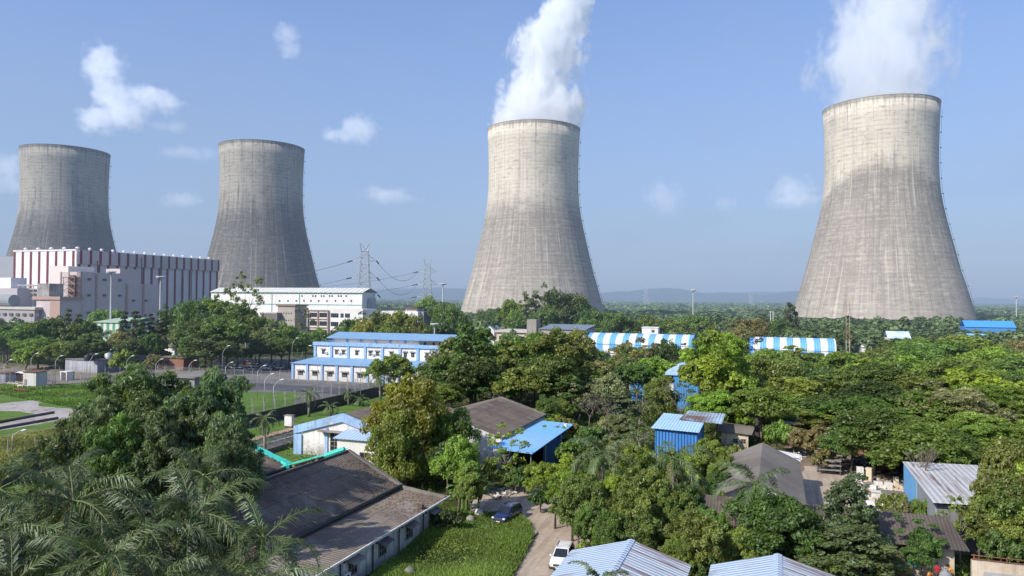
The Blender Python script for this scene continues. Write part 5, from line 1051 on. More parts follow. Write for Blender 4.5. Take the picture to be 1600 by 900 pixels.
# ------------------------------------------------------------------ trees placed from the survey
T_ = [
 # left belt behind the compound
 (-25, 505, 70, 262, 'broad0', 'mid'), (12, 510, 62, 258, 'broad1', 'deep'), (45, 507, 58, 256, 'dome0', 'mid'), (78, 500, 52, 258, 'broad2', 'deep'), (106, 484, 22, 262, 'column0', 'casu'), (122, 492, 22, 262, 'column0', 'casu'), (128, 502, 54, 262, 'broad0', 'deep'), (60, 530, 70, 245, 'dome1', 'mid'), (100, 535, 64, 242, 'dome0', 'mid'), (135, 522, 56, 240, 'broad1', 'deep'), (158, 535, 30, 240, 'broad2', 'dark'), (40, 548, 44, 240, 'bush0', 'bright'), (158, 486, 34, 350, 'broad2', 'bright'), (180, 485, 32, 352, 'broad0', 'bright'),
 # beside green striped shed
 (194, 488, 22, 262, 'column0', 'casu'), (212, 487, 26, 258, 'column0', 'casu'), (222, 500, 26, 255, 'column0', 'dark'), (236, 491, 20, 258, 'column0', 'casu'), (247, 500, 22, 258, 'column0', 'casu'), (256, 497, 20, 260, 'column0', 'dark'), (160, 535, 26, 238, 'column0', 'dark'), (188, 520, 40, 246, 'broad1', 'brown'), (206, 530, 44, 242, 'broad2', 'dark'), (238, 522, 34, 236, 'broad0', 'deep'), (196, 548, 40, 226, 'bush1', 'olive'), (240, 555, 30, 214, 'broad0', 'brown'),
 # big belt left of centre
 (285, 478, 70, 270, 'broad0', 'deep'), (310, 470, 80, 262, 'dome1', 'deep'), (345, 472, 80, 262, 'broad1', 'mid'), (322, 500, 110, 240, 'dome0', 'dark'), (355, 500, 80, 238, 'broad2', 'deep'), (386, 428, 52, 300, 'airy0', 'olive'), (352, 450, 46, 296, 'airy1', 'grey'), (372, 478, 70, 262, 'broad0', 'deep'), (400, 495, 70, 262, 'dome1', 'mid'), (425, 505, 60, 258, 'broad1', 'grey'), (452, 512, 70, 256, 'dome0', 'mid'), (330, 530, 90, 232, 'dome1', 'dark'), (474, 482, 34, 298, 'airy1', 'grey'), (300, 525, 40, 232, 'broad2', 'deep'), (440, 530, 70, 250, 'broad0', 'deep'), (478, 520, 40, 262, 'broad1', 'mid'), (500, 515, 40, 270, 'dome0', 'mid'), (406, 530, 60, 250, 'dome0', 'dark'), (284, 505, 44, 250, 'airy0', 'brown'),
 # behind the stepped office
 (575, 488, 50, 330, 'airy0', 'grey'), (545, 500, 44, 262, 'broad1', 'deep'), (572, 500, 48, 256, 'dome0', 'yellow'), (600, 490, 50, 258, 'dome1', 'olive'), (622, 488, 48, 254, 'broad0', 'yellow'), (648, 495, 44, 252, 'broad1', 'olive'), (610, 506, 50, 246, 'dome0', 'olive'), (668, 466, 46, 400, 'broad2', 'bright'), (690, 474, 44, 380, 'broad0', 'deep'), (702, 478, 52, 290, 'dome1', 'deep'), (690, 500, 50, 270, 'broad1', 'deep'), (660, 510, 34, 262, 'broad2', 'mid'), (725, 500, 40, 300, 'dome0', 'mid'), (652, 480, 40, 420, 'broad0', 'mid'),
 # around the foot of the middle tower
 (758, 484, 34, 430, 'dome1', 'deep'), (780, 482, 38, 400, 'broad1', 'deep'), (800, 470, 46, 360, 'broad0', 'bright'), (806, 490, 44, 340, 'dome0', 'mid'), (833, 455, 44, 350, 'airy1', 'grey'), (830, 462, 40, 352, 'tall0', 'casu'), (858, 444, 34, 352, 'airy0', 'olive'), (885, 459, 80, 350, 'dome1', 'dark'), (860, 480, 50, 345, 'broad2', 'deep'), (845, 488, 40, 335, 'broad0', 'deep'), (910, 475, 56, 345, 'dome0', 'deep'), (940, 488, 60, 320, 'dome1', 'deep'), (925, 500, 56, 300, 'broad1', 'mid'), (965, 492, 70, 312, 'dome0', 'deep'),
 # band in front of the cream block
 (738, 512, 82, 158, 'tall0', 'deep'), (706, 530, 66, 162, 'broad1', 'grey'), (695, 560, 80, 156, 'dome0', 'deep'), (740, 560, 84, 150, 'broad0', 'dark'), (770, 545, 60, 156, 'airy0', 'olive'), (800, 533, 84, 158, 'tall1', 'olive'), (835, 530, 72, 160, 'broad2', 'mid'), (868, 520, 80, 158, 'tall0', 'olive'), (850, 560, 90, 150, 'dome1', 'deep'), (905, 545, 56, 160, 'tall1', 'deep'), (815, 575, 80, 146, 'broad1', 'olive'), (780, 585, 74, 146, 'airy1', 'deep'), (885, 590, 66, 145, 'tall0', 'deep'), (925, 570, 50, 156, 'airy0', 'mid'), (720, 580, 60, 150, 'fine0', 'dark'), (660, 590, 46, 150, 'broad2', 'brown'), (612, 556, 62, 168, 'broad0', 'mid'), (640, 572, 50, 166, 'airy1', 'deep'), (905, 600, 50, 142, 'airy1', 'grey'), (855, 620, 40, 132, 'weep0', 'deep'),
 # centre, around the tall blue store
 (985, 535, 70, 180, 'airy0', 'brown'), (1005, 528, 56, 186, 'airy1', 'brown'), (1040, 534, 60, 195, 'dome0', 'dark'), (972, 560, 60, 170, 'airy0', 'deep'), (946, 590, 50, 168, 'broad1', 'deep'), (1000, 610, 66, 140, 'airy1', 'grey'), (1030, 590, 56, 148, 'weep0', 'olive'), (965, 650, 60, 120, 'fine1', 'grey'), (1120, 520, 106, 148, 'feather1', 'bright'), (1110, 560, 96, 142, 'broad0', 'bright'), (1150, 570, 60, 146, 'broad1', 'bright'), (1118, 612, 84, 130, 'fine0', 'bright'), (1140, 500, 90, 240, 'airy0', 'brown'), (1170, 500, 60, 280, 'broad1', 'brown'), (1050, 500, 70, 330, 'dome1', 'mid'), (1080, 495, 60, 340, 'broad2', 'deep'), (1010, 495, 60, 330, 'dome0', 'mid'), (1236, 474, 30, 330, 'tall1', 'casu'), (1220, 500, 50, 330, 'broad0', 'deep'), (1205, 548, 60, 200, 'broad2', 'mid'),
 # right mass
 (1185, 552, 66, 165, 'broad0', 'mid'), (1215, 560, 66, 160, 'dome1', 'olive'), (1240, 540, 46, 210, 'tall1', 'yellow'), (1262, 550, 50, 200, 'airy0', 'mid'), (1230, 590, 80, 150, 'broad1', 'olive'), (1195, 600, 70, 148, 'dome0', 'dark'), (1275, 590, 66, 155, 'broad2', 'deep'), (1325, 552, 84, 185, 'broad0', 'mid'), (1345, 560, 60, 180, 'airy0', 'lime'), (1300, 585, 70, 160, 'tall0', 'mid'), (1385, 545, 70, 210, 'dome0', 'olive'), (1420, 530, 60, 230, 'broad1', 'mid'), (1450, 535, 90, 205, 'dome1', 'mid'), (1505, 528, 90, 210, 'broad0', 'mid'), (1550, 545, 80, 195, 'dome0', 'bright'), (1590, 560, 70, 180, 'broad2', 'mid'), (1395, 570, 110, 155, 'fine1', 'deep'), (1440, 590, 90, 142, 'tall0', 'olive'), (1370, 600, 100, 132, 'fine0', 'dark'), (1345, 620, 90, 128, 'broad1', 'deep'), (1480, 565, 90, 150, 'dome1', 'mid'), (1535, 580, 100, 140, 'broad1', 'bright'), (1560, 605, 110, 118, 'feather0', 'mid'), (1500, 610, 110, 116, 'feather0', 'grey'), (1450, 615, 90, 118, 'broad0', 'mid'), (1600, 620, 90, 116, 'feather1', 'olive'), (1390, 640, 80, 114, 'fine1', 'deep'), (1435, 655, 90, 108, 'feather1', 'bright'), (1530, 650, 110, 106, 'feather0', 'mid'), (1590, 660, 90, 104, 'feather0', 'mid'), (1480, 672, 80, 104, 'broad2', 'deep'), (1245, 622, 60, 138, 'airy1', 'olive'), (1290, 640, 80, 128, 'airy0', 'olive'), (1210, 640, 50, 130, 'fine0', 'mid'), (1260, 655, 50, 122, 'airy1', 'brown'),
 # nearer right
 (1575, 700, 70, 76, 'broad1', 'olive'), (1605, 715, 80, 74, 'fine0', 'lime'), (1578, 770, 80, 72, 'broad2', 'olive'), (1500, 775, 40, 80, 'airy0', 'olive'), (1428, 808, 66, 64, 'airy1', 'deep'), (1440, 830, 44, 63, 'fine0', 'deep'), (1325, 748, 84, 63, 'silver0', 'fern'), (1330, 815, 116, 61, 'silver0', 'fern'), (1205, 778, 106, 64, 'mango0', 'deep'), (1160, 830, 60, 63, 'mango0', 'mid'), (1258, 835, 60, 63, 'mango0', 'deep'),
 # centre foreground
 (640, 595, 140, 96, 'weep0', 'yellow'), (700, 640, 100, 98, 'weep0', 'deep'), (620, 640, 90, 92, 'weep0', 'olive'), (700, 690, 60, 90, 'broad1', 'dark'), (718, 688, 80, 82, 'fine1', 'bright'), (735, 735, 50, 80, 'fine0', 'mid'), (792, 664, 62, 93, 'airy0', 'lime'), (868, 712, 84, 78, 'feather1', 'bright'), (895, 735, 90, 74, 'feather1', 'bright'), (905, 745, 84, 70, 'fine1', 'olive'), (925, 790, 60, 68, 'fine0', 'mid'), (1010, 735, 92, 71, 'fine1', 'olive'), (985, 760, 70, 68, 'fine0', 'olive'), (1030, 765, 60, 70, 'fine1', 'mid'), (955, 800, 50, 66, 'mango0', 'mid'), (1088, 803, 86, 62, 'fine0', 'olive'), (1060, 840, 60, 61, 'fine1', 'mid'), (1000, 800, 70, 66, 'fine0', 'deep'), (1035, 700, 56, 82, 'airy1', 'mid'), (990, 700, 70, 84, 'airy0', 'olive'), (960, 680, 66, 98, 'airy1', 'grey'), (1110, 690, 60, 92, 'fine1', 'mid'), (1075, 760, 60, 72, 'fine1', 'deep'), (820, 730, 50, 92, 'bush0', 'deep'), (850, 745, 50, 90, 'bush1', 'dark'), (805, 748, 40, 92, 'bush1', 'deep'), (1130, 770, 50, 75, 'airy1', 'mid'),
 # big feathery tree, with dark crowns added to darken gaps between the palms
 (975, 541, 80, 215, 'dome0', 'deep'), (1010, 546, 70, 214, 'broad1', 'mid'), (930, 546, 46, 214, 'broad2', 'deep'), (1060, 546, 60, 216, 'broad0', 'mid'), (1040, 550, 60, 212, 'dome1', 'olive'), (1085, 530, 50, 216, 'airy1', 'olive'), (1195, 548, 46, 212, 'dome0', 'deep'), (1225, 550, 50, 210, 'broad1', 'olive'), (1258, 552, 46, 212, 'dome1', 'mid'), (1285, 556, 40, 210, 'broad0', 'deep'), (870, 516, 60, 205, 'dome0', 'deep'), (903, 518, 54, 200, 'broad1', 'olive'), (845, 521, 50, 205, 'broad2', 'mid'), (800, 526, 60, 205, 'dome1', 'mid'), (1365, 640, 110, 103, 'fine1', 'deep'), (1420, 655, 110, 104, 'fine0', 'mid'), (1470, 678, 100, 104, 'fine1', 'deep'), (1330, 662, 60, 104, 'fine0', 'deep'), (1530, 795, 50, 73, 'fine0', 'olive'), (1572, 742, 66, 73, 'fine1', 'mid'), (1042, 590, 50, 148, 'airy1', 'olive'), (1085, 600, 44, 150, 'airy0', 'mid'), (1590, 770, 84, 74, 'fine1', 'olive'), (1600, 730, 110, 74, 'fine0', 'mid'), (1540, 700, 100, 100, 'fine1', 'deep'), (1600, 690, 110, 98, 'fine0', 'olive'), (1485, 560, 90, 160, 'broad1', 'olive'), (1420, 560, 80, 165, 'dome0', 'bright'), (1000, 700, 80, 78, 'fine0', 'mid'), (1060, 775, 70, 70, 'fine1', 'mid'), (960, 745, 66, 72, 'fine0', 'bright'), (1110, 800, 60, 66, 'mango0', 'mid'), (1130, 720, 50, 88, 'fine0', 'mid'), (915, 720, 60, 80, 'feather1', 'mid'), (1250, 640, 90, 132, 'broad2', 'mid'), (1300, 620, 90, 136, 'dome1', 'deep'), (1200, 610, 80, 140, 'broad0', 'mid'), (228, 583, 190, 70, 'feather0', 'fern'), (332, 590, 130, 68, 'feather0', 'fern'), (112, 655, 110, 60, 'feather1', 'fern'), (260, 620, 150, 64, 'feather1', 'fern'), (60, 800, 150, 46, 'fine0', 'dark'), (180, 790, 150, 47, 'fine1', 'dark'), (300, 800, 150, 46, 'fine0', 'dark'), (-30, 790, 150, 48, 'fine1', 'dark'), (150, 632, 130, 66, 'feather0', 'fern'), (290, 640, 160, 60, 'feather1', 'fern'), (350, 660, 110, 58, 'feather0', 'fern'), (190, 660, 140, 58, 'feather0', 'deep')]
for q in T_:
    q = list(q)
    if q[0] > 1490 and 70 < q[3] < 83 and q[1] > 690: q[3] = 68.5
    if q[0] > 1180 and q[3] < 240: q[2] *= 1.28
    if 560 < q[0] < 960 and 125 < q[3] < 170: q[2] *= 1.15
    plant(*q)
n_hand = len(PLANTS)
# ------------------------------------------------------------------ more trees where the survey shows continuous cover
PROT = [(0, 555, 500, 800, 230), (455, 520, 705, 600, 250), (925, 518, 1088, 550, 262), (1183, 524, 1306, 556, 256), (148, 495, 228, 540, 335), (15, 390, 345, 480, 460), (345, 445, 600, 520, 380), (775, 498, 925, 528, 300), (1505, 498, 1590, 514, 440), (1385, 515, 1426, 528, 340), (1015, 645, 1110, 700, 118), (1045, 575, 1092, 640, 165), (700, 615, 890, 760, 130), (1235, 180, 1530, 492, 700), (720, 180, 945, 480, 800), (1190, 670, 1300, 760, 110), (740, 740, 1000, 900, 90), (1130, 640, 1200, 720, 118), (1390, 690, 1600, 900, 90), (560, 400, 700, 480, 640), (1340, 528, 1360, 545, 300), (1000, 505, 1025, 520, 320), (752, 505, 775, 520, 350), (780, 645, 960, 700, 105)]
BOX = [(-134, 184, -80, 210), (-72, 92, -28, 122), (-64, 255, -25, 280), (-8, 248, 22, 275), (-20, 108, -5, 132), (-24, 160, -12, 185), (-6, 78, 4, 104), (13, 78, 26, 101), (-90, 285, -40, 312), (-95, 30, -70, 420), (-150, 150, -90, 186), (-9, 66, 17, 80), (-75, 30, -30, 74), (-460, 330, -395, 460), (-380, 285, -180, 390), (-20, 30, 8, 58)]
def blocked(px, py, w_, h_, d):
    for x0, y0, x1, y1, dd in PROT:
        if d < dd and px+w_/2 > x0 and px-w_/2 < x1 and py+h_ > y0 and py < y1: return True
    return False
hand = [(p[0].location.x, p[0].location.y) for p in PLANTS]
rt = random.Random(21); added = 0; extra = []
sp = 9.5
cells = []
for gx in range(-40, 60):
    for gy in range(6, 62):
        x = gx*sp+rt.uniform(-3.5, 3.5); y = gy*sp+rt.uniform(-3.5, 3.5); px, py, d = proj(x, y, 0)
        if 95 < d < 470 and -60 < px < 1660: cells.append((d, x, y, px, py))
cells.sort()
for d, x, y, px, py in cells:
    if px < 560 and not (540 < d*0+py < 541 or d > 250): continue
    if px < 1000 and d < 140: continue
    if px < 640 and d < 290: continue
    if any(a < x < c and b_ < y < e for a, b_, c, e in BOX): continue
    if min((x-a)**2+(y-c)**2 for a, c in hand) < 40: continue
    h = rt.uniform(7.5, 12.5) if d > 200 else rt.uniform(6.5, 10.5)
    wv = rt.uniform(4.2, 6.2); p2 = proj(x, y, h)
    if blocked(px, p2[1], 2*wv*F/d, py-p2[1], d): continue
    extra.append((d, x, y, h, wv))
extra.sort()
for d, x, y, h, wv in extra[:300-0-(n_hand-26) if n_hand > 26 else 200]:
    k = rt.choice(['broad0', 'broad1', 'broad2', 'dome0', 'dome1', 'dome0', 'tall0', 'airy1']); tn = rt.choice(['deep', 'mid', 'mid', 'olive', 'deep', 'bright', 'grey', 'olive', 'brown'] if d < 300 else ['deep', 'mid', 'olive', 'mid', 'grey'])
    plant3(x, y, h, wv, k, tn); hand.append((x, y))
rest = extra[300-(n_hand-26):]
print('hand trees', n_hand, 'extra', len(extra), 'total', len(PLANTS))
# far wood: countless crowns beyond the site, one object
def farwood():
    V = []; T = []; r = np.random.default_rng(5)
    pts = [(x, y, h, w_) for d, x, y, h, w_ in rest]
    for gx in range(-230, 330):
        for gy in range(20, 330):
            pass
    d = 330.
    while d < 5200:
        step = 11+max(0, d-500)*.028; half = d*.78
        n = int(2*half/step)
        for i in range(n+1):
            rr_ = -half+i*step+r.uniform(-.45, .45)*step; dd = d+r.uniform(-.5, .5)*step
            x = rr_*cos(YAW)-dd*sin(YAW); y = rr_*sin(YAW)+dd*cos(YAW)
            if dd < 470 and min((x-a)**2+(y-c)**2 for a, c in hand) < 60: continue
            if any(a-4 < x < c+4 and b_-4 < y < e+6 for a, b_, c, e in BOX): continue
            if any((x-tx)**2+(y-ty)**2 < (TH*.40)**2 for _, tx, ty in towers): continue
            h = (r.uniform(7, 11.5)+4*r.random()**4)*(1+.18*sin(x*.011+1)*cos(y*.013))+max(0, dd-800)*.0012; px, py, dp = proj(x, y, h)
            if blocked(px, py, step*F/dd, 14*F/dd, dd): continue
            pts.append((x, y, h, step*r.uniform(.5, .72)))
        d += step*.95
    Ps, Ns, Ss, Ts = [], [], [], []
    for x, y, h, w_ in pts:
        dd = sqrt(x*x+y*y); n = int(np.clip(240-dd*.10, 44, 230)*(1 if w_ < 9 else 1.4)); k = int(np.clip(8-dd*.001, 4, 8))
        cl = unit(r.normal(size=(k, 3))); cl[:, 2] = np.abs(cl[:, 2])*.8+.05; cl *= np.array([w_*.6, w_*.6, h*.45]); cl[:, 2] += h*.45
        ci = r.integers(0, k, n); q = unit(r.normal(size=(n, 3))); q[:, 2] = np.where(q[:, 2] < -.3, -q[:, 2], q[:, 2])
        p = cl[ci]+q*np.array([w_*.42, w_*.42, h*.2])*r.uniform(.7, 1.05, n)[:, None]+np.array([x, y, 0])
        ct = r.uniform(-.25, .25, k)[ci]+r.uniform(-.28, .28)+.2*sin(x*.008)*cos(y*.006+2)
        Ps.append(p); Ns.append(unit(q+np.array([0, 0, .5])+r.normal(size=(n, 3))*.3)); Ss.append(np.full(n, 1.)*(w_*.28+dd*.0003)*r.uniform(.7, 1.3, n)); Ts.append(np.clip(.5+ct+r.uniform(-.1, .1, n), 0, 1))
    P, N, S, T = map(np.concatenate, (Ps, Ns, Ss, Ts)); V = leaves(P, N, S, width=.8)
    me = npmesh('distant_wood', V, 4, leafmat('distant_foliage', .2, fixed=(.105, .15, .05), spread=.75), T); o = bpy.data.objects.new('distant_wood', me); COL.objects.link(o)
    tag(o, 'distant wood of countless green crowns reaching to the horizon', 'wood', kind='stuff'); print('far trees', len(pts), len(S))
farwood()
# ------------------------------------------------------------------ banana, bare trees
def banana(px, py, h, lab):
    x, y = G(px, py); t = thing('banana_plant', lab, 'banana plant', (x, y, 0)); r = random.Random(4); V = []; T = []; st = MB()
    for k in range(13):
        bx, by = x+r.uniform(-1.3, 1.3), y+r.uniform(-.9, .9); hh = h*r.uniform(.35, .6)
        if k < 5: st.tube([(bx, by, 0), (bx, by, hh)], [.16, .08], 7)
        for q in range(6):
            a = r.uniform(0, 6.28); e = r.uniform(.5, 1.25); L = r.uniform(1.5, 2.4); P = np.array([bx, by, hh-.1]); w0 = r.uniform(.22, .34); tn = r.uniform(.3, 1.)
            prev = None; n = 7
            for i in range(n+1):
                f = i/n; wd = w0*sin(pi*min(1, .12+.88*f))**.6; side = np.array([-sin(a), cos(a), 0])
                cur = (P-side*wd-np.array([0, 0, .06]), P, P+side*wd-np.array([0, 0, .06]))
                if prev is not None:
                    V += [prev[0], prev[1], cur[1], cur[0], prev[1], prev[2], cur[2], cur[1]]; T += [tn, tn*.9]
                prev = cur; P = P+np.array([cos(a)*cos(e), sin(a)*cos(e), sin(e)])*L/n; e -= .22
    V = np.array(V)-np.array([x, y, 0]); c = bpy.data.objects.new('crown', npmesh('crown', V, 4, M_palm, np.array(T))); COL.objects.link(c); c.parent = t; c.color = (.13, .23, .05, 1)
    st.build('stem', M_shaft, t)
banana(735, 800, 5.4, 'banana plant with broad torn leaves at the far corner of the brown shed')
def bare(px, py, h, spread, lab, seed):
    x, y = G(px, py); t = thing('bare_tree', lab, 'tree', (x, y, 0), 'bare branched trees'); r = random.Random(seed); mb = MB()
    def br(p, d, L, rad, dep):
        q = p+d*L; m_ = p+d*L*.5+Vector((r.uniform(-1, 1), r.uniform(-1, 1), r.uniform(-.3, .5)))*L*.08; mb.tube([p, m_, q], [rad, rad*.8, rad*.6], 5 if dep > 2 else 3, cap=False)
        if dep == 0: return
        for k in range(3 if dep > 1 else 4):
            nd = (d+Vector((r.uniform(-1, 1)*spread, r.uniform(-1, 1)*spread, r.uniform(-.25, .5)))).normalized(); br(q if k else m_.lerp(q, .6), nd, L*r.uniform(.55, .85), rad*.6, dep-1)
    br(Vector((x, y, 0)), Vector((.05, .05, 1)).normalized(), h*.3, .03*h*.6, 5); mb.build('trunk', mat('bare_bark', (.20, .165, .13), (.1, .08, .06), var=.4), t)
bare(948, 690, 9.0, 1.0, 'leafless brown tree left of the tall blue store', 3); bare(1062, 668, 10., .85, 'leafless tree with branches crossing the tall blue store', 5); bare(1434, 800, 8.5, .5, 'thin dead tree beside the tin roofed shed', 8); bare(920, 672, 8, 1.1, 'leafless shrubby tree left of the brown one in the middle', 9)
# ------------------------------------------------------------------ grass and scrub
from mathutils.geometry import intersect_point_tri_2d
def inpoly(x, y, P):
    c = False; j = len(P)-1
    for i in range(len(P)):
        if (P[i][1] > y) != (P[j][1] > y) and x < (P[j][0]-P[i][0])*(y-P[i][1])/(P[j][1]-P[i][1])+P[i][0]: c = not c
        j = i
    return c
def scatter(poly, n, seed, avoid=True):
    P = [G(*p) for p in poly]; r = np.random.default_rng(seed); xs = [p[0] for p in P]; ys = [p[1] for p in P]; out = []
    tr = 0
    while len(out) < n and tr < n*12:
        tr += 1; x = r.uniform(min(xs), max(xs)); y = r.uniform(min(ys), max(ys))
        if inpoly(x, y, P) and not (avoid and any(a < x < c and b_ < y < e for a, b_, c, e in BOX2)): out.append((x, y))
    return np.array(out)
BOX2 = [(-36.4, 30, -33, 72.5), (-53, 96, -36, 120), (-69, 96, -53, 121), (-17, 111, -10, 124), (-5.5, 79, 3, 100), (-8.3, 71.4, 14.6, 78.7), (14.4, 81, 24, 100), (-14.5, 30, -5, 54), (-4.4, 30, 5, 55)]
RD = [G(*p) for p in [(798, 900), (818, 865), (830, 836), (826, 820), (800, 806), (735, 800), (735, 772), (905, 765), (920, 790), (915, 900)]]
def grass(name, poly, n, hgt, lab, seed, tint=(.16, .24, .045), road=True, wide=.05):
    A = scatter(poly, n, seed)
    if road: A = np.array([p for p in A if not inpoly(p[0], p[1], RD)])
    r = np.random.default_rng(seed+1); n = len(A); k = 5; X = np.repeat(A, k, 0)+r.normal(size=(n*k, 2))*.10
    cl = (np.sin(X[:, 0]*.7+seed)+np.cos(X[:, 1]*.55)+np.sin(X[:, 0]*.23-X[:, 1]*.31))*.22+.75
    h = hgt*r.uniform(.5, 1.3, n*k)*np.clip(cl, .35, 1.4); a = r.uniform(0, 6.28, n*k); w_ = wide*r.uniform(.7, 1.4, n*k); ln = r.normal(size=(n*k, 2))*(.35*h[:, None])
    b0 = np.column_stack([X, np.zeros(n*k)]); s_ = np.column_stack([np.cos(a)*w_, np.sin(a)*w_, np.zeros(n*k)]); tip = b0+np.column_stack([ln, h])
    mid = b0+np.column_stack([ln*.35, h*.62])
    V = np.stack([b0-s_, b0+s_, mid+s_*.9, mid-s_*.9, mid-s_*.9, mid+s_*.9, tip+s_*.1, tip-s_*.1], 1).reshape(-1, 3); T = np.clip(np.repeat(.45+.5*(cl-.75)+r.uniform(-.25, .25, n*k), 2), 0, 1)
    o = bpy.data.objects.new(name, npmesh(name, V, 4, leafmat(name+'_blades', .35, fixed=tint, spread=.85), T)); COL.objects.link(o); tag(o, lab, 'grass', kind='stuff')
grass('tall_grass', [(540, 960), (600, 892), (690, 812), (704, 800), (735, 806), (800, 804), (828, 822), (833, 838), (818, 868), (800, 900), (770, 960)], 21000, .62, 'tall bright green weeds between the brown shed and dirt road', 31, road=False)
grass('meadow_grass', [(0, 560+40), (60, 605), (340, 598), (400, 602), (330, 640), (130, 640), (60, 628), (0, 616)], 16000, .5, 'rough green grass along the left compound path', 33, tint=(.15, .25, .04), wide=.10)
grass('verge_grass', [(0, 686), (140, 660), (250, 660), (250, 715), (0, 735)], 9000, .35, 'dry short grass below the pipes at the left', 35, tint=(.22, .23, .08), wide=.08)
def scrub(name, polys, dens_n, lab, seed, hmax=1.5, tint=(.14, .19, .05), leaf=.22):
    r = np.random.default_rng(seed); Ps, Ns, Ss, Ts = [], [], [], []
    for poly, n in zip(polys, dens_n):
        for x, y in scatter(poly, n, seed+len(Ps)):
            if inpoly(x, y, RD) or any(inpoly(x, y, q) for q in CLR): continue
            R_ = r.uniform(.5, 1.5); h = r.uniform(.3, hmax)*(.6+.4*R_); m_ = int(36*R_*R_+22); q = unit(r.normal(size=(m_, 3))); q[:, 2] = np.abs(q[:, 2])
            p = q*np.array([R_, R_, h])*r.uniform(.5, 1.05, m_)[:, None]+np.array([x, y, 0.05]); Ps.append(p); Ns.append(unit(q+r.normal(size=(m_, 3))*.45+np.array([0, 0, .3]))); Ss.append(leaf*r.uniform(.6, 1.5, m_)); Ts.append(np.clip(r.uniform(.1, .85)+r.uniform(-.15, .15, m_), 0, 1))
    P, N, S, T = map(np.concatenate, (Ps, Ns, Ss, Ts)); V = leaves(P, N, S, width=.5)
    o = bpy.data.objects.new(name, npmesh(name, V, 4, leafmat(name+'_leaves', .3, fixed=tint, spread=.8), T)); COL.objects.link(o); tag(o, lab, 'undergrowth', kind='stuff')
CLR = [[G(*p) for p in q] for q in ([(1252, 800), (1258, 730), (1330, 734), (1345, 745), (1420, 752), (1430, 800)], [(1225, 715), (1232, 695), (1262, 690), (1390, 700), (1420, 730), (1300, 735)], [(1390, 960), (1405, 912), (1600, 905), (1640, 960)])]
scrub('undergrowth', [[(735, 770), (830, 764), (905, 768), (930, 800), (925, 900), (1400, 900), (1240, 800), (1235, 690), (1100, 640), (900, 640), (760, 700), (700, 800)], [(900, 640), (1000, 560), (1640, 560), (1640, 740), (1420, 700), (1290, 660), (1200, 640)], [(380, 690), (600, 640), (900, 640), (740, 690), (700, 800), (600, 760)], [(560, 600), (930, 600), (900, 650), (640, 650)], [(-40, 560), (480, 555), (480, 570), (-40, 578)]], [1500, 1500, 200, 420, 500], 'mixed green scrub and weeds between the sheds and trees', 51)
scrub('weed_clumps', [[(560, 940), (640, 860), (735, 812), (825, 822), (825, 850), (790, 900), (770, 940)]], [130], 'broad leaved weeds scattered through the tall grass', 57, hmax=.8, tint=(.20, .27, .05), leaf=.16)
scrub('creeper', [[(1484, 912), (1510, 912), (1510, 900), (1484, 900)]], [8], 'leafy creeper on the post at the corner of the cream wall', 53, hmax=2.2, tint=(.22, .32, .06), leaf=.16)
for q in ((1060, 705, 60, 96, 'bush0', 'mid'), (1100, 712, 60, 95, 'bush1', 'bright'), (900, 690, 60, 104, 'bush1', 'mid'), (860, 668, 60, 116, 'bush0', 'bright'), (885, 655, 70, 122, 'bush1', 'olive'), (925, 668, 60, 112, 'bush0', 'deep'), (945, 660, 50, 118, 'bush1', 'grey'), (1000, 660, 60, 116, 'airy0', 'grey'), (975, 690, 60, 100, 'bush0', 'brown'), (1165, 640, 50, 130, 'bush0', 'bright'), (1240, 668, 50, 118, 'bush1', 'olive'), (1265, 672, 60, 114, 'bush0', 'brown'), (1215, 660, 46, 118, 'bush1', 'mid'), (1150, 700, 46, 98, 'bush0', 'olive'), (1290, 700, 40, 104, 'bush1', 'brown'), (1395, 775, 60, 78, 'bush0', 'olive'), (1415, 785, 50, 76, 'bush1', 'brown'), (1440, 782, 40, 76, 'bush0', 'mid'), (845, 765, 46, 84, 'bush1', 'deep'), (940, 820, 60, 68, 'bush0', 'mid'), (905, 855, 40, 64, 'bush1', 'bright'), (900, 865, 26, 62, 'bush0', 'deep'), (760, 720, 40, 92, 'bush1', 'mid'), (1560, 830, 60, 66, 'bush0', 'deep'), (1600, 800, 80, 66, 'fine1', 'olive'), (1185, 850, 60, 62, 'bush0', 'mid'), (1110, 870, 50, 60, 'bush1', 'dark'), (660, 655, 44, 108, 'bush0', 'mid'), (700, 800, 50, 76, 'bush1', 'dark'), (1390, 860, 60, 62, 'fine0', 'grey'), (1275, 870, 60, 60, 'fine0', 'mid'), (1130, 740, 50, 82, 'fine1', 'deep'), (845, 640, 60, 132, 'fine0', 'bright'), (870, 625, 50, 138, 'fine1', 'mid'), (960, 620, 60, 140, 'airy0', 'grey')): plant(*q, hmin=1.5)
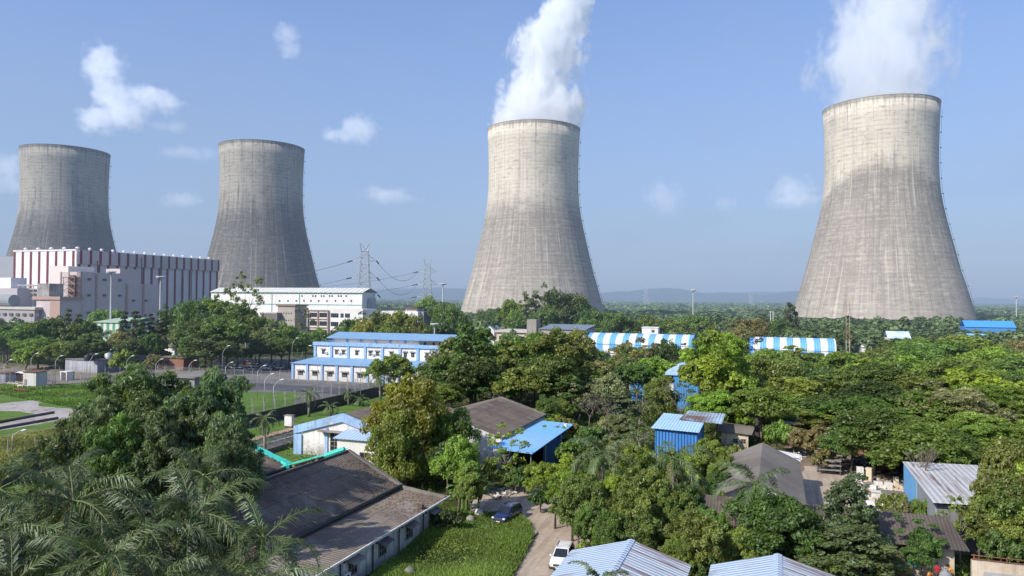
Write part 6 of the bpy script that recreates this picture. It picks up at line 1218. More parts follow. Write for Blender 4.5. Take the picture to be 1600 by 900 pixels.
# ------------------------------------------------------------------ labels for every plant
LM = [('the green striped shed', 185, 520), ('the flat roofed store', 165, 570), ('the vaulted hut', 250, 545), ('the parked cars', 410, 570), ('the turbine hall', 440, 470), ('the stepped office', 570, 565), ('the tan office block', 520, 500), ('the grey end wall', 657, 505), ('the foot of the middle tower', 800, 485), ('the cream flat block', 815, 520), ('the slate roofed wing', 880, 512), ('the long striped hall', 1005, 535), ('the tall blue store', 1070, 605), ('the blue shed', 1060, 672), ('the cream hut', 1145, 690), ('the short striped hall', 1245, 542), ('the radio mast', 1325, 520), ('the foot of the nearest tower', 1400, 500), ('the bright blue works roof', 1545, 508), ('the dirt yard', 1300, 730), ('the tin roofed shed', 1475, 755), ('the long corrugated house', 1370, 820), ('the grey gabled shed', 1200, 745), ('the rusty metal roof', 990, 870), ('the lower right metal roof', 1215, 885), ('the white car', 880, 872), ('the blue car', 792, 800), ('the blue canopy', 835, 680), ('the brown twin roof', 770, 640), ('the gable hall', 530, 680), ('the brown roofed shed', 520, 780), ('the palm clump', 200, 760), ('the compound path', 80, 640), ('the pump house', 290, 600), ('the right edge of the wood', 1590, 620), ('the middle right wood', 1420, 620), ('the left belt of trees', 60, 520), ('the mossy verge', 600, 620), ('the scrub clearing', 1240, 650), ('the red outhouse', 262, 566), ('the dead tree', 1430, 740), ('the leafless brown tree', 950, 640)]
def ordw(k): return ['first', 'second', 'third', 'fourth', 'fifth', 'sixth', 'seventh', 'eighth', 'ninth', 'tenth', 'eleventh', 'twelfth', 'thirteenth', 'fourteenth', 'fifteenth', 'sixteenth'][min(k, 15)]
bins = {}
for p in PLANTS:
    o, d_, px, py, dep, fixed, kk = p
    if fixed: o['label'] = fixed; continue
    nm, lx, ly = min(LM, key=lambda q: (q[1]-px)**2+((q[2]-py)*1.6)**2); dx, dy = px-lx, py-ly
    rel = ('left of' if dx < 0 else 'right of') if abs(dx) > abs(dy)*1.1 else ('beyond' if dy < 0 else 'in front of')
    bins.setdefault(d_+' '+rel+' '+nm, []).append((px, o))
for k_, L in bins.items():
    L.sort(key=lambda q: q[0])
    for i, (px, o) in enumerate(L): o['label'] = (k_ if len(L) == 1 else k_+(', '+ordw(i)+' from left')).replace('feathery leaved', 'feathery').replace('tall silvery leaved', 'silvery').replace('low glossy leaved', 'glossy').replace('drooping leaved', 'drooping').replace('in front of', 'before')
# ------------------------------------------------------------------ boundary wall, fences, lamps
t = thing('boundary_wall', 'long dark stained boundary wall along the left road', 'wall', (-92, 100, 0)); s = MB(); s.box(-92.1, -91.8, 60, 172, 0, 2.1); s.build('wall_face', mat('dark_wall', (.07, .065, .06), (.12, .11, .10), var=.4, streak=.5), t); s = MB(); s.box(-92.2, -91.7, 60, 172, 2.1, 2.25); s.build('coping', M_gutter, t)
M_mesh, bb = newmat('wire_mesh'); tcn = bb.new('ShaderNodeTexCoord').outputs['Object']
ss = bb.sep(tcn); wv = bb.math('MAXIMUM', bb.math('LESS_THAN', bb.math('FRACT', bb.math('MULTIPLY', bb.math('ADD', bb.math('ADD', ss[0], ss[1]), ss[2]), 3.)), .10), bb.math('LESS_THAN', bb.math('FRACT', bb.math('MULTIPLY', bb.math('SUBTRACT', bb.math('ADD', ss[0], ss[1]), ss[2]), 3.)), .10))
mm = bb.n.new('ShaderNodeMixShader'); tp = bb.new('ShaderNodeBsdfTransparent'); df = bb.new('ShaderNodeBsdfDiffuse'); df.inputs[0].default_value = (.3, .3, .28, 1); bb.set(mm.inputs[0], wv); bb.set(mm.inputs[1], tp.outputs[0]); bb.set(mm.inputs[2], df.outputs[0]); oo = bb.n.new('ShaderNodeOutputMaterial'); bb.l.new(mm.outputs[0], oo.inputs[0])
M_post = mat('fence_post_concrete', (.38, .36, .32), (.25, .23, .2), var=.2)
def fence(p, q, sp, h, lab, arms=True, mesh=True, r_=.06):
    L = math.dist(p, q); n = int(L/sp); ux, uy = (q[0]-p[0])/L, (q[1]-p[1])/L
    t = thing('security_fence', lab, 'fence', (p[0], p[1], 0), 'security fences round the compound'); pm = MB(); x, y = p
    pm.tube([(x, y, 0), (x, y, h)], r_, 5)
    if arms:
        for s_ in (-1, 1): pm.tube([(x, y, h), (x-uy*.35*s_, y+ux*.35*s_, h+.45)], r_*.7, 4)
    p0 = pm.build('post', M_post, t)
    for k in range(1, n+1): d = p0.copy(); COL.objects.link(d); d.parent = t; d.location = (ux*k*sp, uy*k*sp, 0)
    if mesh:
        m_ = MB(); m_.quad((p[0], p[1], .1), (p[0]+ux*n*sp, p[1]+uy*n*sp, .1), (p[0]+ux*n*sp, p[1]+uy*n*sp, h-.1), (p[0], p[1], h-.1)); m_.build('wire_mesh', M_mesh, t)
fence((-94.2, 88), (-94.2, 176), 3.3, 3.2, 'tall security fence just inside the dark boundary wall', r_=.07); fence((-100.5, 100), (-100.5, 176), 3.6, 3.0, 'second security fence row across the grey yard', mesh=False, r_=.07)
fence((-185, 178.5), (-95, 178.5), 3.2, 2.9, 'security fence in front of the stepped office and car park', r_=.08)
p, q = G(-30, 603), G(345, 596); fence(p, q, 3.4, 2.9, 'long fence across the back of the left compound', r_=.08)
p, q = G(-30, 588), G(345, 583); fence(p, q, 4.2, 2.6, 'farther fence behind the left compound gravel', arms=False, mesh=False, r_=.07)
p, q = G(12, 713), G(330, 700); fence(p, q, 3.6, 2.6, 'near fence of forked posts behind the palms at left', mesh=False, r_=.06)
M_lampm = mat('lamp_post_grey', (.50, .51, .52), var=.08)
def lamp(px, pb, ptop, lab, k=1.):
    x, y = G(px, pb); _, _, d = proj(x, y, 0); h = max(3.5, CH-(ptop-468-(px-800)*.0077)*d/F); t = thing('street_lamp', lab, 'street lamp', (x, y, 0), 'street lamps on curved arms')
    s = MB(); c_, s_ = cos(YAW), sin(YAW); pts = [(x, y, 0), (x, y, h*.8)]+[(x+c_*k*1.6*f, y+s_*k*1.6*f, h*.8+h*.2*sin(f*pi/2)) for f in (.25, .55, .8)]
    s.tube(pts, [.08, .06, .05, .045, .04], 6); s.build('pole', M_lampm, t, smooth=True)
    e = pts[-1]; s = MB(); s.tube([e, (e[0]+c_*k*.45, e[1]+s_*k*.45, e[2]+.1), (e[0]+c_*k*.95, e[1]+s_*k*.95, e[2]+.12)], [.07, .17, .08], 6); s.build('lamp_head', M_white, t, smooth=True)
for q in ((6, 612, 562, 'street lamp at the left edge beside the cabins', 1), (48, 596, 552, 'street lamp behind the maroon cabin', 1), (86, 600, 556, 'street lamp between site cabin and white booth', 1), (140, 604, 553, 'street lamp before the left end of the flat store', 1), (197, 602, 556, 'street lamp before the middle of the flat store', 1), (243, 600, 561, 'street lamp before the red outhouse', 1), (295, 604, 563, 'street lamp beyond the pump house', 1), (347, 600, 540, 'taller of the paired street lamps near the car park', 1), (352, 606, 566, 'shorter of the paired street lamps near the car park', 1), (402, 620, 571, 'street lamp at the grey yard left of the stepped office', 1), (427, 648, 593, 'largest curved street lamp at the lawn patch', 1), (496, 624, 540, 'street lamp before the third bay of the stepped office', -1), (456, 582, 528, 'street lamp at the left corner of the stepped office', 1), (563, 634, 553, 'street lamp before the kiosk', 1), (19, 710, 672, 'street lamp among forked posts behind the left palm', 1), (413, 636, 584, 'slim street lamp on the lawn patch edge', 1)): lamp(*q)
def mast(px, ptop, dep, lab, sc_=1.):
    x, y, h = D(px, ptop, dep); t = thing('floodlight_mast', lab, 'light mast', (x, y, 0), 'high mast floodlights'); s = MB(); s.tube([(x, y, 0), (x, y, h)], [.5*sc_, .28*sc_], 8); s.build('pole', M_lampm, t)
    s = MB(); s.lathe([(1.3*sc_, -.3), (1.3*sc_, 0), (.2, .5)], 10, (x, y, h-.5)); s.build('head_ring', M_steel, t)
    for k in range(8):
        a = k*pi/4; f = MB(); f.box(-.75*sc_, .75*sc_, -.25*sc_, .25*sc_, -.35*sc_, .35*sc_); o = f.build('floodlight', M_white); o.parent = t; o.location = (cos(a)*1.8*sc_, sin(a)*1.8*sc_, h-.3); o.rotation_euler = (.5, 0, a+pi/2)
mast(174, 424, 345, 'floodlight mast before the bunker bay, left of two'); mast(251, 432, 350, 'floodlight mast before the striped block, right of two'); mast(692, 443, 430, 'floodlight mast left of the middle tower'); mast(1083, 453, 560, 'lone floodlight mast between the pale towers'); mast(679, 505, 235, 'low floodlight cluster behind the stepped office', .6); mast(1588, 463, 640, 'floodlight mast at the right edge behind the blue works')
x, y, h = D(1325, 458, 196); t = thing('radio_mast', 'thin twin pole radio mast rising before the nearest tower', 'mast', (x, y, 0)); s = MB()
for o_ in (-.42, .42): s.tube([(x+o_, y, 0), (x+o_, y, h)], [.11, .05], 5)
for k in range(int(h/1.2)): s.tube([(x-.42, y, k*1.2), (x+.42, y, k*1.2+.6)], .035, 3)
s.build('lattice', mat('red_cream_mast', (.50, .42, .34), stripes=(2, 7., .5, (.33, .14, .1), 0)), t)
for px, dp in ((1204, 420), (1208, 424)): 
    x, y, h = D(px, 486, dp); s = MB(); s.tube([(x, y, 0), (x, y, h)], .25, 5); tag(s.build('thin_pole', M_lampm), ('left' if px == 1204 else 'right')+' of two thin pale poles left of the nearest tower foot', 'pole')
# lattice pylons and wires
M_pyl = mat('pylon_steel', (.40, .42, .43), (.3, .31, .32), var=.1, rough=.6)
M_ins = mat('insulator_brown', (.05, .03, .025), var=.1)
ARMS = {}
def pylon(key, px, ptop, dep, lab, k=1., rz=YAW, simple=False):
    x, y, h = D(px, ptop, dep); t = thing('lattice_pylon', lab, 'pylon', (x, y, 0), 'steel lattice pylons'); s = MB(); c_, s_ = cos(rz), sin(rz)
    def W(u, v, z): return (x+u*c_-v*s_, y+u*s_+v*c_, z)
    hz_ = [0, .10, .19, .27, .34, .41, .48, .55, .62, .69, .76, .83, .90]; hw = lambda f: (8.2*(1-f/.42)+3.6*(f/.42))*k if f < .42 else 3.6*k-(f-.42)*3.2*k
    m = .17*k if not simple else .35
    L = [[W(sx*hw(f), sy*hw(f), f*h) for f in hz_] for sx, sy in ((-1, -1), (1, -1), (1, 1), (-1, 1))]
    for q in L: s.tube(q, m*1.3, 4)
    s.build('leg_frame', M_pyl, t); s = MB()
    for a in range(4):
        A, B_ = L[a], L[(a+1) % 4]
        for i in range(len(hz_)-1):
            s.tube([A[i], B_[i+1]], m*.8, 3); s.tube([B_[i], A[i+1]], m*.8, 3); s.tube([A[i+1], B_[i+1]], m*.7, 3)
    s.build('bracing', M_pyl, t); s = MB(); top = hw(.9)
    for sg in (-1, 1):
        for vy in (-1, 1):
            s.tube([W(sg*top, vy*top, .90*h), W(sg*(top+1.4*k), 0, h)], m, 3); s.tube([W(sg*top*.1, vy*top, .92*h), W(sg*(top+1.4*k), 0, h)], m, 3)
        s.tube([W(-top, 0, .9*h), W(top, 0, .9*h)], m, 3)
    s.build('horn', M_pyl, t); pts = []
    for f in (.80, .62, .44):
        for sg in (-1, 1):
            ar = MB()
            e = W(sg*(hw(f)+5.2*k), 0, f*h)
            for vy in (-1, 1): ar.tube([W(sg*hw(f), vy*hw(f), f*h), e], m, 3); ar.tube([W(sg*hw(f), vy*hw(f), (f+.06)*h), e], m*.8, 3)
            pts.append(Vector(e)); ar.build('crossarm', M_pyl, t)
    ARMS[key] = pts; return t
p1 = pylon('a', 570, 378, 470, 'nearer tall steel lattice pylon behind the end of the turbine hall'); p2 = pylon('b', 668, 403, 620, 'farther lattice pylon left of the middle tower', 1.)
pylon('c', 1010, 449, 2400, 'faint distant pylon against the hills between the pale towers', 1.4, simple=True); pylon('d', 1174, 456, 2600, 'faint distant pylon near the nearest tower left foot', 1.4, simple=True)
def wire(a, b, sag, lab, ins=True, parent=None):
    a, b = Vector(a), Vector(b); n = 22; pts = [a.lerp(b, i/n)-Vector((0, 0, 4*sag*(i/n)*(1-i/n))) for i in range(n+1)]; s = MB(); s.tube(pts, .13, 4); o = tag(s.build('power_line', M_dsteel), lab, 'power line', 'power lines strung between pylons')
    if ins:
        for q in (pts[0].lerp(pts[1], .15), ) if not parent else (pts[0],):
            d = (pts[1]-pts[0]).normalized(); i_ = MB(); i_.tube([pts[0], pts[0]+d*6], .42, 6); i_.build('insulator', M_ins, o)
nmz = ['top', 'middle', 'lowest']
for i in range(3):
    wire(ARMS['a'][2*i+1], ARMS['b'][2*i], 10, nmz[i]+' sagging power line between the two pylons'); 
    e = D(330, 428+i*14, 640); wire(ARMS['a'][2*i], e, 7, nmz[i]+' power line running left from the nearer pylon'); e = D(330, 434+i*14, 820); wire(ARMS['b'][2*i], e, 12, nmz[i]+' power line running left from the farther pylon')
# ------------------------------------------------------------------ vehicles
M_cpaint, cb = newmat('car_paint'); oi = cb.new('ShaderNodeObjectInfo'); pp = cb.new('ShaderNodeBsdfPrincipled', i_Roughness=.28); cb.set(pp.inputs['Base Color'], oi.outputs['Color']); pp.inputs['Coat Weight'].default_value = .6; finish(cb, pp.outputs[0])
M_tyre = mat('tyre_rubber', (.02, .02, .02), var=.05); M_rim = mat('alloy_rim', (.45, .45, .46), var=.05, metal=.6, rough=.35); M_headl = mat('headlight_glass', (.75, .78, .8), var=.05, rough=.15); M_taill = mat('tail_light_red', (.45, .02, .02), var=.05, rough=.2)
def loft(mb, secs, closed=True):
    n = len(secs[0]); vs = [p for s_ in secs for p in s_]; m = len(secs)
    mb.add(vs, [(i*n+k, i*n+(k+1) % n, (i+1)*n+(k+1) % n, (i+1)*n+k) for i in range(m-1) for k in range(n)]+[tuple(range(n-1, -1, -1)), tuple((m-1)*n+k for k in range(n))])
def car(name, lab, loc, rz, col, suv=True, group=None):
    t = thing(name, lab, 'car', (0, 0, 0), group); L = 2.12; zr = 1.62 if suv else 1.45; zb = 1.0 if suv else .88
    s = MB(); st = [(-L, .62, .45, .82), (-L+.08, .80, .32, zb-.03), (-1.5, .88, .27, zb+.0), (0., .90, .27, zb), (.95, .89, .27, zb-.01), (1.6, .86, .28, zb-.10), (L-.14, .78, .32, zb-.22), (L, .60, .42, .62)]
    loft(s, [[(x, -w*.94, z0), (x, -w, z0+(z1-z0)*.45), (x, -w*.95, z1-.05), (x, -w*.80, z1), (x, w*.80, z1), (x, w*.95, z1-.05), (x, w, z0+(z1-z0)*.45), (x, w*.94, z0)] for x, w, z0, z1 in st])
    gb = [(-2.02, .74, zb-.03), (-1.0, .80, zb), (.5, .80, zb), (1.12, .74, zb-.04)]; gt = [(-1.78 if suv else -1.1, .62, zr-.05), (-.9, .66, zr), (-.1, .66, zr), (.32, .60, zr-.06)]
    vs = [(x, -w, z) for x, w, z in gb]+[(x, w, z) for x, w, z in gb][::-1]+[(x, -w, z) for x, w, z in gt]+[(x, w, z) for x, w, z in gt][::-1]
    s.add(vs, [tuple(range(8, 16))]+[(k, (k+1) % 8, 8+(k+1) % 8, 8+k) for k in range(8)]); b_ = s.build('body', M_cpaint, t, bevel=.03); b_.color = col+(1,)
    def pane(nm_, q, off):
        c_ = sum((Vector(p) for p in q), Vector())/4; P = [c_+(Vector(p)-c_)*.88+Vector(off) for p in q]; m_ = MB(); m_.add(P, [(0, 1, 2, 3)]); m_.build(nm_, M_glass, t)
    B3, T3 = gb[3], gt[3]; pane('windscreen', [(B3[0], -B3[1], B3[2]), (B3[0], B3[1], B3[2]), (T3[0], T3[1], T3[2]), (T3[0], -T3[1], T3[2])], (.02, 0, .012))
    B0, T0 = gb[0], gt[0]; pane('rear_window', [(B0[0], -B0[1], B0[2]), (T0[0], -T0[1], T0[2]), (T0[0], T0[1], T0[2]), (B0[0], B0[1], B0[2])], (-.015, 0, .01))
    for sg in (-1, 1):
        for a in range(3):
            pane('side_window', [(gb[a][0], sg*gb[a][1], gb[a][2]), (gb[a+1][0], sg*gb[a+1][1], gb[a+1][2]), (gt[a+1][0], sg*gt[a+1][1], gt[a+1][2]), (gt[a][0], sg*gt[a][1], gt[a][2])], (0, sg*.014, .004))
        for wx in (-1.3, 1.32):
            y0 = sg*.80; m_ = MB(); m_.tube([(wx, y0-sg*.10, .34), (wx, y0+sg*.12, .34)], .34, 18); w_ = m_.build('wheel', M_tyre, t); m_ = MB(); m_.tube([(wx, y0+sg*.10, .34), (wx, y0+sg*.128, .34)], .21, 12); m_.build('rim', M_rim, w_)
        m_ = MB(); m_.box(L-.22, L-.02, sg*.66-.14, sg*.66+.14, zb-.36, zb-.22); m_.build('headlight', M_headl, t, bevel=.02)
        m_ = MB(); m_.box(-L-.0, -L+.1, sg*.64-.09, sg*.64+.09, zb-.30, zb-.02); m_.build('tail_light', M_taill, t, bevel=.02)
        m_ = MB(); m_.box(.80, .95, sg*.92-.1, sg*.92+.1, zb-.02, zb+.12); o_ = m_.build('mirror', M_cpaint, t, bevel=.03); o_.color = col+(1,)
        if suv: m_ = MB(); m_.tube([(-1.4, sg*.58, zr+.02), (0, sg*.58, zr+.05)], .025, 5); m_.build('roof_rail', M_gutter, t)
    m_ = MB(); m_.box(L-.05, L+.02, -.42, .42, .52, .70); m_.build('grille', M_gutter, t); m_ = MB(); m_.box(L-.12, L+.04, -.72, .72, .30, .46); m_.build('bumper', M_gutter, t, bevel=.03); m_ = MB(); m_.box(L+.042, L+.055, -.24, .24, .36, .46); m_.build('number_plate', M_white, t)
    t.location = (loc[0], loc[1], loc[2] if len(loc) > 2 else .02); t.rotation_euler = (0, 0, R(rz)); return t
x, y = G(793, 813); car('parked_car', 'dark blue hatchback suv parked where the dirt road bends', (x, y), -99, (.012, .02, .09))
x, y = G(879, 882); car('parked_car', 'white suv facing down the dirt road beside the pale blue roof', (x, y), -86, (.78, .78, .77))
pc = None
for k, (px, py, c_, lb) in enumerate(((367, 577, (.75, .75, .75), 'white parked car under trees, leftmost of the car park row'), (376, 581, (.7, .71, .72), 'white car parked nearest in the tree shaded car park'), (387, 570, (.22, .02, .03), 'dark red car at the back of the tree shaded car park'), (393, 579, (.55, .56, .58), 'silver car between two white cars in the car park'), (401, 575, (.78, .78, .78), 'white car beside the dark red car in the car park'), (411, 572, (.3, .31, .33), 'grey car in the middle of the car park row'), (416, 578, (.76, .76, .77), 'white car right of the silver one in the car park'), (426, 574, (.72, .72, .73), 'white car right of the grey one in the car park'), (436, 577, (.5, .5, .52), 'rightmost silver car of the car park row'))):
    x, y = G(px, py)
    if pc is None: pc = car('parked_car', lb, (x, y), -10, c_, False, 'cars parked under the trees')
    else:
        o = dup(pc, (x, y, .02), R(-10+random.uniform(-8, 8)), label=lb)
        for ch in o.children:
            if ch.name.startswith(('body', 'mirror')): ch.color = c_+(1,)
# ------------------------------------------------------------------ people
def skin(name, chains, m, parent, sub=2):
    vs = []; es = []; rs = []
    idx = {}
    for ch in chains:
        prev = None
        for p, r_ in ch:
            key = tuple(round(c_, 4) for c_ in p)
            if key not in idx: idx[key] = len(vs); vs.append(p); rs.append(r_)
            i = idx[key]
            if prev is not None: es.append((prev, i))
            prev = i
    me = bpy.data.meshes.new(name); me.from_pydata(vs, es, []); o = bpy.data.objects.new(name, me); COL.objects.link(o); o.parent = parent
    md = o.modifiers.new('s', 'SKIN'); sv = me.skin_vertices[0].data if me.skin_vertices else None
    if sv is None:
        return o
    for i, r_ in enumerate(rs): sv[i].radius = (r_, r_) if not hasattr(r_, '__len__') else r_
    sv[0].use_root = True; ss_ = o.modifiers.new('u', 'SUBSURF'); ss_.levels = ss_.render_levels = sub; me.materials.append(m); return o
M_skin = mat('brown_skin', (.17, .085, .05), var=.05); M_hair = mat('black_hair', (.012, .010, .009), var=.1)
def person(lab, loc, rz, pose, shirt, trousers):
    t = thing('person', lab, 'person', (0, 0, 0), None); J = dict(pelvis=(0, 0, .92), chest=(0, 0, 1.30), neck=(0, 0, 1.46), head=(.02, 0, 1.60), ls=(0, .19, 1.38), le=(.04, .24, 1.10), lh=(.16, .22, .88), rs=(0, -.19, 1.38), re=(.04, -.24, 1.10), rh=(.16, -.22, .88), lk=(.04, .10, .50), lf=(0, .11, .06), lt=(.16, .12, .03), rk=(.04, -.10, .50), rf=(0, -.11, .06), rt=(.16, -.12, .03)); J.update(pose)
    g = lambda k: J[k]; mid = lambda a, b_, f=.5: tuple(a[i]+(b_[i]-a[i])*f for i in range(3))
    legs = [[(g('pelvis'), (.13, .15)), (mid(g('pelvis'), g('lk'), .25), .09), (g('lk'), .055), (g('lf'), .04), (g('lt'), .035)], [(g('pelvis'), (.13, .15)), (mid(g('pelvis'), g('rk'), .25), .09), (g('rk'), .055), (g('rf'), .04), (g('rt'), .035)]]
    hd = g('head'); nk = g('neck'); ch = g('chest')
    up = [[(g('pelvis'), (.13, .15)), (mid(g('pelvis'), ch), (.12, .14)), (ch, (.12, .16)), (nk, .05), (mid(nk, hd, .6), (.075, .07)), (hd, (.10, .085)), ((hd[0], hd[1], hd[2]+.09), (.07, .06))]]
    arms = []
    for a, e, h_ in (('ls', 'le', 'lh'), ('rs', 're', 'rh')):
        d = Vector(g(h_))-Vector(g(e)); d.normalize(); palm_ = tuple(Vector(g(h_))+d*.07)
        arms.append([(ch, (.12, .16)), (g(a), .06), (g(e), .042), (g(h_), .028), (palm_, .035)])
    body = skin('body', up+legs+arms, M_skin, t)
    for a in arms:
        p = Vector(a[-1][0]); d = (p-Vector(a[-2][0])).normalized(); sd_ = d.cross(Vector((0, 0, 1)))
        if sd_.length < .1: sd_ = Vector((0, 1, 0))
        sd_.normalize()
        for k in range(5):
            o0 = sd_*(k-1.5)*.02 if k < 4 else sd_*-.035-d*.03; L_ = (.075, .085, .08, .065, .05)[k]; dd = d if k < 4 else (d-sd_*.8).normalized()
            skin('finger', [[(tuple(p+o0-d*.01), .010), (tuple(p+o0+dd*L_*.5), .009), (tuple(p+o0+dd*L_*.9+Vector((0, 0, -.02))), .007)]], M_skin, t, 1)
    sh = [[(mid(g('pelvis'), ch, .02), (.15, .17)), (mid(g('pelvis'), ch), (.145, .165)), (ch, (.14, .18)), (mid(ch, nk, .6), (.07, .09))]]+[[(ch, (.14, .18)), (g(a), .078), (mid(g(a), g(e), .8), .06)] for a, e in (('ls', 'le'), ('rs', 're'))]
    skin('shirt', sh, shirt, t)
    skin('trousers', [[(g('pelvis'), (.15, .165)), (mid(g('pelvis'), g(k), .3), .105), (g(k), .075), (mid(g(k), g(f), .9), .06)] for k, f in (('lk', 'lf'), ('rk', 'rf'))], trousers, t)
    m_ = MB(); m_.lathe([(.001, .135), (.06, .125), (.095, .08), (.105, .02), (.098, -.03)], 12, (hd[0]-.015, hd[1], hd[2]+.02)); m_.build('hair', M_hair, t, smooth=True)
    f_ = MB(); f_.tube([(hd[0]+.09, hd[1], hd[2]-.0), (hd[0]+.125, hd[1], hd[2]-.025)], [.012, .018], 5); f_.build('nose', M_skin, t)
    for sg in (-1, 1):
        f_ = MB(); f_.lathe([(.001, -.01), (.012, 0), (.001, .01)], 6, (hd[0]+.095, hd[1]+sg*.033, hd[2]+.02)); f_.build('eye', M_hair, t); f_ = MB(); f_.lathe([(.001, -.03), (.018, 0), (.001, .03)], 6, (hd[0], hd[1]+sg*.095, hd[2])); f_.build('ear', M_skin, t)
    f_ = MB(); f_.box(hd[0]+.085, hd[0]+.1, hd[1]-.025, hd[1]+.025, hd[2]-.06, hd[2]-.05); f_.build('mouth', mat('lip', (.12, .04, .035)), t)
    t.location = (loc[0], loc[1], .81); t.rotation_euler = (0, 0, R(rz)); return t
x, y = G(1464, 912, .8); person('person in a red shirt standing with back to the cream wall', (x, y), -60, {}, mat('red_shirt', (.55, .03, .05), var=.1), mat('dark_trousers', (.03, .03, .04), var=.1))
x, y = G(1489, 913, .8); person('person in an orange yellow shirt bending and reaching toward a grey sack', (x, y), 185, dict(chest=(.20, 0, 1.24), neck=(.32, 0, 1.36), head=(.40, 0, 1.48), ls=(.22, .19, 1.30), le=(.42, .22, 1.12), lh=(.66, .18, 1.08), rs=(.22, -.19, 1.30), re=(.42, -.22, 1.10), rh=(.66, -.16, 1.02)), mat('orange_shirt', (.72, .33, .06), var=.1), mat('black_trousers', (.02, .02, .02), var=.1))
x, y = G(1451, 911, .8); person('person in a dark orange shirt sitting low beside the red shirted person', (x, y), -40, dict(pelvis=(0, 0, .40), chest=(.08, 0, .80), neck=(.14, 0, .96), head=(.18, 0, 1.10), ls=(.08, .19, .88), le=(.22, .25, .66), lh=(.42, .16, .60), rs=(.08, -.19, .88), re=(.22, -.25, .66), rh=(.42, -.14, .60), lk=(.42, .14, .48), lf=(.40, .13, .06), lt=(.56, .13, .03), rk=(.42, -.14, .48), rf=(.40, -.13, .06), rt=(.56, -.13, .03)), mat('dark_orange_shirt', (.6, .25, .05), var=.1), mat('brown_trousers', (.06, .045, .03), var=.1))
s = MB(); s.box(x-.22, x+.22, y-.22, y+.22, .8, 1.09); tag(s.build('stool', M_rust, bevel=.03), 'low block stool under the sitting person', 'stool')
x, y = G(1477, 913, .8); s = MB(); s.lathe([(.5, 0), (.62, .3), (.55, .7), (.38, 1.0), (.16, 1.15), (.22, 1.28), (.02, 1.3)], 14, (x, y, .8)); tag(s.build('grey_sack', mat('grey_sack_cloth', (.25, .26, .27), (.15, .15, .16), var=.4), smooth=True), 'large grey sack between the two standing people', 'sack')
# ------------------------------------------------------------------ yard clutter
M_cab = mat('white_enamel', (.74, .72, .68), (.45, .36, .28), var=.2, streak=.3, rough=.5); M_cab2 = mat('cream_enamel', (.66, .58, .44), (.4, .3, .2), var=.25, streak=.3, rough=.5); rr = random.Random(12)
CB = [(1344, 752, 1.0, 1.9, 'tall white'), (1358, 752, 1.0, 1.8, 'tall cream'), (1332, 766, .9, .9, 'low white'), (1322, 762, 1., .7, 'low white'), (1372, 762, 1.2, .8, 'low white'), (1388, 766, 1.1, 1.0, 'low white'), (1400, 764, .8, 1.5, 'narrow cream'), (1412, 768, 1.0, .9, 'low cream'), (1350, 778, 1.3, .8, 'wide white'), (1368, 780, 1.2, .9, 'low white'), (1340, 790, 1.3, .7, 'wide white'), (1362, 795, 1.4, .9, 'wide white'), (1378, 790, 1.1, 1.0, 'low white'), (1350, 803, 1.2, .8, 'wide white'), (1374, 808, 1.2, .9, 'low white'), (1392, 806, 1.1, .5, 'flat cream'), (1334, 778, .9, .8, 'low cream'), (1384, 776, .9, .7, 'low white'), (1366, 768, .9, .8, 'low white'), (1356, 764, 1.1, .7, 'low white')]
seen = {}
for k, (px, py, w_, h_, ds) in enumerate(CB):
    x, y = G(px, py); w_ *= .8; t = thing('discarded_cabinet', '', 'cabinet', (0, 0, 0), 'discarded cabinets in the scrap yard'); s = MB(); s.box(-w_/2, w_/2, -.35, .35, 0, h_); s.build('body', M_cab2 if 'cream' in ds else M_cab, t, bevel=.03)
    for q in (-1, 1): d_ = MB(); d_.box(q*w_/4-w_/4+.03, q*w_/4+w_/4-.03, -.372, -.352, .05, h_-.05); d_.build('door', M_cab2 if 'cream' in ds else M_cab, t)
    if rr.random() < .5 and h_ < 1.2: l_ = MB(); l_.box(-w_/2-.1, w_/2+.2, -.5, .45, h_+.003, h_+.06); l_.build('top_sheet', [M_cab, M_conc, M_rust][k % 3], t)
    t.location = (x, y, .02); t.rotation_euler = (0, 0, rr.uniform(-.5, .5)); seen.setdefault(ds, []).append((px, py, t))
for ds, L in seen.items():
    L.sort(key=lambda q: (q[0], q[1]))
    for i, q in enumerate(L): q[2]['label'] = ds+' discarded cabinet in the scrap yard'+('' if len(L) == 1 else ', '+ordw(i)+' from left of its kind')
s = MB(); x, y = G(1405, 792); s.slab([(x-1.9, y-.9, 1.5), (x+1.9, y-.9, 1.45), (x+1.9, y+1.0, 1.6), (x-1.9, y+1.0, 1.65)], .06); s.box(x-1.7, x-1.6, y-.8, y-.7, 0, 1.42); s.box(x+1.6, x+1.7, y-.8, y-.7, 0, 1.38); s.box(x-1.7, x-1.6, y+.8, y+.9, 0, 1.5); s.box(x+1.6, x+1.7, y+.8, y+.9, 0, 1.46); tag(s.build('sheet_lean_to', M_grout), 'grey sheet roofed lean-to beside the tin shed', 'lean-to')
for k, (px, py, w_) in enumerate(((1360, 812, 5.), (1400, 818, 4.), (1430, 822, 3.))):
    x, y = G(px, py); s = MB(); s.box(x-w_/2, x+w_/2, y, y+.14, 0, .9+.2*k); s.box(x-w_/2-.1, x-w_/2, y-.02, y+.16, 0, 1.1+.2*k); tag(s.build('leaning_board', M_cab), 'long white panel leaning behind the corrugated house, '+ordw(k)+' from left', 'panel', 'white panels behind the house')
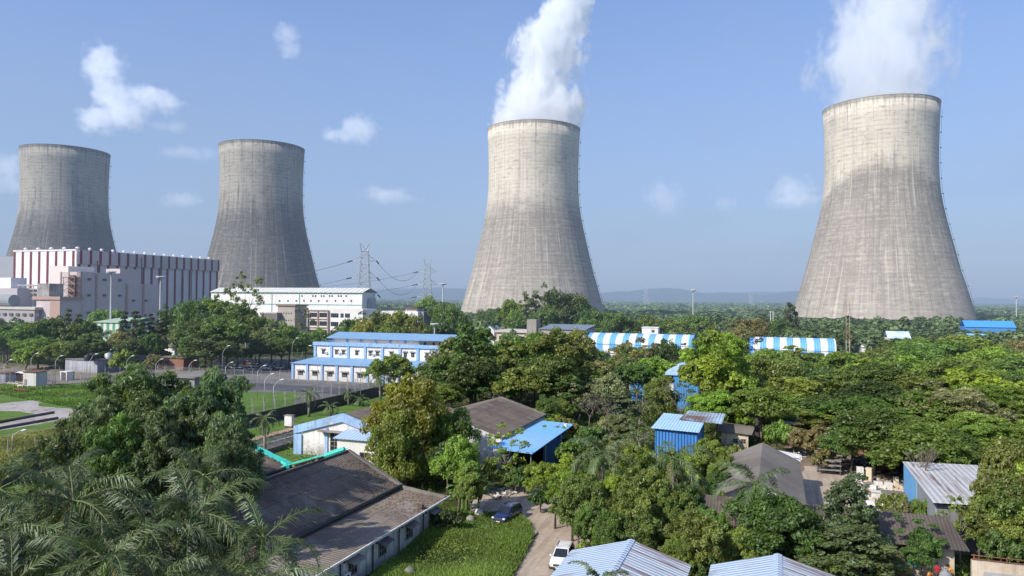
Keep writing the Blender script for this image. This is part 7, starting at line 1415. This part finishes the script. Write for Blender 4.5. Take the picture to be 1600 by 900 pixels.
for k, (px, py) in enumerate(((1297, 742), (1290, 728), (1300, 718), (1286, 708))):
    x, y = G(px, py); t = thing('steel_rack', ['nearest', 'second', 'third', 'farthest'][k]+' grey steel rack stacked at the back of the dirt yard', 'rack', (x, y, 0), 'steel racks in the yard'); s = MB()
    for ax in (-1.3, 1.3):
        for ay in (0, 1.): s.box(x+ax-.05, x+ax+.05, y+ay-.05, y+ay+.05, 0, 1.9)
    s.build('frame', M_dsteel, t)
    for zz in (.6, 1.25, 1.9): s = MB(); s.box(x-1.45, x+1.45, y-.15, y+1.15, zz, zz+.12); s.build('shelf', M_conc, t)
for k, (px, py) in enumerate(((1263, 702), (1345, 712))):
    x, y = G(px, py); s = MB(); s.lathe([(.02, 0), (.45, 0), (.45, 1.2), (.02, 1.2)], 12, (x, y, 0)); tag(s.build('rusty_drum', M_rust), 'rusty drum standing at the '+['left', 'right'][k]+' back of the dirt yard', 'drum')
def rubble(name, poly, n, s0, m, lab, seed, hmax=.5):
    r = random.Random(seed); P = [G(*p) for p in poly]; xs = [p[0] for p in P]; ys = [p[1] for p in P]; s = MB(); c_ = 0
    while c_ < n:
        x, y = r.uniform(min(xs), max(xs)), r.uniform(min(ys), max(ys))
        if not inpoly(x, y, P): continue
        c_ += 1; a = s0*r.uniform(.3, 1.2); b_ = s0*r.uniform(.2, 1.); h = s0*r.uniform(.15, .6); z = r.uniform(0, hmax); th = r.uniform(0, 3.1); ca, sa = cos(th)*a, sin(th)*a; cb_, sb = -sin(th)*b_, cos(th)*b_; tl = r.uniform(-.3, .3)*a
        v = [(x+sx*ca+sy*cb_, y+sx*sa+sy*sb, z+sz*h+sx*tl) for sz in (0, 1) for sy in (-1, 1) for sx in (-1, 1)]; s.add(v, [(0, 2, 3, 1), (4, 5, 7, 6), (0, 1, 5, 4), (2, 6, 7, 3), (0, 4, 6, 2), (1, 3, 7, 5)]); s.mi[-6:] = [r.randrange(len(m))]*6
    tag(s.build(name, m), lab, 'debris', kind='stuff')
rubble('scrap_debris', [(1270, 705), (1300, 700), (1430, 728), (1432, 748), (1330, 740), (1280, 735)], 420, .45, [M_dsteel, M_rust, M_conc, M_gutter, M_black, M_soil], 'dark scrap heaped under the trees behind the dirt yard', 3)
rubble('yard_rubbish', [(1315, 750), (1420, 755), (1420, 815), (1330, 815)], 260, .38, [M_cab, M_cab2, M_conc, M_cab], 'pale broken panels strewn between the white cabinets', 4, .35)
rubble('metal_scrap', [(1508, 850), (1590, 845), (1600, 862), (1512, 866)], 260, .4, [M_rust, M_dsteel, M_conc, M_gutter], 'tangled rusty scrap behind the cream yard wall', 5, .8)
rubble('litter', [(768, 770), (800, 762), (812, 768), (790, 780), (772, 782)], 90, .28, [M_cab, M_conc, M_cab, M_soil], 'pale rubbish heap where the dirt path meets the road', 6, .2)
rubble('rubble', [(1232, 690), (1290, 682), (1300, 712), (1240, 718)], 260, .3, [M_conc, M_soil, M_cab2, M_soil], 'broken stone and earth left of the steel racks', 7, .1)
x, y = G(1545, 866); t = thing('cable_coil', 'dark rusty coil standing behind the cream yard wall', 'coil', (x, y, 0)); s = MB()
for k in range(7): s.tube([(x+cos(a*pi/9)*(1.25-.06*k), y+.12*k, 1.9+sin(a*pi/9)*(1.25-.06*k)) for a in range(19)], .09, 5, cap=False)
s.build('winding', M_rust, t); s = MB(); s.box(x-.9, x+.9, y, y+.8, 0, .7); s.build('cradle', M_dsteel, t)
x, y = G(1568, 868); t = thing('yellow_machine', 'rusty yellow rounded pump machine beside the dark coil', 'machine', (x, y, 0)); my = mat('worn_yellow_paint', (.55, .30, .03), (.22, .10, .04), var=.6); s = MB()
s.tube([(x-1.3, y+.6, 2.0), (x-.3, y+.5, 2.7), (x+.8, y+.4, 2.3), (x+1.3, y+.2, 1.3)], [.45, .62, .6, .5], 12); s.build('housing', my, t, smooth=True); s = MB(); s.tube([(x+1.0, y-.35, 1.2), (x+1.0, y+.25, 1.2)], .55, 14); s.build('flange', my, t); s = MB(); s.box(x-1.4, x+1.4, y, y+1.1, 0, 1.0); s.build('skid', M_rust, t)
x, y = G(822, 835); s = MB(); s.lathe([(.02, .1), (1.05, .1), (1.1, .0)], 20, (x, y, .03)); s.lathe([(1.1, .0), (1.1, .22), (.9, .22), (.9, .1)], 20, (x, y, .03)); tag(s.build('manhole', mat('manhole_concrete', (.42, .38, .33), (.3, .26, .22))), 'round concrete manhole at the edge of the grass by the road', 'manhole')
x, y = G(452, 668); t = thing('electrical_cabinet', 'white electrical cabinet on the verge before the dark boundary wall', 'cabinet', (x, y, 0)); s = MB(); s.box(x-.8, x+.8, y-.4, y+.4, .3, 2.2); s.build('housing', M_white, t, bevel=.03); s = MB(); s.box(x-.9, x+.9, y-.5, y+.5, 2.2, 2.32); s.build('cap', M_conc, t); s = MB(); s.box(x-.7, x+.7, y-.3, y+.3, 0, .3); s.build('base', M_gutter, t)
for k, (px, py) in enumerate(((1000, 842), (1009, 842))): pass
x, y = G(955, 838); s = MB(); s.tube([(x, y, 0), (x, y, 2.6)], .07, 5); s.tube([(x, y, 2.4), (x+.7, y, 2.9), (x+1.2, y, 2.8)], .05, 5); tag(s.build('gate_pole', M_rust), 'thin bent pipe pole beside the tall palm trunk', 'pole')
x, y = G(790, 762); s = MB(); s.tube([(x, y, 0), (x, y, 1.1)], .22, 8); tag(s.build('orange_post', mat('orange_post_paint', (.45, .16, .05))), 'short orange post by the trunk near the blue canopy', 'post')
x, y = G(748, 808); s = MB(); s.lathe([(.5, 0), (.5, .5), (.36, .8), (.02, .95)], 14, (x, y, 0)); tag(s.build('dish', M_white, smooth=True), 'small white domed tank beside the banana plant', 'tank')
for k, (px, py) in enumerate(((640, 902), (735, 818))):
    x, y = G(px, py); s = MB(); s.lathe([(.5, 0), (.52, .4), (.42, .7), (.18, .85), (.02, .85)], 14, (x, y, 0)); tag(s.build('grey_tank', M_conc, smooth=True), ['round grey tank top in the weeds at the bottom edge', 'brown rusty tank in weeds before the banana plant'][k], 'tank')
